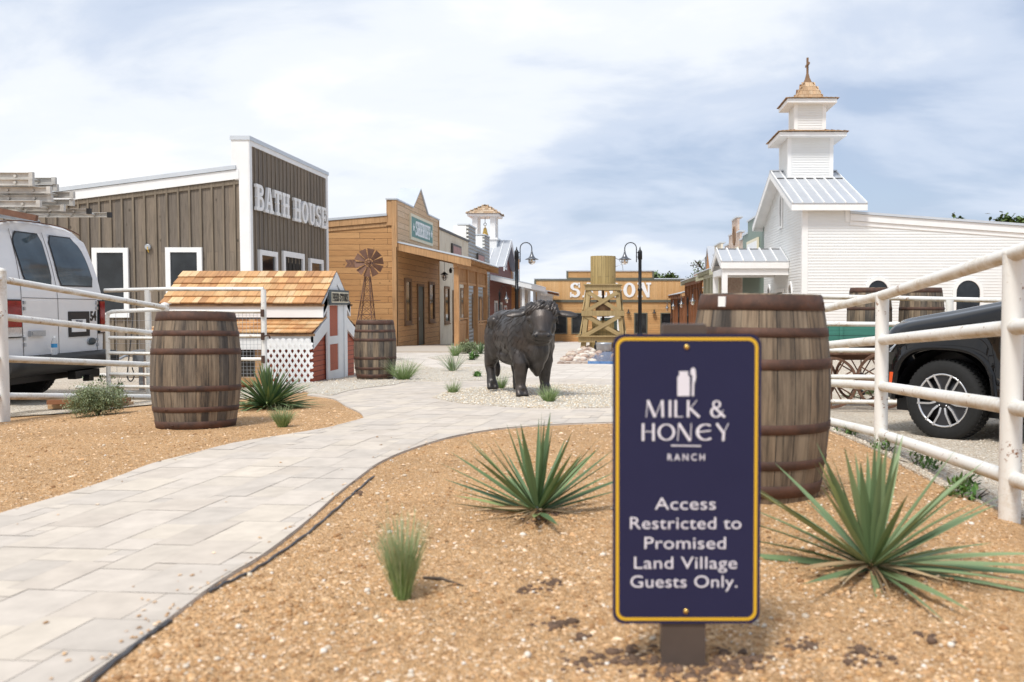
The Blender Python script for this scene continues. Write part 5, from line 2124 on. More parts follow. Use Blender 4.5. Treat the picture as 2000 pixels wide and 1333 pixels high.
def right_row():
    t, F = rshop('green_shop', 'grey-green lap-sided shop with a stepped parapet and sage porch beyond the church', 42.1, 49.0,
                 [(42.1, 4.75), (43.0, 4.75), (43.0, 5.25), (47.2, 5.25), (47.2, 4.65), (49.0, 4.65)], 'green_wall')
    m = W(F)
    m.box(-47.0, 3.0, 0.02, -43.4, 4.2, 0.1)
    s = m.build('sign_board', M_['cream'], t, True)
    m = W(F)
    m.box(-46.8, 3.15, 0.1, -43.6, 4.05, 0.11)
    m.build('sign_field', M_['white'], s, True)
    window(t, F, -44.4, -0.6, -43.3, 1.3, 0.12, 'cream', proud=0.05)
    window(t, F, -48.2, -0.6, -47.1, 1.3, 0.12, 'cream', proud=0.05)
    door(t, F, -46.4, -0.98, -45.3, 1.3, 'frame_brown', 'cream')
    porch(t, False, 6.98, 4.5, 42.6, 48.9, 3.2, 2.62, -1, (43.0, 44.8, 46.6, 48.4), 'sage', 'sage', fh=0.28, post_w=0.2, soffit='sage', inset=0.4)
    t, F = rshop('brick_shop', 'pale pink brick shop with a tall stepped parapet and a round emblem', 49.02, 57.0,
                 [(49.02, 4.5), (50.1, 4.5), (50.1, 5.0), (51.2, 5.0), (51.2, 5.9), (53.6, 5.9), (53.6, 5.1), (55.0, 5.1), (55.0, 4.6), (57.0, 4.6)], 'brick')
    m = W(F)
    m.M = m.M @ Matrix.Translation((-52.4, 4.95, 0.0))
    m.lathe([(0.55, 0), (0.55, 0.06), (0.42, 0.06), (0.42, 0.03)], 28, smooth=False)
    e = m.build('round_emblem', M_['frame_brown'], t, True)
    m = W(F)
    m.box(-54.5, 3.5, 0.02, -50.4, 4.2, 0.08)
    m.build('sign_board', M_['cream'], t, True)
    window(t, F, -51.0, -0.9, -49.9, 1.1, 0.12, 'frame_dark')
    window(t, F, -55.6, -0.9, -54.4, 1.1, 0.12, 'frame_dark')
    door(t, F, -53.2, -1.25, -52.1, 1.0, 'frame_brown', 'frame_brown')
    porch(t, False, 6.98, 4.45, 49.2, 60.5, 3.1, 2.48, -1, (50.0, 51.6, 53.4, 55.4, 57.6, 60.0), 'porch_red', 'sage', fh=0.28, post_w=0.18, soffit='sage', inset=0.35)
    t, F = rshop('cream_shop', 'cream shop front with a small raised step past the brick parapet', 57.02, 63.5,
                 [(57.02, 4.4), (59.0, 4.4), (59.0, 5.0), (62.8, 5.0), (62.8, 4.4), (63.5, 4.4)], 'lime')
    window(t, F, -59.6, -1.2, -58.4, 0.8, 0.12, 'olive')
    door(t, F, -61.8, -1.6, -60.7, 0.7, 'frame_brown', 'olive')
    t, F = rshop('orange_gable_shop', 'orange timber shop with a narrow pointed gable at the far right end', 63.52, 79.0,
                 [(63.52, 3.5), (64.8, 3.5), (64.8, 3.55), (79.0, 3.55)], 'orange_wall', zr=2.6)
    m = W(F)
    m.prism([(-68.6, 3.64), (-65.4, 3.64), (-67.0, 5.2)], -0.12, 0.0)
    m.build('gable', M_['orange_wall'], t, True)
    m = W(F)
    for a, b in (((-68.8, 3.62), (-67.0, 5.24)), ((-67.0, 5.24), (-65.2, 3.62))):
        m.prism([a, b, (b[0], b[1] + 0.08), (a[0], a[1] + 0.08)], -1.6, 0.1)
    m.build('gable_roof', M_['roofmetal'], t, True)
    window(t, F, -67.0, -1.4, -65.8, 0.6, 0.12, 'olive')
    window(t, F, -73.0, -1.6, -71.8, 0.3, 0.12, 'olive')
    door(t, F, -70.4, -2.0, -69.3, 0.4, 'frame_brown', 'olive')
    porch(t, False, 6.98, 4.7, 63.6, 78.6, 2.3, 1.75, -2, (64.2, 66.5, 69.0, 71.5, 74.5, 78.0), 'porch_red', 'cedar_trim', fh=0.24, post_w=0.2, soffit='porch_red', inset=0.3)


right_row()


# ================================================================== FEED STORE
def feed_store():
    X, Xb = -4.4, -6.74            # street gable, back gable
    ya, yb, yr = 13.1, 15.2, 14.13
    g = T(X, 14.2)
    zr = 1.44
    t = thing('feed_store', 'tiny red and white shed with two-tier cedar shingles and FEED STORE sign', 'shed', (X, yr, g))
    hu, zu = 0.73, 0.93           # upper roof half width at eave, its eave height
    zl0, zl1 = 0.72, 0.50         # lower roof top and eave heights
    hl = 1.18
    FX = frame((0, 0, 0), (0, 1, 0), (0, 0, 1), (1, 0, 0))
    F = F_left(X)
    # red body: central bay and lower aisles
    m = W(FX)
    m.prism([(ya + 0.02, g - 0.1), (yb - 0.02, g - 0.1), (yb - 0.02, zl1 - 0.1), (yr + 0.55, zl0 - 0.03), (yr + 0.55, zu - 0.05), (yr, zr - 0.1), (yr - 0.55, zu - 0.05), (yr - 0.55, zl0 - 0.03), (ya + 0.02, zl1 - 0.1)], Xb + 0.05, X - 0.02)
    m.build('wall', M_['red_feed'], t, True)
    # roofs
    for s in (-1, 1):
        m = MB()
        D = Vector((0, s * hu, zu - zr))
        shingle_roof(m, Vector((Xb - 0.05, yr, zr)), (1, 0, 0), D, X + 0.08 - Xb, D.length, 5, 0.09, 0.2)
        m.build('upper_roof', M_['shingle'], t, True)
        m = MB()
        D = Vector((0, s * (hl - 0.5), zl1 - zl0))
        shingle_roof(m, Vector((Xb - 0.05, yr + s * 0.5, zl0)), (1, 0, 0), D, X + 0.08 - Xb, D.length, 4, 0.09, 0.2)
        m.build('lower_roof', M_['shingle'], t, True)
    # dark drip edges and white fascias along the sides
    for s in (-1, 1):
        for hh, zz, fb in ((hu, zu, 0.21), (hl, zl1, 0.24)):
            y = yr + s * hh
            d = MB(); d.box(Xb - 0.03, min(y, y - s * .03), zz - 0.045, X + 0.06, max(y, y - s * .03), zz - 0.008)
            d.build('drip_edge', M_['frame_brown'], t, True)
            f = MB(); f.box(Xb, min(y - s * .03, y - s * .055), zz - fb, X + 0.035, max(y - s * .03, y - s * .055), zz - 0.045)
            f.build('fascia', M_['white'], t, True)
    # front trim
    m = W(F)
    for s in (-1, 1):
        def P(y, z):
            return (yr + s * y, z)
        for pts in ([P(0.0, zr - 0.02), P(0.0, zr - 0.20), P(hu - 0.06, zu - 0.16), P(hu - 0.06, zu + 0.01)], [P(hu - 0.061, zu - 0.21), P(hu - 0.061, zu - 0.005), P(0.47, zu + 0.13), P(0.47, zu - 0.06)],
                    [P(0.48, zl0 + 0.0), P(0.48, zl0 - 0.2), P(hl - 0.03, zl1 - 0.24), P(hl - 0.03, zl1 - 0.05)]):
            m.prism(pts if s < 0 else pts[::-1], 0.0, 0.035)
    m.prism([(yr - 0.36, zu + 0.02), (yr + 0.36, zu + 0.02), (yr, zr - 0.2)], -0.015, 0.02)
    m.build('gable_trim', M_['white'], t, True)
    m = W(F)
    da, db = yr - 0.36, yr + 0.06
    m.box(yr - 0.48, g - 0.05, 0.0, da, zu + 0.04, 0.025)
    m.box(db, g - 0.05, 0.0, yr + 0.33, zu + 0.04, 0.025)
    m.box(yr + 0.33, g - 0.05, 0.0, yr + 0.48, zu + 0.04, 0.045)
    m.box(da, g - 0.05, 0.0, db, g + 0.155, 0.025)
    m.box(da, g + 0.565, 0.0, db, g + 0.69, 0.025)
    m.box(da, zu - 0.03, 0.0, db, zu + 0.04, 0.025)
    dr = m.build('door_frame', M_['white'], t, True)
    for z0, z1 in ((g + 0.155, g + 0.565), (g + 0.69, zu - 0.03)):
        m = W(F)
        m.box(da, z0, -0.01, db, z1, 0.012)
        m.build('door_panel', M_['red_feed_v'], dr, True)
    m = W(F)
    m.box(yr - 0.47, zu - 0.02, 0.05, yr + 0.47, zu + 0.21, 0.08)
    s = m.build('sign_board', M_['frame_dark'], t, True)
    s.data.materials.clear(); s.data.materials.append(M_['slate'])
    m = W(F)
    m.box(yr - 0.43, zu + 0.012, 0.08, yr + 0.43, zu + 0.178, 0.084)
    s2 = m.build('sign_field', M_['cream'], s, True)
    letters('FEED STORE', F, yr - 0.40, yr + 0.40, zu + 0.032, zu + 0.158, 0.0845, 0.089, M_['black'], s2, 'lettering', 0.06, 0.24)
    # open pen under the lower roof on our side: dark opening, posts
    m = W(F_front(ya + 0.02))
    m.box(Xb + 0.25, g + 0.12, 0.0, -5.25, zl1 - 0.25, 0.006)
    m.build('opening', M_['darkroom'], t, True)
    m = W(F_front(ya + 0.02))
    m.box(-5.25, g, 0.0, -5.13, zl1 - 0.24, 0.05)
    m.box(Xb + 0.05, g, 0.0, Xb + 0.17, zl1 - 0.24, 0.05)
    m.box(Xb + 0.17, g + 0.0, 0.0, -5.25, g + 0.12, 0.04)
    m.build('pen_post', M_['cedar_trim'], t, True)


M_['slate'] = m_plain('slate_blue_paint', (0.055, 0.075, 0.085), 0.5, 0, 0.05, 6)
feed_store()


def lattice():
    t = thing('lattice_panel', 'white diamond lattice panel standing against the feed shed', 'lattice', (-4.7, 12.9, T(-4.7, 12.9)))
    x0, x1 = -5.08, -4.35
    z0, z1 = T(-4.7, 12.9) + 0.0, 0.42
    F = F_front(12.9)
    m = W(F)
    step = 0.088
    for layer, s in ((0, 1), (1, -1)):
        k = -20
        while k < 40:
            c = k * step
            # line u - s*v = c, clipped to the panel
            pts = []
            for v in (0, z1 - z0):
                pts.append((x0 + c + s * v * 0.62, z0 + v))
            (ua, va), (ub, vb) = pts
            def clip(u):
                return (u - ua) / (ub - ua)
            t0, t1 = 0.0, 1.0
            lo, hi = sorted((clip(x0), clip(x1)))
            t0, t1 = max(t0, lo), min(t1, hi)
            if t1 - t0 > 0.03:
                a = (ua + (ub - ua) * t0, va + (vb - va) * t0)
                b = (ua + (ub - ua) * t1, va + (vb - va) * t1)
                w = layer * 0.009
                m.beam((a[0], a[1], w), (b[0], b[1], w), 0.034, 0.007, (0, 0, 1))
            k += 1
    m.build('lattice', M_['white'], t, True)


lattice()


# ================================================================== BARRELS
def make_barrel():
    t = thing('barrel', 'x', 'barrel', (0, 0, 0))
    H, rb, rh = 0.90, 0.3175, 0.268
    def rad(z):
        q = (z / H - 0.5) * 2
        return rb - (rb - rh) * abs(q) ** 2.1
    n = 22
    m = MB()
    prof = [(rad(H * i / n), H * i / n) for i in range(n + 1)]
    m.lathe(prof + [(rh - 0.02, H), (rh - 0.022, H - 0.03), (0.0, H - 0.03)], 48, cap=False)
    m.face([(rad(0) * math.cos(2 * PI * k / 32), rad(0) * math.sin(2 * PI * k / 32), 0.002) for k in range(32)][::-1])
    m.build('body', M_['barrel'], t)
    for z, h in ((0.055, 0.055), (0.17, 0.04), (0.325, 0.042), (0.60, 0.045), (0.735, 0.04), (0.862, 0.066)):
        h = MB() if False else h
        q = MB()
        z0, z1 = z - h / 2, z + h / 2
        q.lathe([(rad(z0) + 0.0005, z0), (rad(z0) + 0.0035, z0 + .001), (rad(z) + 0.0035, z), (rad(z1) + 0.0035, z1 - .001), (rad(z1) + 0.0005, z1)], 48, cap=False)
        a = random.random() * 6
        for da in (-0.02, 0.02):
            q.ball(((rad(z) + 0.004) * math.cos(a + da), (rad(z) + 0.004) * math.sin(a + da), z), 0.006, 6, 4)
        q.build('hoop', M_['hoop'], t)
    return t


def place(o, x, y, z, rz, label, tilt=(0, 0), scale=1.0):
    o.location = (x, y, z)
    o.rotation_euler = (tilt[0], tilt[1], rz)
    o.scale = (scale,) * 3
    if label:
        o['label'] = label
    return o


BG = 'oak barrels around the yard'
B0 = make_barrel()
B0['group'] = BG
c = at(1481, 700, 4.05)
place(B0, c.x, 4.05, T(c.x, 4.05) - 0.01, 0.4, 'large weathered oak barrel standing right behind the navy notice', (0.0, 0.012))
s = MB()
a = R(-90) - 0.4 - 0.78
s.M = Matrix.Rotation(a, 4, 'Z')
s.box(0.279, -0.019, 0.842, 0.2852, 0.019, 0.886)
s.build('label_sticker', M_['white'], B0)
b = copy_tree(B0)
for ch in list(b.children):
    if ch.name.startswith('label_sticker'):
        bpy.data.objects.remove(ch)
c = at(381, 700, 6.85)
place(b, c.x, 6.85, T(c.x, 6.85) - 0.028, 2.3, 'weathered oak barrel in the tan mulch in front of the white gate', (0.03, 0.035), 1.005)
b3 = copy_tree(b)
c = at(732.5, 700, 13.7)
place(b3, c.x, 13.7, T(c.x, 13.7) + 0.02, 4.1, 'dark oak barrel on pale gravel beside the red feed shed', (0, -0.01))
b4 = copy_tree(b)
c = at(1698, 600, 12.95)
place(b4, c.x, 12.95, 0.255, 0.9, 'oak barrel in the wagon bed, left one, under a church window')
b5 = copy_tree(b)
c = at(1800, 600, 12.95)
place(b5, c.x, 12.95, 0.255, 5.2, 'oak barrel in the wagon bed, right one, above the black car bonnet')


# ================================================================== PIPE FENCES
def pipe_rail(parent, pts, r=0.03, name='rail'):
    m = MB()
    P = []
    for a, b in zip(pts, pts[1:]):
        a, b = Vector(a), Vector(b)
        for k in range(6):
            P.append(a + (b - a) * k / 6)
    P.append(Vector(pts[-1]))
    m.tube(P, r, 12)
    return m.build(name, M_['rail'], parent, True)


def pipe_post(parent, x, y, ztop, r=0.045, name='post', cap=True):
    m = MB()
    zb = T(x, y) - 0.15
    n = 8
    m.tube([(x, y, zb + (ztop - zb) * k / n) for k in range(n + 1)], r, 14, cap=True)
    if cap:
        m.lathe([(r, ztop - 0.001), (r * 1.04, ztop + 0.006), (r * 0.7, ztop + 0.03), (0, ztop + 0.04)], 14, (x, y, 0))
    return m.build(name, M_['pipe'], parent, True)


def fence_left():
    a0 = at(2, 560, 8.3)
    b0 = at(322, 610, 11.05)
    t = thing('pipe_fence', 'rusty white pipe fence in front of the van, left edge', 'fence', (a0.x, a0.y, T(a0.x, a0.y)), group='white pipe fences')
    pipe_post(t, a0.x, a0.y, 1.21, 0.046)
    pipe_post(t, b0.x, b0.y, 0.90, 0.05)
    for (va, vb) in ((546, 601), (619, 654), (701, 714), (774, 776)):
        p, q = at(2, va, 8.3), at(322, vb, 11.05)
        d = (q - p).normalized()
        pipe_rail(t, [p - d * 1.6, p, q], 0.033)
    return t


def gate_left():
    Y = 12.2
    t = thing('wire_gate', 'white pipe gate with wire mesh in front of the feed shed', 'gate', at(515, 755, Y), group='white pipe fences')
    xl, xr = at(328, 600, Y).x, at(515, 600, Y).x
    pipe_post(t, xr, Y, at(515, 566, Y).z, 0.035, cap=False)
    zs = [at(420, v, Y).z for v in (565, 609, 657, 702)]
    xl2 = at(205, 600, Y).x
    pipe_rail(t, [(xl2, Y, at(205, 568, Y).z), (xl, Y, zs[0]), (xr, Y, zs[0])], 0.028)
    for z in zs[1:]:
        pipe_rail(t, [(xl, Y, z), (xr, Y, z)], 0.026)
    m = MB()
    x = xl
    while x < xr:
        m.beam((x, Y + 0.03, zs[1]), (x, Y + 0.03, zs[3] - 0.25), 0.0035, 0.0035)
        x += 0.05
    z = zs[3] - 0.25
    while z < zs[1]:
        m.beam((xl, Y + 0.03, z), (xr, Y + 0.03, z), 0.0035, 0.0035)
        z += 0.05
    m.build('wire_mesh', M_['galv'], t, True)
    pipe_post(t, at(289, 600, Y).x, Y, zs[0], 0.04, cap=False)
    for z in (zs[1] - 0.02, zs[2], zs[3]):
        m = MB()
        m.beam((xr + 0.0, Y - 0.05, z - 0.05), (xr, Y - 0.05, z + 0.05), 0.04, 0.03, (0, 1, 0))
        m.build('hinge', M_['hoop'], t, True)
    m = MB()
    m.tube([(xr + 0.02, Y - 0.06, zs[2]), (xr + 0.09, Y - 0.07, zs[2] + 0.02), (xr + 0.10, Y - 0.05, zs[2] - 0.03)], 0.012, 6)
    m.build('latch', M_['hoop'], t, True)
    # short gate left of it, behind the van's corner
    Y = 11.6
    t2 = thing('low_gate', 'low white pipe gate between the van bumper and the barrel', 'gate', at(212, 770, Y), group='white pipe fences')
    x0, x1 = at(209, 600, Y).x, at(318, 600, Y).x
    z0 = at(212, 609, Y).z
    m = MB()
    zb = T(x0, Y) - 0.1
    m.tube([(x0, Y, zb), (x0, Y, z0 - 0.06), (x0 + 0.015, Y, z0 - 0.02), (x0 + 0.07, Y, z0), (x1, Y, z0 + 0.03)], 0.026, 10)
    m.build('gate_frame', M_['pipe'], t2, True)
    for v in (660, 690, 731, 755):
        z = at(212, v, Y).z
        pipe_rail(t2, [(x0, Y, z), (x1, Y, z - 0.01)], 0.022)
    m = MB()
    z = zb + 0.3
    while z < z0 - 0.1:
        m.beam((x0, Y + 0.02, z), (x1, Y + 0.02, z), 0.003, 0.003)
        z += 0.1
    x = x0 + 0.1
    while x < x1:
        m.beam((x, Y + 0.02, zb + 0.3), (x, Y + 0.02, z0), 0.003, 0.003)
        x += 0.15
    m.build('wire_mesh', M_['galv'], t2, True)


def fence_right():
    t = thing('pipe_fence', 'white pipe fence running past the black car, right edge', 'fence', (1.9, 4.27, T(1.9, 4.27)), group='white pipe fences')
    n = at(1977, 700, 4.27)
    f = at(1722, 700, 6.7)
    pipe_post(t, n.x, n.y, at(1977, 497, 4.27).z, 0.051)
    pipe_post(t, f.x, f.y, at(1722, 578, 6.7).z, 0.05)
    g = at(1560, 700, 9.6)
    pipe_post(t, g.x, g.y, at(1560, 610, 9.6).z, 0.05)
    for vn, vf, vl in ((497, 578, 606), (640, 665, 676), (796, 755, 747), (935, 848, 818)):
        p, q, l = at(1977, vn, 4.27), at(1722, vf, 6.7), at(1600, vl, 8.7)
        d0 = (p - q).normalized()
        l2 = l + (l - q).normalized() * 0.9
        pipe_rail(t, [q, p, p + d0 * 2.2], 0.038)
        pipe_rail(t, [l2, q], 0.036)


def fence_back():
    Y = 12.0
    t = thing('pipe_fence', 'white pipe fence between the black car and the teal wagon', 'fence', at(1700, 790, Y), group='white pipe fences')
    for v0, v1, u0 in ((578, 588, 1528), (632, 636, 1480), (684, 686, 1480), (736, 738, 1480)):
        p, q = at(u0, v0, Y), at(1990, v1, Y + 0.2)
        pipe_rail(t, [p, q, q + (q - p) * 0.4], 0.033)
    for u, top in ((1530, 578), (1855, 586)):
        p = at(u, top, Y)
        pipe_post(t, p.x, Y, p.z, 0.05, cap=False)
    p, q = at(1480, 783, Y), at(1760, 786, Y)
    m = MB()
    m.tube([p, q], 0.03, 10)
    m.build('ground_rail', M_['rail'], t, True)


fence_left(); gate_left(); fence_right(); fence_back()


# ================================================================== WATER TOWER, POND THINGS
def water_tower():
    Y = 28.0
    cx = at(1178, 600, Y).x
    g = T(cx, Y)
    t = thing('water_tower', 'small timber water tower with a round plank tank on cross-braced legs', 'water tower', (cx, Y, g))
    zt, z1, z2, z3 = 1.54, 1.36, 0.66, -0.14
    w1, w2 = 0.44, 0.64
    def hw(z):
        return w1 + (w2 - w1) * (z1 - z) / (z1 - g)
    for sx in (-1, 1):
        for sy in (-1, 1):
            m = MB()
            m.beam((cx + sx * hw(g), Y + sy * hw(g), g - 0.1), (cx + sx * hw(z1), Y + sy * hw(z1), z1), 0.13, 0.13, (0, 1, 0))
            m.build('leg', M_['pine'], t, True)
    def ringbeam(z, h, ext, name):
        m = MB()
        w = hw(z) + ext
        for s in (-1, 1):
            m.box(cx - w - 0.03, Y + s * w - 0.035, z - h / 2, cx + w + 0.03, Y + s * w + 0.035, z + h / 2)
            m.box(cx + s * w - 0.035, Y - w + 0.036, z - h / 2, cx + s * w + 0.035, Y + w - 0.036, z + h / 2)
        m.build(name, M_['pine'], t, True)
    ringbeam(z2, 0.16, 0.11, 'girt'); ringbeam(z3, 0.17, 0.11, 'girt'); ringbeam(1.44, 0.15, 0.09, 'girt')
    m = MB()
    w = hw(z3) + 0.22
    for s in (-1, 1):
        m.box(cx - w, Y + s * (w - 0.1) - 0.1, z3 + 0.086, cx + w, Y + s * (w - 0.1) + 0.1, z3 + 0.12)
    m.build('ledge', M_['pine'], t, True)
    m = MB()
    w = w1 + 0.16
    for i in range(7):
        x = cx - w + i * 2 * w / 7
        m.box(x + 0.003, Y - w, 1.52, x + 2 * w / 7 - 0.003, Y + w, 1.56)
    m.build('platform', M_['pine'], t, True)
    for za, zb in ((z1 - 0.06, z2 + 0.06), (z2 - 0.08, z3 + 0.1)):
        for s in (-1, 1):
            for d in (-1, 1):
                m = MB()
                off = 0.075 if d > 0 else 0.11
                m.beam((cx - d * hw(za), Y + s * (hw(za) + off), za), (cx + d * hw(zb), Y + s * (hw(zb) + off), zb), 0.12, 0.035, (0, s, 0.001))
                m.build('brace', M_['pine'], t, True)
                m = MB()
                m.beam((cx + s * (hw(za) + off), Y - d * hw(za), za), (cx + s * (hw(zb) + off), Y + d * hw(zb), zb), 0.12, 0.035, (s, 0, 0.001))
                m.build('brace', M_['pine'], t, True)
    m = MB()
    n = 20
    for k in range(n):
        a0, a1 = 2 * PI * k / n, 2 * PI * (k + 1) / n - 0.012
        r0, r1 = 0.365, 0.392
        rows = []
        for z in (1.562, 2.43):
            rows.append([(cx + r * math.cos(a), Y + r * math.sin(a), z) for r, a in ((r1, a0), (r1, a1), (r0, a1), (r0, a0))])
        m.grid(rows, False, [[(a0 * r1, z), (a1 * r1, z), (a1 * r1 + .03, z), (a1 * r1 + .1, z), (a1 * r1 + .13, z)] for z in (1.56, 2.43)], close=True)
        m.face(rows[1])
    tank = m.build('tank', M_['pine_stave'], t, True)
    m = MB()
    m.lathe([(0.366, 1.57), (0.366, 2.3), (0, 2.3)], 24, (cx, Y, 0), cap=False)
    m.build('tank_lining', M_['pine'], tank, True)
    # barrel-like inner cask and pipe hanging in the frame
    m = MB()
    m.tube([(cx, Y, 1.5), (cx, Y, -0.1)], 0.035, 8)
    m.build('down_pipe', M_['hoop'], t, True)
    m = MB()
    m.lathe([(0.2, 0.55), (0.235, 0.75), (0.235, 0.85), (0.2, 1.08), (0, 1.08)], 20, (cx, Y, 0))
    m.build('keg', M_['frame_brown'], t, True)
    m = MB()
    m.box(cx - 0.42, Y - 0.3, -0.55, cx + 0.42, Y + 0.5, 0.05)
    m.box(cx - 0.34, Y - 0.26, 0.05, cx + 0.34, Y + 0.4, 0.42)
    m.build('pump_box', M_['pine_stave'], t, True)
    # hose arm on the tank's right
    m = MB()
    m.tube([(cx + 0.38, Y, 2.38), (cx + 0.5, Y, 2.32), (cx + 0.6, Y, 2.16), (cx + 0.62, Y, 2.0)], 0.012, 6)
    m.tube([(cx + 0.38, Y, 2.1), (cx + 0.6, Y, 2.2)], 0.01, 6)
    m.build('pipe_arm', M_['galv'], t, True)
    # stock tank at its foot
    p = gp(1179, 684)
    y = 25.6
    x = at(1179, 680, y).x
    s = thing('stock_tub', 'shiny round metal tub in the pond below the water tower', 'tub', (x, y, T(x, y) + 0.05))
    m = MB()
    m.lathe([(0.2, 0), (0.22, 0.02), (0.225, 0.2), (0.24, 0.24), (0.215, 0.24), (0.205, 0.05), (0, 0.05)], 28)
    m.build('tub', M_['galv'], s)
    m = MB()
    m.lathe([(0.206, 0.19), (0, 0.19)], 24, cap=False)
    m.build('water', M_['water'], s)
    x2 = at(1164, 680, y).x
    b = MB()
    b.lathe([(0.05, 0), (0.055, 0.1), (0.055, 0.16), (0.03, 0.2), (0.02, 0.26), (0.03, 0.28), (0, 0.3)], 14, (x2, y, T(x2, y) + 0.05))
    tag(b.build('garden_pump', M_['black']), 'small black pump head beside the metal tub', 'pump')


water_tower()


# ================================================================== STREET LAMPS
def make_lamp(arm=1, h=3.66, s=1.0):
    """pole with a swan-neck arm; local arm direction +x * arm"""
    t = thing('street_lamp', 'x', 'street lamp', (0, 0, 0))
    m = MB()
    m.lathe([(0.14 * s, 0), (0.14 * s, 0.08), (0.11 * s, 0.12), (0.10 * s, 0.5), (0.072 * s, 0.56), (0.068 * s, h * 0.56), (0.085 * s, h * 0.565), (0.085 * s, h * 0.585), (0.062 * s, h * 0.59), (0.062 * s, h - 0.46)], 18)
    m.build('pole', M_['black'], t)
    m = MB()
    m.lathe([(0.062 * s, h - 0.46), (0.082 * s, h - 0.44), (0.082 * s, h - 0.17), (0.06 * s, h - 0.12), (0.028 * s, h - 0.09), (0.034 * s, h - 0.07), (0.018 * s, h - 0.04), (0.022 * s, h - 0.02), (0.0, h + 0.03)], 18)
    m.build('pole_cap', M_['black'], t)
    zt = h + 0.17
    x0, x1 = 0.13 * s * arm, 0.56 * s * arm
    r = abs(x1 - x0) / 2
    pts = [(x0, 0, h - 0.55), (x0, 0, h - 0.4), (x0, 0, zt - r)]
    for i in range(1, 13):
        a = PI - PI * i / 12
        pts.append(((x0 + x1) / 2 + arm * r * math.cos(a), 0, zt - r + r * math.sin(a)))
    pts.append((x1, 0, h - 0.14))
    m = MB()
    m.tube(pts, 0.018 * s, 10)
    for z in (h - 0.2, h - 0.36):
        m.tube([(0.05 * s * arm, 0, z), (x0, 0, z)], 0.014 * s, 8)
    m.build('arm', M_['black'], t)
    m = MB()
    m.lathe([(0.0, 0.0), (0.028 * s, 0.0), (0.034 * s, -0.05), (0.05 * s, -0.12), (0.085 * s, -0.2), (0.13 * s, -0.26), (0.25 * s, -0.315), (0.252 * s, -0.325), (0.12 * s, -0.29), (0.07 * s, -0.24)], 28, (x1, 0, h - 0.13), cap=False)
    sh = m.build('lamp_shade', M_['lampmetal'], t)
    m = MB()
    m.lathe([(0.105 * s, -0.31), (0.135 * s, -0.36), (0.13 * s, -0.42), (0.08 * s, -0.49), (0.0, -0.51)], 20, (x1, 0, h - 0.13), cap=False)
    m.build('globe', M_['clear'], sh)
    m = MB()
    m.lathe([(0.03 * s, -0.29), (0.035 * s, -0.38), (0.025 * s, -0.43), (0.0, -0.44)], 10, (x1, 0, h - 0.13), cap=False)
    m.build('bulb', M_['bulb'], sh)
    return t


def lamps():
    Y = 33.0
    xl, xr = at(1009, 500, Y).x, at(1250, 500, Y).x
    a = make_lamp(1)
    place(a, xl, Y, T(xl, Y), 0, 'tall black swan-neck street lamp behind the bull statue, near the SHERIFF side')
    a['group'] = 'swan-neck street lamps'
    b = make_lamp(-1)
    place(b, xr, Y, T(xr, Y), 0, 'tall black swan-neck street lamp right of the water tower')
    b['group'] = 'swan-neck street lamps'
    # smaller ones further along
    small = make_lamp(1, 2.55, 0.62)
    G = 'small street lamps along the far boardwalks'
    small['group'] = G
    def put(o, u, v, Y, lab, arm):
        p = at(u, v, Y)              # the shade
        x = p.x - arm * 0.56 * 0.62
        h = p.z + 0.3 - T(x, Y)
        place(o, x, Y, T(x, Y) + (h - 2.55) * 0, 0, lab)
        o.scale = (1, 1, h / 2.55)
    put(small, 989, 577, 46.0, 'small black street lamp in front of the dark red school house', 1)
    o = copy_tree(small); put(o, 1022, 577, 58.0, 'small black street lamp by the white porch columns', 1)
    sr = make_lamp(-1, 2.55, 0.62); sr['group'] = G
    put(sr, 1353, 583, 40.5, 'small street lamp nearest the church porch, on the right boardwalk', -1)
    for u, v, Y, lab in ((1331, 588, 49.0, 'small street lamp, second out from the church porch'), (1315, 592, 57.0, 'small street lamp, third out from the church porch'), (1303, 596, 66.0, 'small street lamp farthest from the church, before the saloon')):
        o = copy_tree(sr); put(o, u, v, Y, lab, -1)


lamps()


def lantern():
    Y = 32.6
    p = at(868, 540, Y)
    t = thing('hanging_lantern', 'black caged lantern hanging under the SHERIFF porch roof', 'lantern', (p.x, Y, p.z))
    m = MB()
    m.lathe([(0.0, 0.17), (0.02, 0.165), (0.05, 0.13), (0.14, 0.07), (0.145, 0.06), (0.0, 0.065)], 18, cap=False)
    m.tube([(0, 0, 0.16), (0, 0, 0.5)], 0.008, 6)
    m.build('hood', M_['black'], t)
    m = MB()
    for k in range(6):
        a = 2 * PI * k / 6
        m.tube([(0.09 * math.cos(a), 0.09 * math.sin(a), 0.065), (0.095 * math.cos(a), 0.095 * math.sin(a), -0.05), (0.05 * math.cos(a), 0.05 * math.sin(a), -0.14), (0, 0, -0.16)], 0.007, 5)
    m.tube([(0.095 * math.cos(2 * PI * k / 12), 0.095 * math.sin(2 * PI * k / 12), -0.04) for k in range(13)], 0.006, 5)
    m.build('cage', M_['black'], t)
    m = MB()
    m.ball((0, 0, -0.02), (0.06, 0.06, 0.085), 14, 8)
    m.build('globe', M_['clear'], t)
    q = at(880, 528, 32.9)
    w = thing('wall_lantern', 'small black bracket lamp beside the hanging lantern', 'lantern', (q.x, 32.9, q.z))
    m = MB()
    m.tube([(0.12, 0, 0.05), (0.06, 0, 0.08), (0, 0, 0.06), (0, 0, -0.02)], 0.012, 6)
    m.build('bracket', M_['black'], w)
    m = MB()
    m.lathe([(0.0, 0.1), (0.03, 0.06), (0.06, 0.0), (0.045, -0.1), (0.0, -0.12)], 12)
    m.build('shade', M_['black'], w)


lantern()


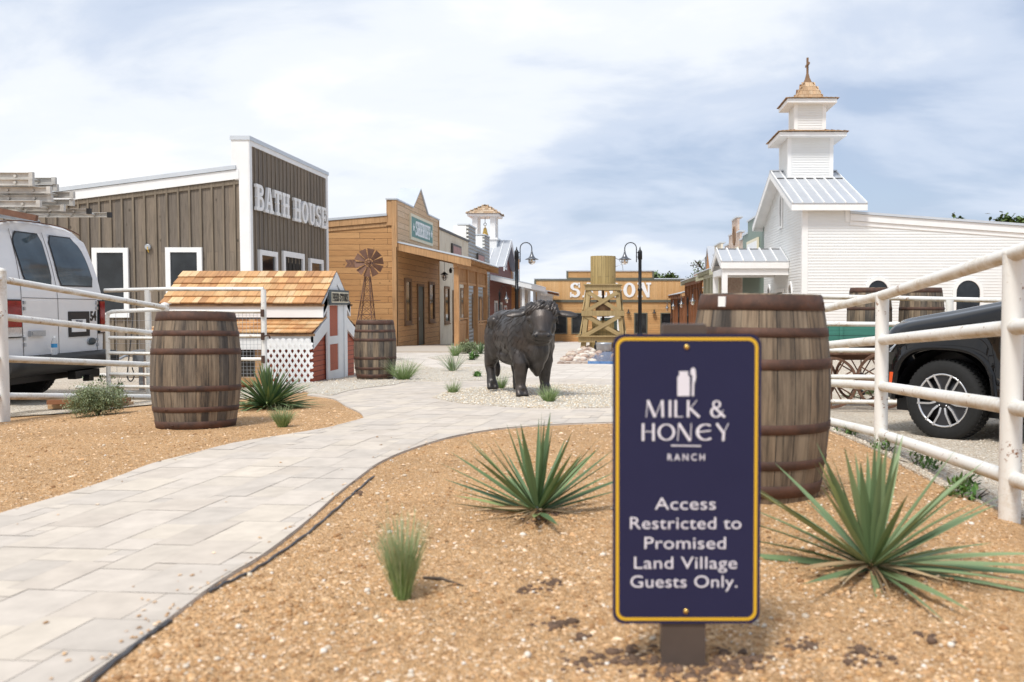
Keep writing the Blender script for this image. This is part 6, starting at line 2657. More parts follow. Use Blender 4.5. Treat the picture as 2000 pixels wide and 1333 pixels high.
# ================================================================== WINDMILL
def windmill():
    Y = 20.0
    hub = at(723, 514, Y)
    bx = at(713, 700, Y).x
    g = T(bx, Y)
    t = thing('windmill', 'rusty garden windmill with an arrow tail in front of the cedar wall', 'windmill', (bx, Y, g))
    zt = at(716, 540, Y).z
    m = MB()
    wb, wt = 0.26, 0.05
    def leg(sx, sy, q):
        w = wb + (wt - wb) * q
        return Vector((bx + (hub.x - bx - 0.06) * q + sx * w, Y + sy * w, g + (zt - g) * q))
    for sx in (-1, 1):
        for sy in (-1, 1):
            m.tube([leg(sx, sy, 0), leg(sx, sy, 1)], 0.011, 6)
    n = 9
    for i in range(n):
        q0, q1 = i / n, (i + 1) / n
        for (a, b) in (((-1, -1), (1, -1)), ((1, -1), (1, 1)), ((1, 1), (-1, 1)), ((-1, 1), (-1, -1))):
            m.tube([leg(*a, q0), leg(*b, q1)], 0.005, 4)
            m.tube([leg(*b, q0), leg(*a, q1)], 0.005, 4)
            m.tube([leg(*a, q1), leg(*b, q1)], 0.005, 4)
    z = g + (zt - g) * 0.8
    pl = leg(-1, -1, 0.72)
    m.box(pl.x - 0.1, Y - 0.2, pl.z - 0.006, pl.x + 0.36, Y + 0.2, pl.z + 0.006)
    m.build('tower', M_['rust'], t, True)
    # wheel of blades, facing us a little to the left
    WM = Matrix.Translation((hub.x, Y - 0.1, hub.z)) @ Matrix.Rotation(R(12), 4, 'Z')
    m = MB()
    for k in range(10):
        a = 2 * PI * k / 10 + 0.16
        m.M = WM @ Matrix.Rotation(a, 4, 'Y') @ Matrix.Rotation(R(22), 4, 'Z')
        r0, r1, w0, w1 = 0.09, 0.31, 0.03, 0.085
        q = [(-w0, 0, r0), (w0, 0, r0), (w1, 0, r1), (-w1, 0, r1)]
        m.face(q); m.face([(x, 0.004, zz) for x, y, zz in q[::-1]])
        m.M = WM @ Matrix.Rotation(a, 4, 'Y')
        m.tube([(0, 0.006, 0.03), (0, 0.006, 0.28)], 0.006, 5)
    m.M = WM
    m.tube([(0.06 * math.cos(2 * PI * k / 20), -0.01, 0.06 * math.sin(2 * PI * k / 20)) for k in range(21)], 0.012, 6)
    m.ball((0, 0, 0), 0.035, 10, 6)
    m.build('wheel', M_['rust'], t, True)
    m = MB()
    p = Vector((hub.x, Y, hub.z))
    e = at(683, 515, Y)
    m.tube([p, (e.x + 0.12, Y, e.z)], 0.008, 6)
    for s in (-1, 1):
        for k in range(3):
            x = e.x - 0.05 + k * 0.075
            m.M = Matrix.Identity(4)
            q = [(x, Y, e.z), (x + 0.07, Y, e.z), (x + 0.015, Y, e.z + s * 0.085), (x - 0.055, Y, e.z + s * 0.085)]
            m.face(q); m.face([(a, Y + 0.004, c) for a, b, c in q[::-1]])
    m.build('tail', M_['rust'], t, True)
    m = MB()
    m.tube([p, (hub.x - 0.06, Y, zt)], 0.014, 6)
    m.box(hub.x - 0.04, Y - 0.08, hub.z - 0.03, hub.x + 0.04, Y + 0.1, hub.z + 0.03)
    m.build('gear_head', M_['rust'], t, True)


windmill()


# ================================================================== ACCESS NOTICE (foreground)
def notice():
    Y = 2.2
    tl, tr = at(1198, 650, Y), at(1488, 656, Y)
    bl, br = at(1195, 1215, Y), at(1483, 1222, Y)
    cx = (tl.x + tr.x + bl.x + br.x) / 4
    w = (tr.x - tl.x + br.x - bl.x) / 2
    zt, zb = (tl.z + tr.z) / 2, (bl.z + br.z) / 2
    h = zt - zb
    t = thing('notice_sign', 'navy notice on a brown post, gold border, reading MILK & HONEY RANCH, Access Restricted', 'sign', (cx - 0.005, Y + 0.05, 0))
    F = frame((cx, Y, (zt + zb) / 2), (1, 0, 0), (0, 0, 1), (0, -1, 0))
    def rrect(hw, hh, r, n=7):
        pts = []
        for ccx, ccy, a0 in ((hw - r, hh - r, 0), (-hw + r, hh - r, 90), (-hw + r, -hh + r, 180), (hw - r, -hh + r, 270)):
            for i in range(n + 1):
                a = R(a0 + 90 * i / n)
                pts.append((ccx + r * math.cos(a), ccy + r * math.sin(a)))
        return pts
    m = W(F)
    m.prism(rrect(w / 2, h / 2, 0.028), -0.004, 0.0)
    panel = m.build('panel', M_['navy'], t, True)
    m = W(F)
    o = rrect(w / 2 - 0.008, h / 2 - 0.008, 0.024); q = rrect(w / 2 - 0.0155, h / 2 - 0.0155, 0.0175)
    for i in range(len(o)):
        j = (i + 1) % len(o)
        m.prism([q[i], o[i], o[j], q[j]], 0.0005, 0.001)
    m.build('border', M_['gold'], panel, True)
    s = w / 287.0      # metres per pixel of the photograph at the panel
    def uvp(u, v):
        return ((u - 1341.5) * s, (936.0 - v) * s)
    # lettering of the notice
    m = W(F)
    lines = [('Access', 981, 1280, 1398), ('Restricted to', 1019, 1232, 1448), ('Promised', 1058, 1260, 1418), ('Land Village', 1097, 1240, 1440), ('Guests Only.', 1134, 1233, 1441)]
    for body, vc, u0, u1 in lines:
        me = text_mesh(body, 0.05, 0.0003, -0.0001, 1.03)
        xs = [v.co.x for v in me.vertices]
        sx = (u1 - u0) * s / (max(xs) - min(xs))
        a, b = uvp((u0 + u1) / 2, vc + 13)
        mid = (max(xs) + min(xs)) / 2
        m.add_mesh(me, Matrix.Translation((a, b, 0.0012)) @ Matrix.Diagonal((sx, 0.87, 1, 1)) @ Matrix.Translation((-mid, 0, 0)))
    me = text_mesh('RANCH', 0.03, 0.0003, 0.0003, 1.5)
    xs = [v.co.x for v in me.vertices]
    a, b = uvp(1340.5, 898)
    m.add_mesh(me, Matrix.Translation((a, b, 0.0012)) @ Matrix.Diagonal((72 * s / (max(xs) - min(xs)), 0.78, 1, 1)) @ Matrix.Translation((-(max(xs) + min(xs)) / 2, 0, 0)))
    # thick and thin display capitals of the name, drawn as strokes
    k = [0]
    def st(p, q, wd):
        k[0] += 1
        (x0, y0), (x1, y1) = uvp(*p), uvp(*q)
        d = Vector((x1 - x0, y1 - y0)); L = d.length; d /= L
        n = Vector((-d.y, d.x)) * wd * 0.8 * s / 2
        m.prism([(x0 - n.x, y0 - n.y), (x1 - n.x, y1 - n.y), (x1 + n.x, y1 + n.y), (x0 + n.x, y0 + n.y)][::1], 0.0008, 0.0012 + 0.00007 * (k[0] % 5))
    def arc(c, rx, ry, a0, a1, wd0, wd1, n=14):
        P = []
        for i in range(n + 1):
            a = R(a0 + (a1 - a0) * i / n)
            wdt = wd0 + (wd1 - wd0) * abs(math.cos(a))
            P.append((a, wdt))
        for (a, wa), (b, wb) in zip(P, P[1:]):
            k[0] += 1
            q = []
            for ang, r in ((a, -wa / 2), (a, wa / 2), (b, wb / 2), (b, -wb / 2)):
                q.append(uvp(c[0] + (rx + r) * math.cos(ang), c[1] - (ry + r) * math.sin(ang)))
            m.prism(q, 0.0008, 0.00125)
    T0, B0_ = 781, 814
    st((1263, B0_), (1266, T0), 1.8); st((1266, T0), (1280, B0_), 6.5); st((1280, B0_), (1293, T0), 1.8); st((1295, B0_), (1294, T0), 6)
    st((1309, B0_), (1309, T0), 6)
    st((1320, B0_), (1320, T0), 6); st((1318, B0_ - 1), (1334, B0_ - 1), 2)
    st((1344, B0_), (1344, T0), 6); st((1347, 798), (1361, T0), 1.8); st((1348, 797), (1366, B0_), 6)
    # ampersand
    arc((1399, 789), 6.5, 6.5, 0, 360, 2, 4); arc((1398, 804), 9, 9.5, 100, 330, 2, 5); st((1394, 794), (1415, B0_), 6); st((1407, 808), (1412, 800), 1.8)
    T1, B1 = 826, 860
    st((1257, B1), (1257, T1), 6); st((1260, 842), (1275, 842), 2); st((1277, B1), (1277, T1), 6)
    arc((1302, 843), 14.5, 15, 0, 360, 2, 5, 24)
    st((1324, B1), (1326, T1), 2); st((1326, T1), (1348, B1), 6.5); st((1349, B1), (1350, T1), 2)
    arc((1378, 843), 16, 15, 55, 310, 2, 6, 16); st((1362, 843), (1388, 840), 3)
    st((1399, T1), (1413, 845), 6); st((1422, T1), (1413, 845), 2); st((1413, 844), (1412, B1), 6)
    st((1311, 869), (1369, 870), 3)
    # milk bottle and honey dipper
    bottle = [(1323, 773), (1323, 737), (1327, 731), (1326, 725), (1344, 725), (1343, 731), (1347, 737), (1347, 773)]
    m.prism([uvp(*p) for p in bottle][::-1], 0.0008, 0.0012)
    st((1353, 773), (1354, 735), 5)
    dip = [(1348, 730), (1349, 721), (1354, 717), (1358, 722), (1359, 737), (1357, 748), (1354, 736)]
    m.prism([uvp(*p) for p in dip][::-1], 0.0008, 0.0014)
    m.build('lettering', M_['letter'], panel, True)
    for v in (678, 1194):
        a, b = uvp(1341, v)
        m = W(F @ Matrix.Translation((a, b, 0)))
        m.lathe([(0.0065, 0.0005), (0.006, 0.003), (0, 0.004)], 12)
        m.build('bolt', M_['brass'], panel, True)
    m = MB()
    pu0, pu1 = at(1292, 640, Y + 0.05).x, at(1377, 640, Y + 0.05).x
    zp = at(1340, 633, Y + 0.05).z
    m.box(pu0, Y + 0.006, -0.25, pu1, Y + 0.095, zp - 0.004)
    m.box(pu0 + 0.002, Y + 0.008, zp - 0.004, pu1 - 0.002, Y + 0.093, zp)
    m.build('post', M_['postbrown'], t, True)


notice()


# ================================================================== VAN
def wheel_parts(parent, c, axis, r, w, rim_r, spokes=0, rim_mat='alloy', world=False):
    """tyre and rim about a horizontal axis, both meshes children"""
    A = Vector(axis).normalized()
    M = Matrix.Translation(c) @ A.to_track_quat('Z', 'Y').to_matrix().to_4x4()
    m = MB(); m.M = M
    m.lathe([(rim_r, -w / 2), (r - 0.03, -w / 2), (r - 0.008, -w / 2 + 0.02), (r, -w / 2 + 0.05), (r, w / 2 - 0.05), (r - 0.008, w / 2 - 0.02), (r - 0.03, w / 2), (rim_r + 0.03, w / 2), (rim_r, w / 2 - 0.012)], 56, cap=False)
    # tread blocks
    for k in range(56):
        a = 2 * PI * k / 56
        for z0, z1, off in ((-w / 2 + 0.035, -0.05, 0), (-0.042, 0.042, .5), (0.05, w / 2 - 0.035, 0)):
            b = a + off * 2 * PI / 56
            m.M = M @ Matrix.Rotation(b, 4, 'Z')
            m.box(r - 0.004, -0.014, z0, r + 0.006, 0.014, z1)
    m.M = M
    wh = m.build('wheel', M_['rubber'], parent)
    m = MB(); m.M = M
    m.lathe([(rim_r, -w / 2), (rim_r * 0.93, 0.0), (rim_r * 0.9, w / 2 - 0.06), (0.0, w / 2 - 0.07)], 40, cap=False)
    d = m.build('rim', M_['darkalloy'], wh)
    m = MB(); m.M = M
    m.lathe([(rim_r + 0.004, w / 2 - 0.012), (rim_r + 0.002, w / 2 - 0.004), (rim_r * 0.955, w / 2 - 0.006), (rim_r * 0.94, w / 2 - 0.03)], 48, cap=False)
    if spokes:
        for k in range(spokes):
            a = 2 * PI * (k + 0.5) / spokes
            m.M = M @ Matrix.Rotation(a, 4, 'Z')
            for s in (-1, 1):
                m.beam((0.075, s * 0.022, w / 2 - 0.03), (rim_r * 0.52, s * 0.036, w / 2 - 0.022), 0.02, 0.024, (0, 0, 1))
                m.beam((rim_r * 0.52, s * 0.036, w / 2 - 0.022), (rim_r * 0.96, s * 0.098, w / 2 - 0.012), 0.02, 0.022, (0, 0, 1))
    m.build('spoke', M_['alloy' if rim_mat == 'alloy' else 'galv'], wh)
    if spokes:
        m = MB(); m.M = M
        for k in range(spokes):
            a = 2 * PI * (k + 0.5) / spokes
            m.M = M @ Matrix.Rotation(a, 4, 'Z')
            m.face([(0.07, -0.03, w / 2 - 0.034), (rim_r * 0.52, -0.034, w / 2 - 0.03), (rim_r * 0.95, -0.09, w / 2 - 0.02), (rim_r * 0.95, 0.09, w / 2 - 0.02), (rim_r * 0.52, 0.034, w / 2 - 0.03), (0.07, 0.03, w / 2 - 0.034)])
        m.M = M
        m.lathe([(0.078, w / 2 - 0.05), (0.078, w / 2 - 0.03), (0.06, w / 2 - 0.02), (0, w / 2 - 0.02)], 24, cap=False)
        m.build('hub', M_['darkalloy'], wh)
        m = MB(); m.M = M
        for k in range(5):
            a = 2 * PI * k / 5 + 0.3
            m.ball((0.062 * math.cos(a), 0.062 * math.sin(a), w / 2 - 0.018), 0.011, 8, 6)
        m.build('wheel_nut', M_['alloy'], wh)
    return wh


def van():
    X, Ya, Yb = -6.84, 10.0, 12.0
    g = T(X - 0.5, 11) - 0.02
    t = thing('van', 'white work van seen from behind with tinted rear windows and the number 54', 'van', (X, 11, g))
    def half(z):
        if z < 0.5: return 0.97
        if z < 1.2: return 0.97 + 0.03 * math.sin(PI * (z - 0.5) / 1.4)
        q = (z - 1.2) / 0.9
        return 1.0 - 0.13 * q - 0.06 * q ** 4
    ztop = 2.05
    def xr(z):
        return 0.0 if z < 1.25 else -0.24 * ((z - 1.25) / 0.85) ** 1.5
    zs = [0.42, 0.55, 0.7, 0.85, 1.0, 1.12, 1.22, 1.25, 1.35, 1.5, 1.65, 1.8, 1.9]
    prof = [(-half(z), z) for z in zs] + [(-0.80, 1.965), (-0.72, 2.01), (-0.55, 2.045), (-0.3, 2.06), (0, 2.065)]
    prof = prof + [(-y, z) for y, z in reversed(prof[:-1])]
    m = MB()
    rows = []
    for x, sh, sq in ((0.0, 1, 0.985), (-0.03, 1, 1.0), (-0.6, 1, 1.0), (-2.0, 1, 1.0), (-3.6, 0.3, 1.0), (-4.1, 0.0, 1.0)):
        rows.append([(x + xr(z) * sh, y * sq, (z if z < 1.25 else 1.25 + (z - 1.25) * 1.18) - (0.03 if sq < 1 and z > 1.9 else 0)) for y, z in prof])
    # the nose: bonnet and windscreen
    rows.append([(-4.8, y * 0.96, min(z, 1.35 + 0.1 * (1 - abs(y)))) for y, z in prof])
    rows.append([(-5.4, y * 0.9, min(z, 1.15)) for y, z in prof])
    m.grid(rows, True)
    n = len(prof)
    for i in range(n // 2):
        a, b, c, d = rows[0][i], rows[0][i + 1], rows[0][n - 2 - i], rows[0][n - 1 - i]
        m.face([a, b, c, d] if i < n // 2 - 1 else [a, b, d], smooth=True)
    m.face(rows[-1])
    m.face([rows[0][0], rows[0][-1], rows[-1][-1], rows[-1][0]][::-1])
    m.build('body', M_['vanpaint'], t)
    Z2 = lambda z: z if z < 1.25 else 1.25 + (z - 1.25) * 1.18
    def S(y, z, o=0.004):
        return (xr(z) + o, y, Z2(z))
    def patch(name, mat, poly, o0=0.002, o1=0.012, parent=t, lab=None):
        m = MB()
        a = [S(y, z, o0) for y, z in poly]; b = [S(y, z, o1) for y, z in poly]
        m.face(b); 
        for i in range(len(poly)):
            j = (i + 1) % len(poly)
            m.face([a[i], a[j], b[j], b[i]])
        return m.build(name, M_[mat], parent)
    # y<0 is the near (left) half as we see it
    def pane(name, left, right):
        """a window following the curve of the doors; left and right give y at each height"""
        m = MB()
        hs = [1.42, 1.44, 1.5, 1.58, 1.65, 1.72, 1.8, 1.86, 1.9, 1.93]
        def yy(tab, z):
            for (z0, y0), (z1, y1) in zip(tab, tab[1:]):
                if z <= z1:
                    return y0 + (y1 - y0) * (z - z0) / (z1 - z0)
            return tab[-1][1]
        for o, mat, gr in ((0.007, 'plastic', 0.018), (0.010, 'vanglass', 0.0)):
            m = MB()
            rows = []
            for z in hs:
                a, b = yy(left, z) - gr, yy(right, z) + gr
                zz = z + (gr * 0.8 if z > 1.9 else (-gr * 0.8 if z < 1.43 else 0))
                rows.append([S(a + (b - a) * i / 4, zz, o) for i in range(5)])
            m.grid(rows, True)
            ob = m.build('window_seal' if gr else name, M_[mat], t if gr else par)
            par = ob
    pane('rear_window', [(1.42, -0.52), (1.5, -0.56), (1.8, -0.585), (1.88, -0.56), (1.93, -0.48)], [(1.42, -0.09), (1.5, -0.06), (1.86, -0.06), (1.93, -0.10)])
    pane('rear_window', [(1.42, 0.13), (1.5, 0.10), (1.86, 0.10), (1.93, 0.16)], [(1.42, 0.76), (1.5, 0.80), (1.7, 0.76), (1.84, 0.70), (1.93, 0.56)])
    def line(p, q, wd=0.008, name='door_gap'):
        m = MB()
        (y0, z0), (y1, z1) = p, q
        N = 8
        for i in range(N):
            a = (y0 + (y1 - y0) * i / N, z0 + (z1 - z0) * i / N); b = (y0 + (y1 - y0) * (i + 1) / N, z0 + (z1 - z0) * (i + 1) / N)
            d = Vector((b[0] - a[0], b[1] - a[1])).normalized(); nn = Vector((-d.y, d.x)) * wd / 2
            m.face([S(a[0] - nn.x, a[1] - nn.y, .0035), S(b[0] - nn.x, b[1] - nn.y, .0035), S(b[0] + nn.x, b[1] + nn.y, .0035), S(a[0] + nn.x, a[1] + nn.y, .0035)])
        return m.build(name, M_['frame_dark'], t)
    line((0.02, 0.6), (0.02, 1.96)); line((-0.64, 0.6), (-0.66, 1.25)); line((-0.66, 1.25), (-0.58, 1.96)); line((0.84, 0.6), (0.86, 1.2))
    line((-0.64, 1.28), (0.84, 1.27), 0.006)
    for y0, y1, nm in ((-0.95, -0.70, 'tail_light'), (0.88, 0.985, 'tail_light')):
        o = patch(nm, 'redlens', [(y0, 0.95), (y1, 0.95), (y1, 1.25), (y0, 1.25)], 0.0, 0.03)
        patch('reverse_lens', 'lens', [(y0, 0.84), (y1, 0.84), (y1, 0.945), (y0, 0.945)], 0.0, 0.028, o)
        m = MB()
        m.box(-0.01, y0 - 0.018, 0.825, 0.02, y0, 1.265); m.box(-0.01, y1, 0.825, 0.02, min(y1 + 0.018, 0.995), 1.265)
        m.box(-0.01, y0, 1.25, 0.02, y1, 1.265); m.box(-0.01, y0, 0.825, 0.02, y1, 0.84)
        m.build('light_surround', M_['plastic'], o)
    pr = patch('plate_recess', 'plastic', [(0.22, 0.80), (0.66, 0.80), (0.66, 1.12), (0.22, 1.12)], 0.0, 0.012)
    pl = patch('number_plate', 'white', [(0.27, 0.86), (0.57, 0.86), (0.57, 1.02), (0.27, 1.02)], 0.012, 0.018, pr)
    m = MB()
    FT = frame((0, 0, 0), (0, 1, 0), (0, 0, 1), (1, 0, 0))
    me = text_mesh('TEXAS', 0.05, 0.001, 0.001)
    m.add_mesh(me, FT @ Matrix.Translation((0.42, 0.975, 0.0195)))
    m.build('lettering', M_['navy'], pl)
    m = MB()
    me = text_mesh('54', 0.17, 0.002, 0.006)
    m.add_mesh(me, FT @ Matrix.Translation((0.755, 1.0, 0.005)) @ Matrix.Diagonal((0.8, 1, 1, 1)))
    m.build('fleet_number', M_['black'], t)
    m = MB(); m.M = frame((0.004, 0.70, 0.73), (0, 1, 0), (0, 0, 1), (1, 0, 0)) @ Matrix.Diagonal((1.9, 1, 1, 1))
    m.lathe([(0.045, 0), (0.045, 0.01), (0.04, 0.014), (0, 0.014)], 24)
    o = m.build('badge', M_['slate'], t)
    m = MB(); m.M = frame((0.004, 0.70, 0.73), (0, 1, 0), (0, 0, 1), (1, 0, 0)) @ Matrix.Diagonal((1.9, 1, 1, 1))
    m.lathe([(0.049, 0.0), (0.049, 0.011), (0.045, 0.012)], 24, cap=False)
    m.build('badge_rim', M_['galv'], o)
    m = MB(); m.box(0.0, -0.55, 0.83, 0.035, -0.28, 0.90); m.box(0.035, -0.53, 0.845, 0.045, -0.30, 0.885)
    m.build('handle', M_['galv'], t)
    for y, z in ((-0.63, 0.78), (0.83, 0.72), (-0.62, 1.2), (0.83, 1.2)):
        m = MB(); m.box(xr(z), y - 0.015, z - 0.06, xr(z) + 0.02, y + 0.015, z - 0.02); m.box(xr(z), y - 0.015, z + 0.01, xr(z) + 0.02, y + 0.015, z + 0.05)
        m.build('hinge', M_['galv'], t)
    # step bumper
    m = MB()
    pr_ = [(-0.05, 0.36), (0.16, 0.40), (0.22, 0.47), (0.22, 0.56), (0.17, 0.60), (-0.05, 0.61)]
    rows = []
    for y, sx in ((-1.03, 0.55), (-1.0, 0.9), (-0.9, 1.0), (0.0, 1.0), (0.9, 1.0), (1.0, 0.9), (1.03, 0.55)):
        rows.append([(x * sx, y, z) for x, z in pr_])
    m.grid(rows, True, close=True)
    m.face(rows[0]); m.face(rows[-1][::-1])
    m.build('bumper', M_['plastic'], t)
    m = MB(); m.beam((0.1, 0.1, 0.33), (0.1, 0.62, 0.33), 0.1, 0.1); m.box(0.12, 0.3, 0.24, 0.2, 0.4, 0.32)
    m.build('tow_bar', M_['black'], t)
    m = MB(); m.box(-5.0, -0.9, 0.28, -0.1, 0.9, 0.42)
    m.build('chassis', M_['black'], t)
    for y in (-0.83, 0.83):
        wheel_parts(t, (-0.95, y, 0.37), (0, y, 0), 0.37, 0.24, 0.21, 0, 'galv')
        wheel_parts(t, (-4.5, y, 0.37), (0, y, 0), 0.37, 0.24, 0.21, 0, 'galv')
    # roof rack
    for x in (-0.75, -1.9, -3.4):
        m = MB()
        m.beam((x, -0.85, 2.30), (x, 0.85, 2.30), 0.05, 0.04)
        for s in (-1, 1):
            m.beam((x, s * 0.84, 2.1), (x, s * 0.84, 2.30), 0.05, 0.05)
        m.build('roof_rack', M_['galv'], t)
    m = MB()
    m.tube([(-0.2, y, 2.205 - 0.15 * abs(y) ** 3) for y in [-0.84 + 0.1 * i for i in range(17)] + [0.84]], 0.008, 6)
    m.build('drip_rail', M_['rust'], t)
    # ladders on the rack
    def ladder(name, label, x1, y0, y1, z, L=4.6, h=0.075, tilt=0.0):
        o = thing(name, label, 'ladder', (X + x1, 11 + y0, g + z + 0.145), 0, 'ladders on the van roof')
        for y in (0.0, y1 - y0):
            m = MB()
            a, b = Vector((0, y, 0)), Vector((-L, y, tilt))
            m.beam(a + Vector((0, 0, h / 2)), b + Vector((0, 0, h / 2)), 0.006, h)
            for zz in (0.004, h - 0.004):
                m.beam(a + Vector((0, -0.015, zz)), b + Vector((0, -0.015, zz)), 0.03, 0.007)
            m.build('side_rail', M_['ladder'], o)
        m = MB()
        x = -0.18
        while x > -L:
            m.tube([(x, -0.02, h / 2 + tilt * (-x / L)), (x, y1 - y0 + 0.012, h / 2 + tilt * (-x / L))], 0.017, 8)
            x -= 0.3
        m.build('rung', M_['ladder'], o)
        for y in (0.0, y1 - y0):
            m = MB()
            m.box(-0.01, y - 0.034, -0.004, 0.035, y + 0.008, h + 0.004)
            m.build('end_cap', M_['plastic' if 'dark' in label else 'ladder'], o)
        return o
    ladder('ladder', 'topmost aluminium ladder of the stack on the van roof', 0.05, -0.5, -0.08, 2.52)
    ladder('ladder', 'aluminium ladder just under the topmost one, same short overhang', 0.06, -0.52, -0.06, 2.44)
    ladder('ladder', 'aluminium ladder with a white end tag, sticking out beyond the upper two', 0.22, -0.45, 0.0, 2.36)
    ladder('ladder', 'narrow ladder in the middle of the roof stack with a rounded end', 0.20, -0.4, 0.02, 2.27)
    ladder('ladder', 'lowest pale ladder on the rack, flat on the crossbars', 0.16, -0.55, -0.1, 2.19)
    ladder('ladder', 'dark-tipped ladder lying lowest and reaching farthest past the van', 0.33, 0.15, 0.6, 2.185, h=0.06)
    m = MB()
    m.beam((-2.6, -0.75, 2.75), (0.18, -0.62, 2.20), 0.05, 0.07)
    o = m.build('steel_bar', M_['rust'], None)
    o.location = (X, 11, g)
    tag(o, 'rusty brown steel bar lying slanted against the ladder stack', 'bar')
    # bottle on the bumper
    o = thing('water_bottle', 'clear plastic water bottle with a blue label standing on the van bumper', 'bottle', (X + 0.1, 11 - 0.23, g + 0.605))
    m = MB(); m.lathe([(0.03, 0), (0.033, 0.01), (0.033, 0.13), (0.028, 0.16), (0.013, 0.195), (0.013, 0.205)], 16)
    m.build('bottle', M_['bottle'], o)
    m = MB(); m.lathe([(0.034, 0.085), (0.034, 0.13)], 16, cap=False); m.build('paper_label', M_['bottle_label'], o)
    m = MB(); m.lathe([(0.015, 0.2), (0.015, 0.222), (0, 0.222)], 12); m.build('cap', M_['white'], o)


van()


# ================================================================== BLACK CAR
def car():
    wc = at(1845, 782, 9.0)
    b = R(47)
    fwd = Vector((-math.cos(b), math.sin(b), 0))
    left = Vector((-fwd.y, fwd.x, 0))
    r = 0.405
    g = T(wc.x, wc.y)
    o = wc - left * 0.93
    t = thing('suv', 'large black off-road car with a machined alloy wheel parked behind the right fence', 'car', (o.x, o.y, wc.z - r), math.atan2(fwd.y, fwd.x))
    def side(x):
        y = 1.0
        if x > 0.30: y -= 0.34 * ((x - 0.30) / 0.60) ** 2.4
        if x < -3.3: y -= 0.25 * ((-3.3 - x) / 0.9) ** 2.2
        return y
    def topz(x):                      # bonnet / belt line height
        if x > 0.55: return 1.20 - 0.27 * ((x - 0.55) / 0.35) ** 2
        if x > -0.95: return 1.20 + (0.55 - x) * 0.165 + 0.028 * max(0.0, -x)
        return 1.472
    def bot(x):
        z = 0.36 if x < 0.5 else 0.36 + 0.1 * ((x - 0.5) / 0.4)
        for c in (0.0, -3.1):
            d = abs(x - c)
            if d < 0.515:
                z = max(z, 0.40 + (0.515 ** 3.0 - d ** 3.0) ** (1 / 3.0))
        return z
    xs = sorted(set([round(0.9 - 0.03 * i, 3) for i in range(0, 52)] + [-0.95, -1.2, -1.6, -2.0, -2.4] + [round(-2.5 - 0.04 * i, 3) for i in range(0, 32)] + [-3.9, -4.1, -4.25]), reverse=True)
    rows = []
    for x in xs:
        y, zt, zb = side(x), topz(x), bot(x)
        zb = min(zb, zt - 0.16)
        row = []
        def Z(f): return zb + (zt - 0.10 - zb) * f
        fl = 0.018 * math.exp(-((abs(x) - 0.0) / 0.55) ** 4)
        sec = [(y + fl, Z(0)), (y + fl, Z(0.12)), (y + fl * 0.6, Z(0.25)), (y - 0.012, Z(0.4)), (y - 0.018, Z(0.6)), (y - 0.004, Z(0.80)), (y - 0.004, Z(0.88)), (y - 0.03, Z(1.0)), (y - 0.075, zt - 0.055), (y - 0.14, zt - 0.028), (y - 0.24, zt - 0.012), (y - 0.27, zt + 0.012), (y - 0.40, zt + 0.03), (0.3 * y, zt + 0.045), (0.0, zt + 0.05)]
        full = [(x, yy, z) for yy, z in sec] + [(x, -yy, z) for yy, z in reversed(sec[:-1])]
        rows.append(full)
    m = MB()
    m.grid(rows, True)
    m.face(rows[0][::-1]); m.face(rows[-1])
    m.build('body', M_['carblack'], t)
    # greenhouse
    m = MB()
    gr = []
    for x, zt in ((-0.92, 1.49), (-1.75, 1.94), (-2.1, 1.98), (-3.4, 1.97), (-4.05, 1.9), (-4.2, 1.48)):
        q = (zt - 1.46) / 0.6
        w0, w1 = 0.93, 0.93 - 0.20 * q
        gr.append([(x, w0, 1.4), (x, (w0 + w1) / 2 + 0.02, 1.4 + (zt - 1.4) * 0.5), (x, w1, zt - 0.03), (x, w1 - 0.12, zt + 0.01), (x, 0, zt + 0.03), (x, -w1 + 0.12, zt + 0.01), (x, -w1, zt - 0.03), (x, -(w0 + w1) / 2 - 0.02, 1.4 + (zt - 1.4) * 0.5), (x, -w0, 1.4)])
    m.grid(gr, True)
    m.build('cabin', M_['carblack'], t)
    m = MB()
    for s in (-1, 1):
        for a, b2 in ((-1.55, -2.25), (-2.35, -3.15), (-3.25, -3.9)):
            q = [(a, s * 0.955, 1.50), (b2, s * 0.955, 1.50), (b2 - (0.0 if b2 > -3.5 else -.1), s * 0.82, 1.76), (a - (0.25 if a > -1.6 else 0), s * 0.82, 1.70)]
            m.face(q if s < 0 else q[::-1])
    m.build('side_window', M_['glass'], t)
    m = MB()
    m.face([(-1.0, 0.78, 1.54), (-1.0, -0.78, 1.54), (-1.70, -0.66, 1.93), (-1.70, 0.66, 1.93)])
    m.build('windscreen', M_['glass'], t)
    # arch lip, sill, door gap
    for c in (0.0, -3.1):
        for s in (1, -1):
            m = MB()
            N = 26
            P, Q = [], []
            for i in range(N + 1):
                d = -0.53 + 1.06 * i / N
                dd = min(abs(d), 0.5149)
                z = 0.40 + (0.515 ** 3 - dd ** 3) ** (1 / 3.0)
                if abs(d) > 0.515: z = 0.38
                x = c + d
                yy = (side(x) + 0.022) * s
                nx, nz = d, z - 0.4
                L = math.hypot(nx, nz)
                P.append((x, yy, z)); Q.append((x + nx / L * 0.055, (side(x) + 0.008) * s, z + nz / L * 0.055))
            rows_ = [[(p[0], p[1] - s * 0.1, p[2] - 0.005) for p in P], P, [((p[0] + q[0]) / 2, (p[1] + q[1]) / 2 + s * 0.012, (p[2] + q[2]) / 2) for p, q in zip(P, Q)], Q]
            m.grid(rows_, True)
            m.build('arch_trim', M_['carblack'], t)
            m = MB()
            cyl = []
            for zz in (s * 0.97, s * 0.55):
                cyl.append([(c + 0.53 * math.cos(PI * i / 16), zz, 0.38 + 0.53 * math.sin(PI * i / 16)) for i in range(17)])
            m.grid(cyl, True)
            m.face(cyl[1])
            m.build('wheel_well', M_['black'], t)
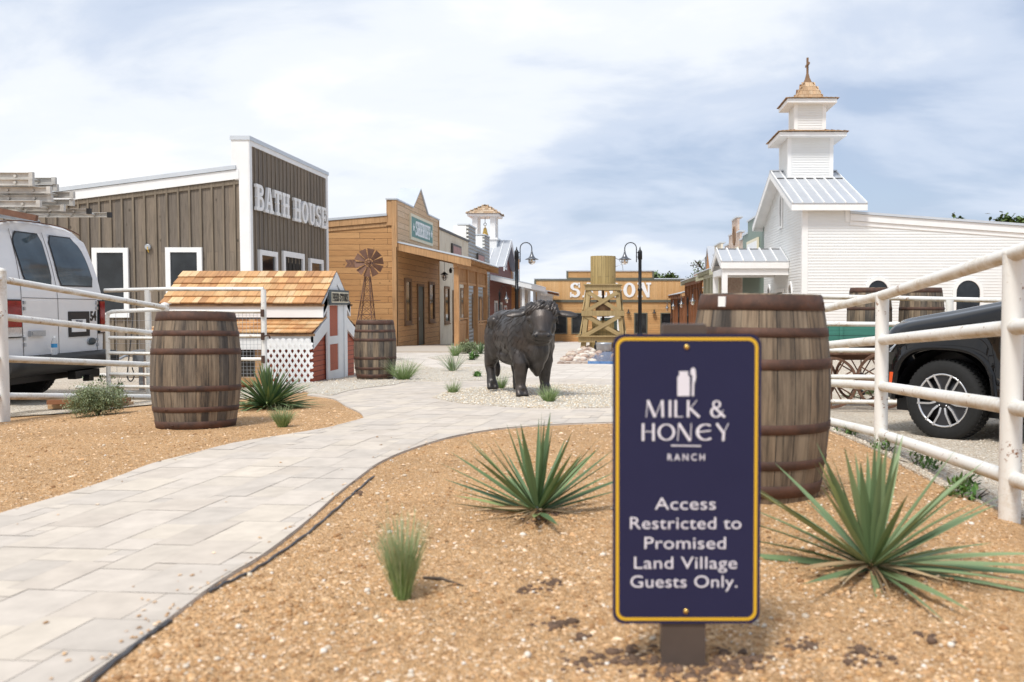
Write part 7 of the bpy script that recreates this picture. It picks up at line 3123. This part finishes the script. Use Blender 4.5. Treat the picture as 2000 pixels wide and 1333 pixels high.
    def sidestrip(name, mat, pts, wd, off=0.006, s=1):
        m = MB()
        for (x0, z0), (x1, z1) in zip(pts, pts[1:]):
            d = Vector((x1 - x0, z1 - z0)).normalized(); n = Vector((-d.y, d.x)) * wd / 2
            q = []
            for x, z in ((x0 - n.x, z0 - n.y), (x1 - n.x, z1 - n.y), (x1 + n.x, z1 + n.y), (x0 + n.x, z0 + n.y)):
                q.append((x, s * (side(x) + off), z))
            m.face(q if s < 0 else q[::-1])
        return m.build(name, M_[mat], t)
    sidestrip('door_gap', 'frame_dark', [(-0.64, 0.42), (-0.62, 0.7), (-0.60, 1.05), (-0.74, 1.34)], 0.012, 0.0)
    sidestrip('sill_line', 'frame_dark', [(-0.56, 0.66), (-0.63, 0.62), (-1.4, 0.62), (-2.5, 0.62)], 0.012, 0.0)
    # marker lamp, headlamp
    m = MB()
    q = [(0.565, 0.50), (0.61, 0.50), (0.60, 0.66), (0.545, 0.66)]
    m.face([(x, side(x) + 0.022, z) for x, z in q]); m.face([(x, side(x) + 0.022, z) for x, z in q[::-1]])
    a = [(x, side(x) + 0.022, z) for x, z in q]; b3 = [(x, side(x) - 0.02, z) for x, z in q]
    for i in range(4):
        j = (i + 1) % 4
        m.face([a[i], a[j], b3[j], b3[i]])
    m.build('marker_lamp', M_['orangelens'], t)
    m = MB()
    q = [(0.48, 0.99), (0.60, 0.87), (0.88, 0.85), (0.88, 0.95), (0.76, 1.01)]
    N = 5
    a = [(x, side(x) + 0.012, z) for x, z in q]; b3 = [(x, side(x) - 0.1, z) for x, z in q]
    m.face(a[::-1])
    for i in range(5):
        j = (i + 1) % 5
        m.face([a[i], a[j], b3[j], b3[i]])
    hl = m.build('headlight', M_['lens'], t)
    m = MB()
    qq = [(0.55, 0.955), (0.63, 0.885), (0.85, 0.865), (0.85, 0.885), (0.66, 0.91), (0.60, 0.96)]
    m.face([(x, side(x) + 0.016, z) for x, z in qq][::-1])
    m.build('lamp_inner', M_['black'], hl)
    # mirror
    m = MB()
    m.ball((-1.0, 1.08, 1.50), (0.09, 0.12, 0.09), 14, 10)
    m.beam((-1.0, 0.92, 1.46), (-1.0, 1.02, 1.49), 0.05, 0.04)
    m.build('mirror', M_['carblack'], t)
    for s in (1, -1):
        wheel_parts(t, (0, s * 0.85, r), (0, s, 0), r, 0.27, 0.268, 6)
        wheel_parts(t, (-3.1, s * 0.85, r), (0, s, 0), r, 0.27, 0.268, 6)
    m = MB(); m.box(-4.0, -0.8, 0.25, 0.6, 0.8, 0.42); m.build('underbody', M_['black'], t)


car()


# ================================================================== WAGON
def wagon():
    x0, x1, ya, yb = 2.6, 5.9, 12.55, 13.5
    g = T(4, 13)
    t = thing('wagon', 'teal farm wagon with red spoked wheels carrying two barrels by the church', 'wagon', ((x0 + x1) / 2, 13.0, g))
    z0, z1 = at(1650, 668, 12.55).z, at(1650, 634, 12.55).z
    m = MB()
    m.box(x0, ya, z0 - 0.03, x1, ya + 0.04, z1)
    m.box(x0, yb - 0.04, z0 - 0.03, x1, yb, z1)
    m.box(x0, ya + 0.041, z0 - 0.03, x0 + 0.04, yb - 0.041, z1)
    m.box(x1 - 0.04, ya + 0.041, z0 - 0.03, x1, yb - 0.041, z1)
    m.build('box', M_['wagon'], t, True)
    m = MB(); m.box(x0 + 0.02, ya + 0.042, 0.21, x1 - 0.02, yb - 0.042, 0.25); m.build('bed', M_['wagonwood'], t, True)
    for x in (x0 + 0.55, x0 + 0.6 + 0.02 + 1.1, x1 - 0.4):
        m = MB()
        m.box(x, ya - 0.03, z0 - 0.05, x + 0.05, ya - 0.001, z1 + 0.03)
        m.build('side_cleat', M_['wagon'], t, True)
    m = MB()
    m.beam((x0 - 0.3, 13.0, 0.16), (x1, 13.0, 0.16), 0.1, 0.1)
    m.build('reach_pole', M_['wagonwood'], t, True)
    for xw, rw in ((3.02, 0.36), (3.75, 0.40), (5.5, 0.40)):
        for y in (12.42, 13.6):
            c = (xw, y, T(xw, y) + rw + 0.02)
            m = MB()
            m.M = Matrix.Translation(c) @ Matrix.Rotation(PI / 2, 4, 'X')
            m.lathe([(rw - 0.035, -0.02), (rw, -0.02), (rw, 0.02), (rw - 0.035, 0.02), (rw - 0.035, -0.02)], 36, cap=False, smooth=False)
            m.lathe([(0.05, -0.08), (0.06, 0), (0.05, 0.08)], 14)
            for k in range(12):
                a = 2 * PI * k / 12
                m.tube([(0.05 * math.cos(a), 0.05 * math.sin(a), 0), ((rw - 0.03) * math.cos(a), (rw - 0.03) * math.sin(a), 0)], 0.010, 6)
            m.build('wheel', M_['wagonwood'], t, True)
        m = MB()
        m.beam((xw, 12.42, T(xw, 13) + rw), (xw, 13.6, T(xw, 13) + rw), 0.06, 0.06)
        m.build('axle', M_['wagonwood'], t, True)


wagon()


# ================================================================== PLANTS
def leaf(m, base, az, el, L, w, droop=0.15, fold=0.25, rnd=random, n=6, twist=0.0):
    base = Vector(base)
    d = Vector((math.cos(az) * math.cos(el), math.sin(az) * math.cos(el), math.sin(el)))
    hz_ = Vector((math.cos(az), math.sin(az), 0))
    s = Vector((-math.sin(az), math.cos(az), 0))
    up = s.cross(d)
    if up.z < 0: up = -up
    s = (s * math.cos(twist) + up * math.sin(twist)).normalized()
    rows, uvs = [], []
    for k in range(n + 1):
        f = k / n
        p = base + d * (L * f) + hz_ * (0.25 * droop * L * f * f) - Vector((0, 0, droop * L * f * f))
        ww = w * (0.55 + 0.45 * min(1, f / 0.3)) * (1 - max(0, (f - 0.35) / 0.65) ** 1.5) * 0.5
        ww = max(ww, 0.0006)
        q = up * (-ww * fold * 2)
        rows.append([p - s * ww, p + q, p + s * ww])
        uvs.append([(-ww, f * L), (0, f * L), (ww, f * L)])
    m.grid(rows, True, uvs)


def yucca(name_label, u, v, n, Lr, w, mat, seed, elmin=8, elmax=88, dry=10, scale_up=1.0, group=None, droop=0.12, aspect=None):
    rnd = random.Random(seed)
    p = gp(u, v)
    t = thing('yucca', name_label, 'yucca', (p.x, p.y, p.z - 0.01), 0, group)
    m = MB()
    for i in range(n):
        az = rnd.uniform(0, 2 * PI)
        q = rnd.random()
        el = R(elmin + (elmax - elmin) * q ** 1.4)
        L = Lr * rnd.uniform(0.8, 1.05) * (1.0 - (1.0 - scale_up) * math.sin(el) ** 2)
        m.cur = (rnd.random(), 0.8 if rnd.random() < 0.06 else rnd.random() * 0.15, 0, 1)
        b = (0.025 * math.cos(az) * math.cos(el), 0.025 * math.sin(az) * math.cos(el), 0.01 + 0.04 * math.sin(el))
        leaf(m, b, az, el, L, w * rnd.uniform(0.75, 1.1), droop * rnd.uniform(0.2, 1.6) * math.cos(el), 0.22, rnd, 7, rnd.uniform(-0.5, 0.5))
    m.build('leaf_rosette', M_[mat], t)
    m = MB()
    for i in range(dry):
        az = rnd.uniform(0, 2 * PI)
        m.cur = (rnd.random(), 0, 0, 1)
        leaf(m, (0, 0, 0.03), az, R(rnd.uniform(0, 12)), Lr * rnd.uniform(0.4, 0.7), w * 0.4, 0.12, 0.1, rnd, 6, rnd.uniform(-1, 1))
    if dry:
        m.build('dead_leaf', M_['dry'], t)
    return t


yucca('spiky green yucca in the mulch left of the navy notice', 1050, 1004, 48, 0.46, 0.031, 'yucca', 11, 8, 88, 16, 0.86, None, 0.05)
yucca('large grey-green yucca sprawling right of the navy notice', 1702, 1112, 66, 0.57, 0.034, 'yucca_blue', 23, 2, 86, 22, 0.76, None, 0.1)
yucca('dense dark yucca beside the left barrel', 525, 798, 260, 0.47, 0.028, 'yucca', 31, 2, 88, 16, 0.88, None, 0.25)
yucca('small yucca in the pale gravel strip behind the bull', 939, 693, 45, 0.38, 0.03, 'yucca', 41, 10, 85, 0)
yucca('pale yucca half hidden behind the right fence post, by the wagon', 1700, 772, 60, 0.42, 0.03, 'yucca_blue', 43, 5, 80, 4)
yucca('flat low yucca by the ground rail at the right fence', 1668, 778, 26, 0.28, 0.03, 'yucca', 47, 4, 30, 3)


def grass(label, u, v, h, spread, n, seed, lean=0.0, name='feather_grass', w=0.0028, group=None, two=False):
    rnd = random.Random(seed)
    p = gp(u, v)
    t = thing(name, label, 'grass tuft', (p.x, p.y, p.z - 0.008), 0, group)
    m = MB()
    for i in range(n):
        az = rnd.uniform(0, 2 * PI)
        c = rnd.choice((-1, 1)) * spread * 0.45 if two else 0.0
        r = rnd.random() ** 0.6 * (0.02 if two else 0.035) * (h / 0.25)
        el = R(90 - rnd.random() ** 0.7 * 26 * spread / 0.1 * 0.5)
        m.cur = (rnd.random(), max(0, rnd.gauss(0.25, 0.3)), 0, 1)
        b = (r * math.cos(az), r * math.sin(az), 0)
        aa = az if not two else math.atan2(math.sin(az) * 0.6, c * 3 + math.cos(az) * 0.4)
        leaf(m, b, aa + rnd.gauss(0, 0.25) + 0, el - R(lean * rnd.random()), h * (rnd.uniform(0.45, 1.0) + (0.2 * rnd.random() ** 3)), w, rnd.uniform(0.02, 0.45) * (0.5 + lean / 40), 0.2, rnd, 6, rnd.uniform(-1, 1))
        for q in range(1, 7):      # straw-pale towards the tips
            c0 = m.col[-2 * q]
            m.col[-2 * q] = m.col[-2 * q + 1] = (c0[0], min(1.0, c0[1] * 0.5 + max(0, (4.5 - q) / 4.5) * 0.5), 0, 1)
    m.build('blades', M_['grass'], t)
    return t


grass('upright tuft of feather grass in the open mulch, nearest the camera', 786, 1168, 0.28, 0.105, 620, 3, 6, w=0.002, two=True)
grass('feathery tuft at the foot of the left yucca', 552, 834, 0.2, 0.18, 500, 5, 14)
grass('soft green tuft right of the barrel by the feed shed', 788, 744, 0.46, 0.3, 420, 7, 14, w=0.005)
grass('small tuft on the left end of the bull island', 885, 770, 0.22, 0.22, 200, 9, 14, w=0.004)
grass('tuft growing between the bull legs', 977, 762, 0.26, 0.2, 220, 13, 12, w=0.004)
grass('bright tuft in front of the bull front hoof', 1072, 788, 0.26, 0.22, 300, 15, 14, w=0.004)
grass('tall wispy green clump at the foot of the porch posts', 889, 697, 0.46, 0.2, 200, 17, 10, w=0.008)


def red_yucca():
    rnd = random.Random(61)
    p = gp(885, 727)
    t = thing('red_yucca', 'open spray of thin stiff grey-green blades in the gravel bed left of the bull', 'plant', (p.x, p.y, p.z))
    m = MB()
    for i in range(46):
        az = rnd.uniform(0, 2 * PI)
        el = R(rnd.uniform(35, 88))
        m.cur = (rnd.random(), 0.1, 0, 1)
        leaf(m, (0.03 * math.cos(az), 0.03 * math.sin(az), 0), az, el, rnd.uniform(0.3, 0.5), 0.014, 0.1, 0.2, rnd, 6)
    m.build('blades', M_['yucca_blue'], t)


red_yucca()


def shrub(label, u, v, r, h, n, ls, seed, mat='shrub', name='shrub', cat='shrub', parts=True):
    rnd = random.Random(seed)
    p = gp(u, v)
    t = thing(name, label, cat, (p.x, p.y, p.z - 0.01))
    m = MB()
    for i in range(14 if parts else 4):
        az = rnd.uniform(0, 2 * PI); rr = r * rnd.uniform(0.2, 0.75)
        m.tube([(0, 0, 0), (rr * 0.5 * math.cos(az), rr * 0.5 * math.sin(az), h * 0.4), (rr * math.cos(az), rr * math.sin(az), h * rnd.uniform(0.6, 0.85))], [0.006, 0.004, 0.002], 5)
    m.build('stem', M_['bark'], t)
    m = MB()
    clumps = []
    for i in range(max(5, n // 45)):
        a, b = rnd.uniform(0, 2 * PI), math.acos(rnd.uniform(-0.95, 1))
        q = rnd.uniform(0.3, 1.0)
        clumps.append(Vector((r * q * math.sin(b) * math.cos(a), r * q * math.sin(b) * math.sin(a), h * (0.48 + 0.46 * q * math.cos(b)))))
    for i in range(n):
        c = rnd.choice(clumps)
        pnt = c + Vector((rnd.gauss(0, 1), rnd.gauss(0, 1), rnd.gauss(0, 1))) * (r * 0.12)
        if pnt.z < 0.005: pnt.z = 0.01
        m.cur = (min(1, max(0, rnd.gauss(0.5, 0.3))), 0, 0, 1)
        az, el = rnd.uniform(0, 2 * PI), R(rnd.uniform(-10, 80))
        leaf(m, pnt, az, el, ls * rnd.uniform(0.7, 1.3), ls * 0.4, 0.1, 0.15, rnd, 2)
    m.build('foliage', M_[mat], t)
    return t


shrub('rounded grey-green shrub under the lowest rail of the left fence', 190, 812, 0.245, 0.31, 10000, 0.02, 71)
shrub('bushy green shrub at the porch edge left of the bull', 915, 692, 0.36, 0.36, 3000, 0.05, 73)
shrub('small yellow-green plant in front of the porch shrub', 925, 705, 0.14, 0.2, 160, 0.10, 75, 'weed', 'seedling', 'plant', False)
shrub('tiny weed in the gravel bed left of the bull legs', 930, 738, 0.12, 0.1, 80, 0.07, 77, 'weed', 'weed', 'weed', False)
shrub('low weed at the corner where the right fence meets the mulch', 1655, 850, 0.11, 0.09, 130, 0.035, 79, 'weed', 'weed', 'weed', False)
shrub('trailing weed at the foot of the far right fence post', 1735, 885, 0.15, 0.10, 110, 0.035, 81, 'weed', 'weed', 'weed', False)
shrub('leafy weed under the bottom rail between the right fence posts', 1790, 912, 0.20, 0.10, 110, 0.042, 83, 'weed', 'weed', 'weed', False)
shrub('broad-leaved weed beside the nearest right fence post', 1905, 975, 0.20, 0.10, 120, 0.055, 85, 'weed', 'weed', 'weed', False)
shrub('spindly weed growing behind the low gate', 226, 772, 0.2, 0.36, 170, 0.05, 87, 'weed', 'weed', 'weed', False)


# ================================================================== TREES beyond the buildings
def tree(label, x, y, h, cr, seed, bare=False):
    rnd = random.Random(seed)
    g = T(x, y)
    t = thing('tree', label, 'tree', (x, y, g), 0, 'trees beyond the village')
    m = MB()
    m.tube([(0, 0, -0.2), (0.05, 0, h * 0.3), (0.0, 0.1, h * 0.6)], [h * 0.035, h * 0.026, h * 0.016], 10)
    tips = []
    def br(p, d, L, r, lev):
        q = p + d * L
        mid = p + d * (L * 0.5) + Vector((rnd.gauss(0, .04), rnd.gauss(0, .04), rnd.gauss(0, .03))) * L
        m.tube([p, mid, q], [r, r * 0.8, r * 0.55], 6, cap=False)
        tips.append(q)
        if lev > 0:
            for k in range(3 if lev > 1 else 4):
                nd = (d + Vector((rnd.gauss(0, .55), rnd.gauss(0, .55), rnd.gauss(0.12, .35)))).normalized()
                br(q if k else mid, nd, L * rnd.uniform(0.55, 0.8), r * 0.55, lev - 1)
    for k in range(6):
        a = 2 * PI * k / 6 + rnd.uniform(-.3, .3)
        br(Vector((0, 0, h * rnd.uniform(0.3, 0.58))), Vector((math.cos(a) * 0.7, math.sin(a) * 0.7, rnd.uniform(0.4, 1.0))).normalized(), cr * 0.55, h * 0.011, 3 if bare else 2)
    m.build('trunk', M_['bark'], t)
    t.scale = (h / (max(q.z for q in tips) + 0.15),) * 3
    m = MB()
    n = 700 if bare else 5200
    for i in range(n):
        c = rnd.choice(tips)
        p = c + Vector((rnd.gauss(0, 1), rnd.gauss(0, 1), rnd.gauss(0, 0.8))) * cr * (0.10 if bare else 0.15)
        m.cur = (min(1, max(0, rnd.gauss(0.5, 0.3))), 0, 0, 1)
        az, el = rnd.uniform(0, 2 * PI), R(rnd.uniform(-60, 60))
        leaf(m, p, az, el, 0.28 * rnd.uniform(0.6, 1.2) * (0.6 if bare else 1), 0.2 * (0.5 if bare else 1), 0.1, 0.1, rnd, 2)
    m.build('crown', M_['tree_leaf'], t)


def far(u, v, Y):
    p = at(u, v, Y)
    return p.x, p.z - T(p.x, Y)


x, h = far(1972, 414, 62); tree('leafy green tree crown showing over the church wing at the right edge', x + 0.7, 62, h - 0.35, 1.5, 5)
x, h = far(1862, 418, 70); tree('sparse tree tip just showing over the church wing roof', x, 70, h - 0.5, 1.4, 6)
x, h = far(1292, 528, 110); tree('bushy tree behind the saloon, nearest the street lamp', x, 110, h - 0.5, 1.6, 7)
x, h = far(1322, 531, 115); tree('thin airy tree behind the saloon, near its right end', x, 115, h - 0.3, 1.6, 8, True)
x, h = far(1374, 492, 95); tree('bare branched tree behind the orange gable shop', x + 0.4, 95, h - 0.4, 1.3, 9, True)


# ================================================================== GROUND DETAIL
def scatter_chips():
    rnd = random.Random(99)
    m = MB()
    tones = [(0.30, 0.17, 0.08), (0.48, 0.29, 0.145), (0.59, 0.375, 0.20), (0.65, 0.44, 0.26), (0.74, 0.56, 0.39), (0.54, 0.32, 0.16)]
    n = 0
    while n < 26000:
        # denser near the camera
        y = 1.9 * (8.5 / 1.9) ** (rnd.random() ** 1.25)
        x = rnd.uniform(-0.72, 0.45) * y
        ins = inside(court, x, y)
        if ins:
            if rnd.random() > 0.10 or min(dist_seg(x, y, PATH_R), dist_seg(x, y, PATH_L)) > 0.03 + 0.14 * rnd.random() ** 2 and rnd.random() > 0.02:
                continue
        if inside(drive, x, y) or inside(left_gravel, x, y):
            continue
        z = T(x, y) + 0.016 if ins else TG(x, y)
        s = rnd.uniform(0.0025, 0.0062) * (1 + 0.09 * y)
        if rnd.random() < 0.03: s *= 1.8
        c = rnd.choice(tones); k = rnd.uniform(0.8, 1.2)
        m.cur = (c[0] * k, c[1] * k, c[2] * k, 1)
        az = rnd.uniform(0, PI)
        ux, uy = math.cos(az) * s, math.sin(az) * s
        w = rnd.uniform(0.35, 0.9)
        vx, vy = -uy * w, ux * w
        h = s * rnd.uniform(0.2, 0.7)
        tilt = rnd.uniform(-0.5, 0.5) * s
        p = [(x - ux - vx, y - uy - vy, z), (x + ux - vx, y + uy - vy, z), (x + ux + vx, y + uy + vy, z), (x - ux + vx, y - uy + vy, z)]
        q = (x + rnd.uniform(-.3, .3) * ux, y + rnd.uniform(-.3, .3) * uy, z + h)
        q2 = (q[0] + ux * .5, q[1] + uy * .5, z + h + tilt * 0.3)
        m.face([p[0], p[1], q2, q]); m.face([p[1], p[2], q2]); m.face([p[2], p[3], q, q2]); m.face([p[3], p[0], q])
        n += 1
    m.cur = (1, 1, 1, 1)
    o = m.build('mulch_chips', M_['chips'])
    o['kind'] = 'stuff'


def rock(m, x, y, z, s, rnd, flat=0.7):
    rows = []
    a0 = rnd.random() * 6
    sx, sy = rnd.uniform(0.75, 1.2), rnd.uniform(0.7, 1.1)
    for i in range(5):
        th = PI * i / 4
        row = []
        for k in range(7):
            ph = a0 + 2 * PI * k / 7
            r = s * rnd.uniform(0.85, 1.12)
            row.append((x + r * sx * math.sin(th) * math.cos(ph), y + r * sy * math.sin(th) * math.sin(ph), z + r * flat * math.cos(th)))
        rows.append(row)
    m.grid(rows, True, close=True)


def scatter_stones():
    rnd = random.Random(17)
    m = MB()
    n = 0
    while n < 520:
        y = 1.9 * (6.0 / 1.9) ** (rnd.random() ** 1.3)
        x = rnd.uniform(-0.6, 0.42) * y
        if inside(court, x, y) or inside(drive, x, y):
            continue
        if rnd.random() < 0.5 and mnoise.noise(Vector((x * 2, y * 2, 3))) < 0.05:
            continue
        c = rnd.choice([(0.66, 0.57, 0.45), (0.74, 0.67, 0.57), (0.6, 0.5, 0.38), (0.78, 0.73, 0.65), (0.70, 0.6, 0.46)])
        m.cur = (*c, 1)
        s = rnd.uniform(0.003, 0.008) * (1.0 if rnd.random() < 0.8 else 1.7)
        rock(m, x, y, TG(x, y) + s * 0.3, s, rnd)
        n += 1
    m.cur = (1, 1, 1, 1)
    o = m.build('pebbles', M_['stones']); o['kind'] = 'stuff'
    # gravel lying proud on the pale beds
    m = MB()
    n = 0
    while n < 4200:
        poly = isl if rnd.random() < 0.6 else bed
        xs = [p[0] for p in poly]; ys = [p[1] for p in poly]
        x, y = rnd.uniform(min(xs), max(xs)), rnd.uniform(min(ys), max(ys))
        if not inside(poly, x, y):
            continue
        c = rnd.choice([(0.72, 0.64, 0.52), (0.82, 0.77, 0.68), (0.55, 0.45, 0.33), (0.66, 0.55, 0.4)])
        m.cur = (*c, 1)
        s = rnd.uniform(0.006, 0.013)
        rock(m, x, y, T(x, y) + 0.019 + s * 0.2, s, rnd)
        n += 1
    m.cur = (1, 1, 1, 1)
    o = m.build('gravel_stones', M_['stones']); o['kind'] = 'stuff'
    # river stones round the pond
    m = MB()
    n = 0
    xs = [p[0] for p in rocks_poly]; ys = [p[1] for p in rocks_poly]
    while n < 1500:
        x, y = rnd.uniform(min(xs), max(xs)), rnd.uniform(min(ys), max(ys))
        if not inside(rocks_poly, x, y):
            continue
        if inside(pond_poly, x, y) and rnd.random() < 0.85:
            continue
        c = rnd.choice([(0.46, 0.34, 0.27), (0.58, 0.48, 0.39), (0.68, 0.61, 0.53), (0.36, 0.25, 0.2), (0.52, 0.4, 0.33)])
        m.cur = (*c, 1)
        s = rnd.uniform(0.05, 0.13)
        rock(m, x, y, T(x, y) + 0.04 + s * 0.2, s, rnd, 0.6)
        n += 1
    m.cur = (1, 1, 1, 1)
    o = m.build('river_stones', M_['stones']); o['kind'] = 'stuff'
    # gravel of the drive, where it is close enough to read as stones
    m = MB()
    n = 0
    while n < 5000:
        y = rnd.uniform(3.6, 11)
        x = rnd.uniform(0.2, 0.72) * y
        if not inside(drive, x, y):
            continue
        c = rnd.choice([(0.60, 0.52, 0.42), (0.70, 0.64, 0.55), (0.42, 0.34, 0.26), (0.5, 0.42, 0.33)])
        m.cur = (*c, 1)
        s = rnd.uniform(0.005, 0.013)
        rock(m, x, y, T(x, y) + 0.012 + s * 0.2, s, rnd)
        n += 1
    m.cur = (1, 1, 1, 1)
    o = m.build('drive_stones', M_['stones']); o['kind'] = 'stuff'


scatter_chips()
scatter_stones()


def clods():
    rnd = random.Random(55)
    spots = [(1160, 1295, 0.05, 40), (1245, 1285, 0.06, 60), (1420, 1290, 0.06, 60), (1330, 1316, 0.08, 70), (1560, 1260, 0.05, 30), (1480, 1285, 0.03, 20), (1700, 1285, 0.05, 30), (1075, 1138, 0.028, 22), (1035, 1150, 0.035, 20), (1090, 1222, 0.045, 26), (1140, 1242, 0.025, 14), (1820, 1250, 0.03, 14), (700, 965, 0.03, 10), (1060, 1012, 0.10, 40), (1700, 1120, 0.13, 50)]
    m = MB()
    for u, v, r, n in spots:
        p = gp(u, v)
        for i in range(n):
            x, y = p.x + rnd.gauss(0, r * 0.7), p.y + rnd.gauss(0, r * 0.55)
            s = rnd.uniform(0.004, 0.011) * (1.8 if rnd.random() < 0.15 else 1.0)
            rock(m, x, y, TG(x, y) + s * 0.1, s, rnd, 0.6)
    o = m.build('soil_clods', M_['soil']); o['kind'] = 'stuff'
    # lumps of the same tan stuff as the mulch
    m = MB()
    n = 0
    while n < 2600:
        y = 1.9 * (7.0 / 1.9) ** (rnd.random() ** 1.2)
        x = rnd.uniform(-0.68, 0.45) * y
        if mnoise.noise(Vector((x * 1.7, y * 1.7, 8))) < -0.05 or inside(court, x, y) or inside(drive, x, y) or inside(left_gravel, x, y):
            continue
        c = rnd.choice([(0.50, 0.295, 0.135), (0.60, 0.37, 0.185), (0.42, 0.235, 0.105), (0.68, 0.46, 0.26), (0.34, 0.185, 0.085)])
        m.cur = (*c, 1)
        s = rnd.uniform(0.004, 0.009) * (1.5 if rnd.random() < 0.15 else 1.0)
        rock(m, x, y, TG(x, y) + s * 0.1, s, rnd, 0.65)
        n += 1
    m.cur = (1, 1, 1, 1)
    o = m.build('mulch_lumps', M_['chips']); o['kind'] = 'stuff'


clods()


def hose():
    for i, pts in enumerate(([(150, 1360), (174, 1327), (232, 1279), (270, 1249), (300, 1229), (322, 1214)], [(398, 1158), (430, 1140), (477, 1119), (523, 1090), (581, 1050), (622, 1017), (664, 980), (690, 957), (722, 930)])):
        P = []
        for j, (u, v) in enumerate(smooth_line(pts, 5)):
            p = gp(u + 4, v + 2)
            P.append((p.x + 0.012, p.y, p.z + 0.006 + 0.003 * math.sin(j * 1.7)))
        m = MB(); m.tube(P, 0.005, 8)
        tag(m.build('drip_hose', M_['hose']), ['short black drip hose end at the bottom left of the path edge', 'long black drip hose along the right edge of the path'][i], 'hose', 'drip irrigation hoses')
    a, b, c = gp(826, 1133), gp(860, 1136), gp(905, 1147)
    m = MB(); m.tube([a + Vector((0, 0, .008)), b + Vector((0, 0, .01)), c + Vector((0, 0, .004))], [0.0035, 0.0055, 0.002], 6)
    tag(m.build('twig', M_['bark']), 'thin grey twig lying on the mulch right of the upright grass tuft', 'twig')


hose()


def odds():
    # electric pedestal with hanging cord
    Y = 12.9
    p = at(276, 692, Y)
    g = T(p.x, Y)
    t = thing('power_pedestal', 'grey electric box on a post with a drooping black cord, behind the low gate', 'power box', (p.x, Y, g))
    m = MB(); m.beam((0, 0, -0.1), (0, 0, p.z - g), 0.06, 0.05, (0, 1, 0)); m.build('post', M_['galv'], t)
    m = MB()
    m.box(-0.08, -0.09, p.z - g - 0.1, 0.08, 0.05, p.z - g + 0.06)
    m.beam((-0.06, -0.1, p.z - g + 0.04), (-0.2, -0.22, p.z - g - 0.06), 0.12, 0.02)
    m.build('outlet_box', M_['galv'], t)
    q = lambda u, v: at(u, v, Y - 0.3)
    m = MB(); m.tube(smooth_line([tuple(q(*a)) for a in ((260, 612), (258, 640), (254, 680), (250, 715), (249, 738), (256, 745), (262, 735), (258, 718))], 4), 0.009, 6)
    m.build('cord', M_['hose'], t, True)
    # lumber under the van's corner
    for i, (u0, v0, u1, v1, lab) in enumerate(((98, 760, 235, 758, 'reddish plank end on the ground behind the grey shrub, upper board'), (100, 768, 240, 766, 'pale plank lying under the reddish one behind the grey shrub'))):
        a, b = at(u0, v0, 9.6 + 0.1 * i), at(u1, v1, 9.6 + 0.1 * i)
        z = T(a.x, a.y) + 0.10 - 0.055 * i
        m = MB(); m.beam((a.x, a.y, z), (b.x, b.y + 0.15, z), 0.2, 0.045)
        tag(m.build('plank', M_['lumber' if i else 'porch_red']), lab, 'plank', 'planks beside the van')
    # low white fence rails at the back of the yard
    Y = 13.2
    t = thing('pipe_fence', 'low white pipe rails at the back of the yard behind the van bumper', 'fence', at(230, 760, Y), group='white pipe fences')
    for va, vb in ((733, 735), (757, 773)):
        pipe_rail(t, [at(150, va, Y), at(300, vb, Y - (0.8 if va > 740 else 0))], 0.03)
    # small white rail laid on the barrel by the feed shed
    p = at(697, 641, 13.75); q = at(757, 640, 13.75)
    t = thing('white_rail', 'thin white bar with a small block lying across the barrel by the feed shed', 'bar', (p.x, 13.75, p.z))
    m = MB(); m.box(0, -0.012, -0.004, q.x - p.x, 0.012, 0.010); m.build('bar', M_['white'], t)
    m = MB(); m.box(0.37, -0.03, 0.0105, 0.45, 0.03, 0.05); m.build('block', M_['white'], t)
    # garden spotlight
    p = gp(1683, 778)
    t = thing('spotlight', 'small black garden spotlight pointing up beside the wagon', 'spotlight', (p.x, p.y, p.z))
    m = MB(); m.tube([(0, 0, -0.05), (0, 0, 0.08)], 0.01, 8); m.build('stake', M_['black'], t)
    m = MB()
    m.M = Matrix.Translation((0, 0, 0.1)) @ Matrix.Rotation(R(-50), 4, 'Y')
    m.lathe([(0.02, -0.06), (0.03, -0.04), (0.035, 0.05), (0.04, 0.06), (0.03, 0.05), (0, 0.05)], 14)
    m.build('lamp_head', M_['black'], t)


odds()
bpy.context.view_layer.update()
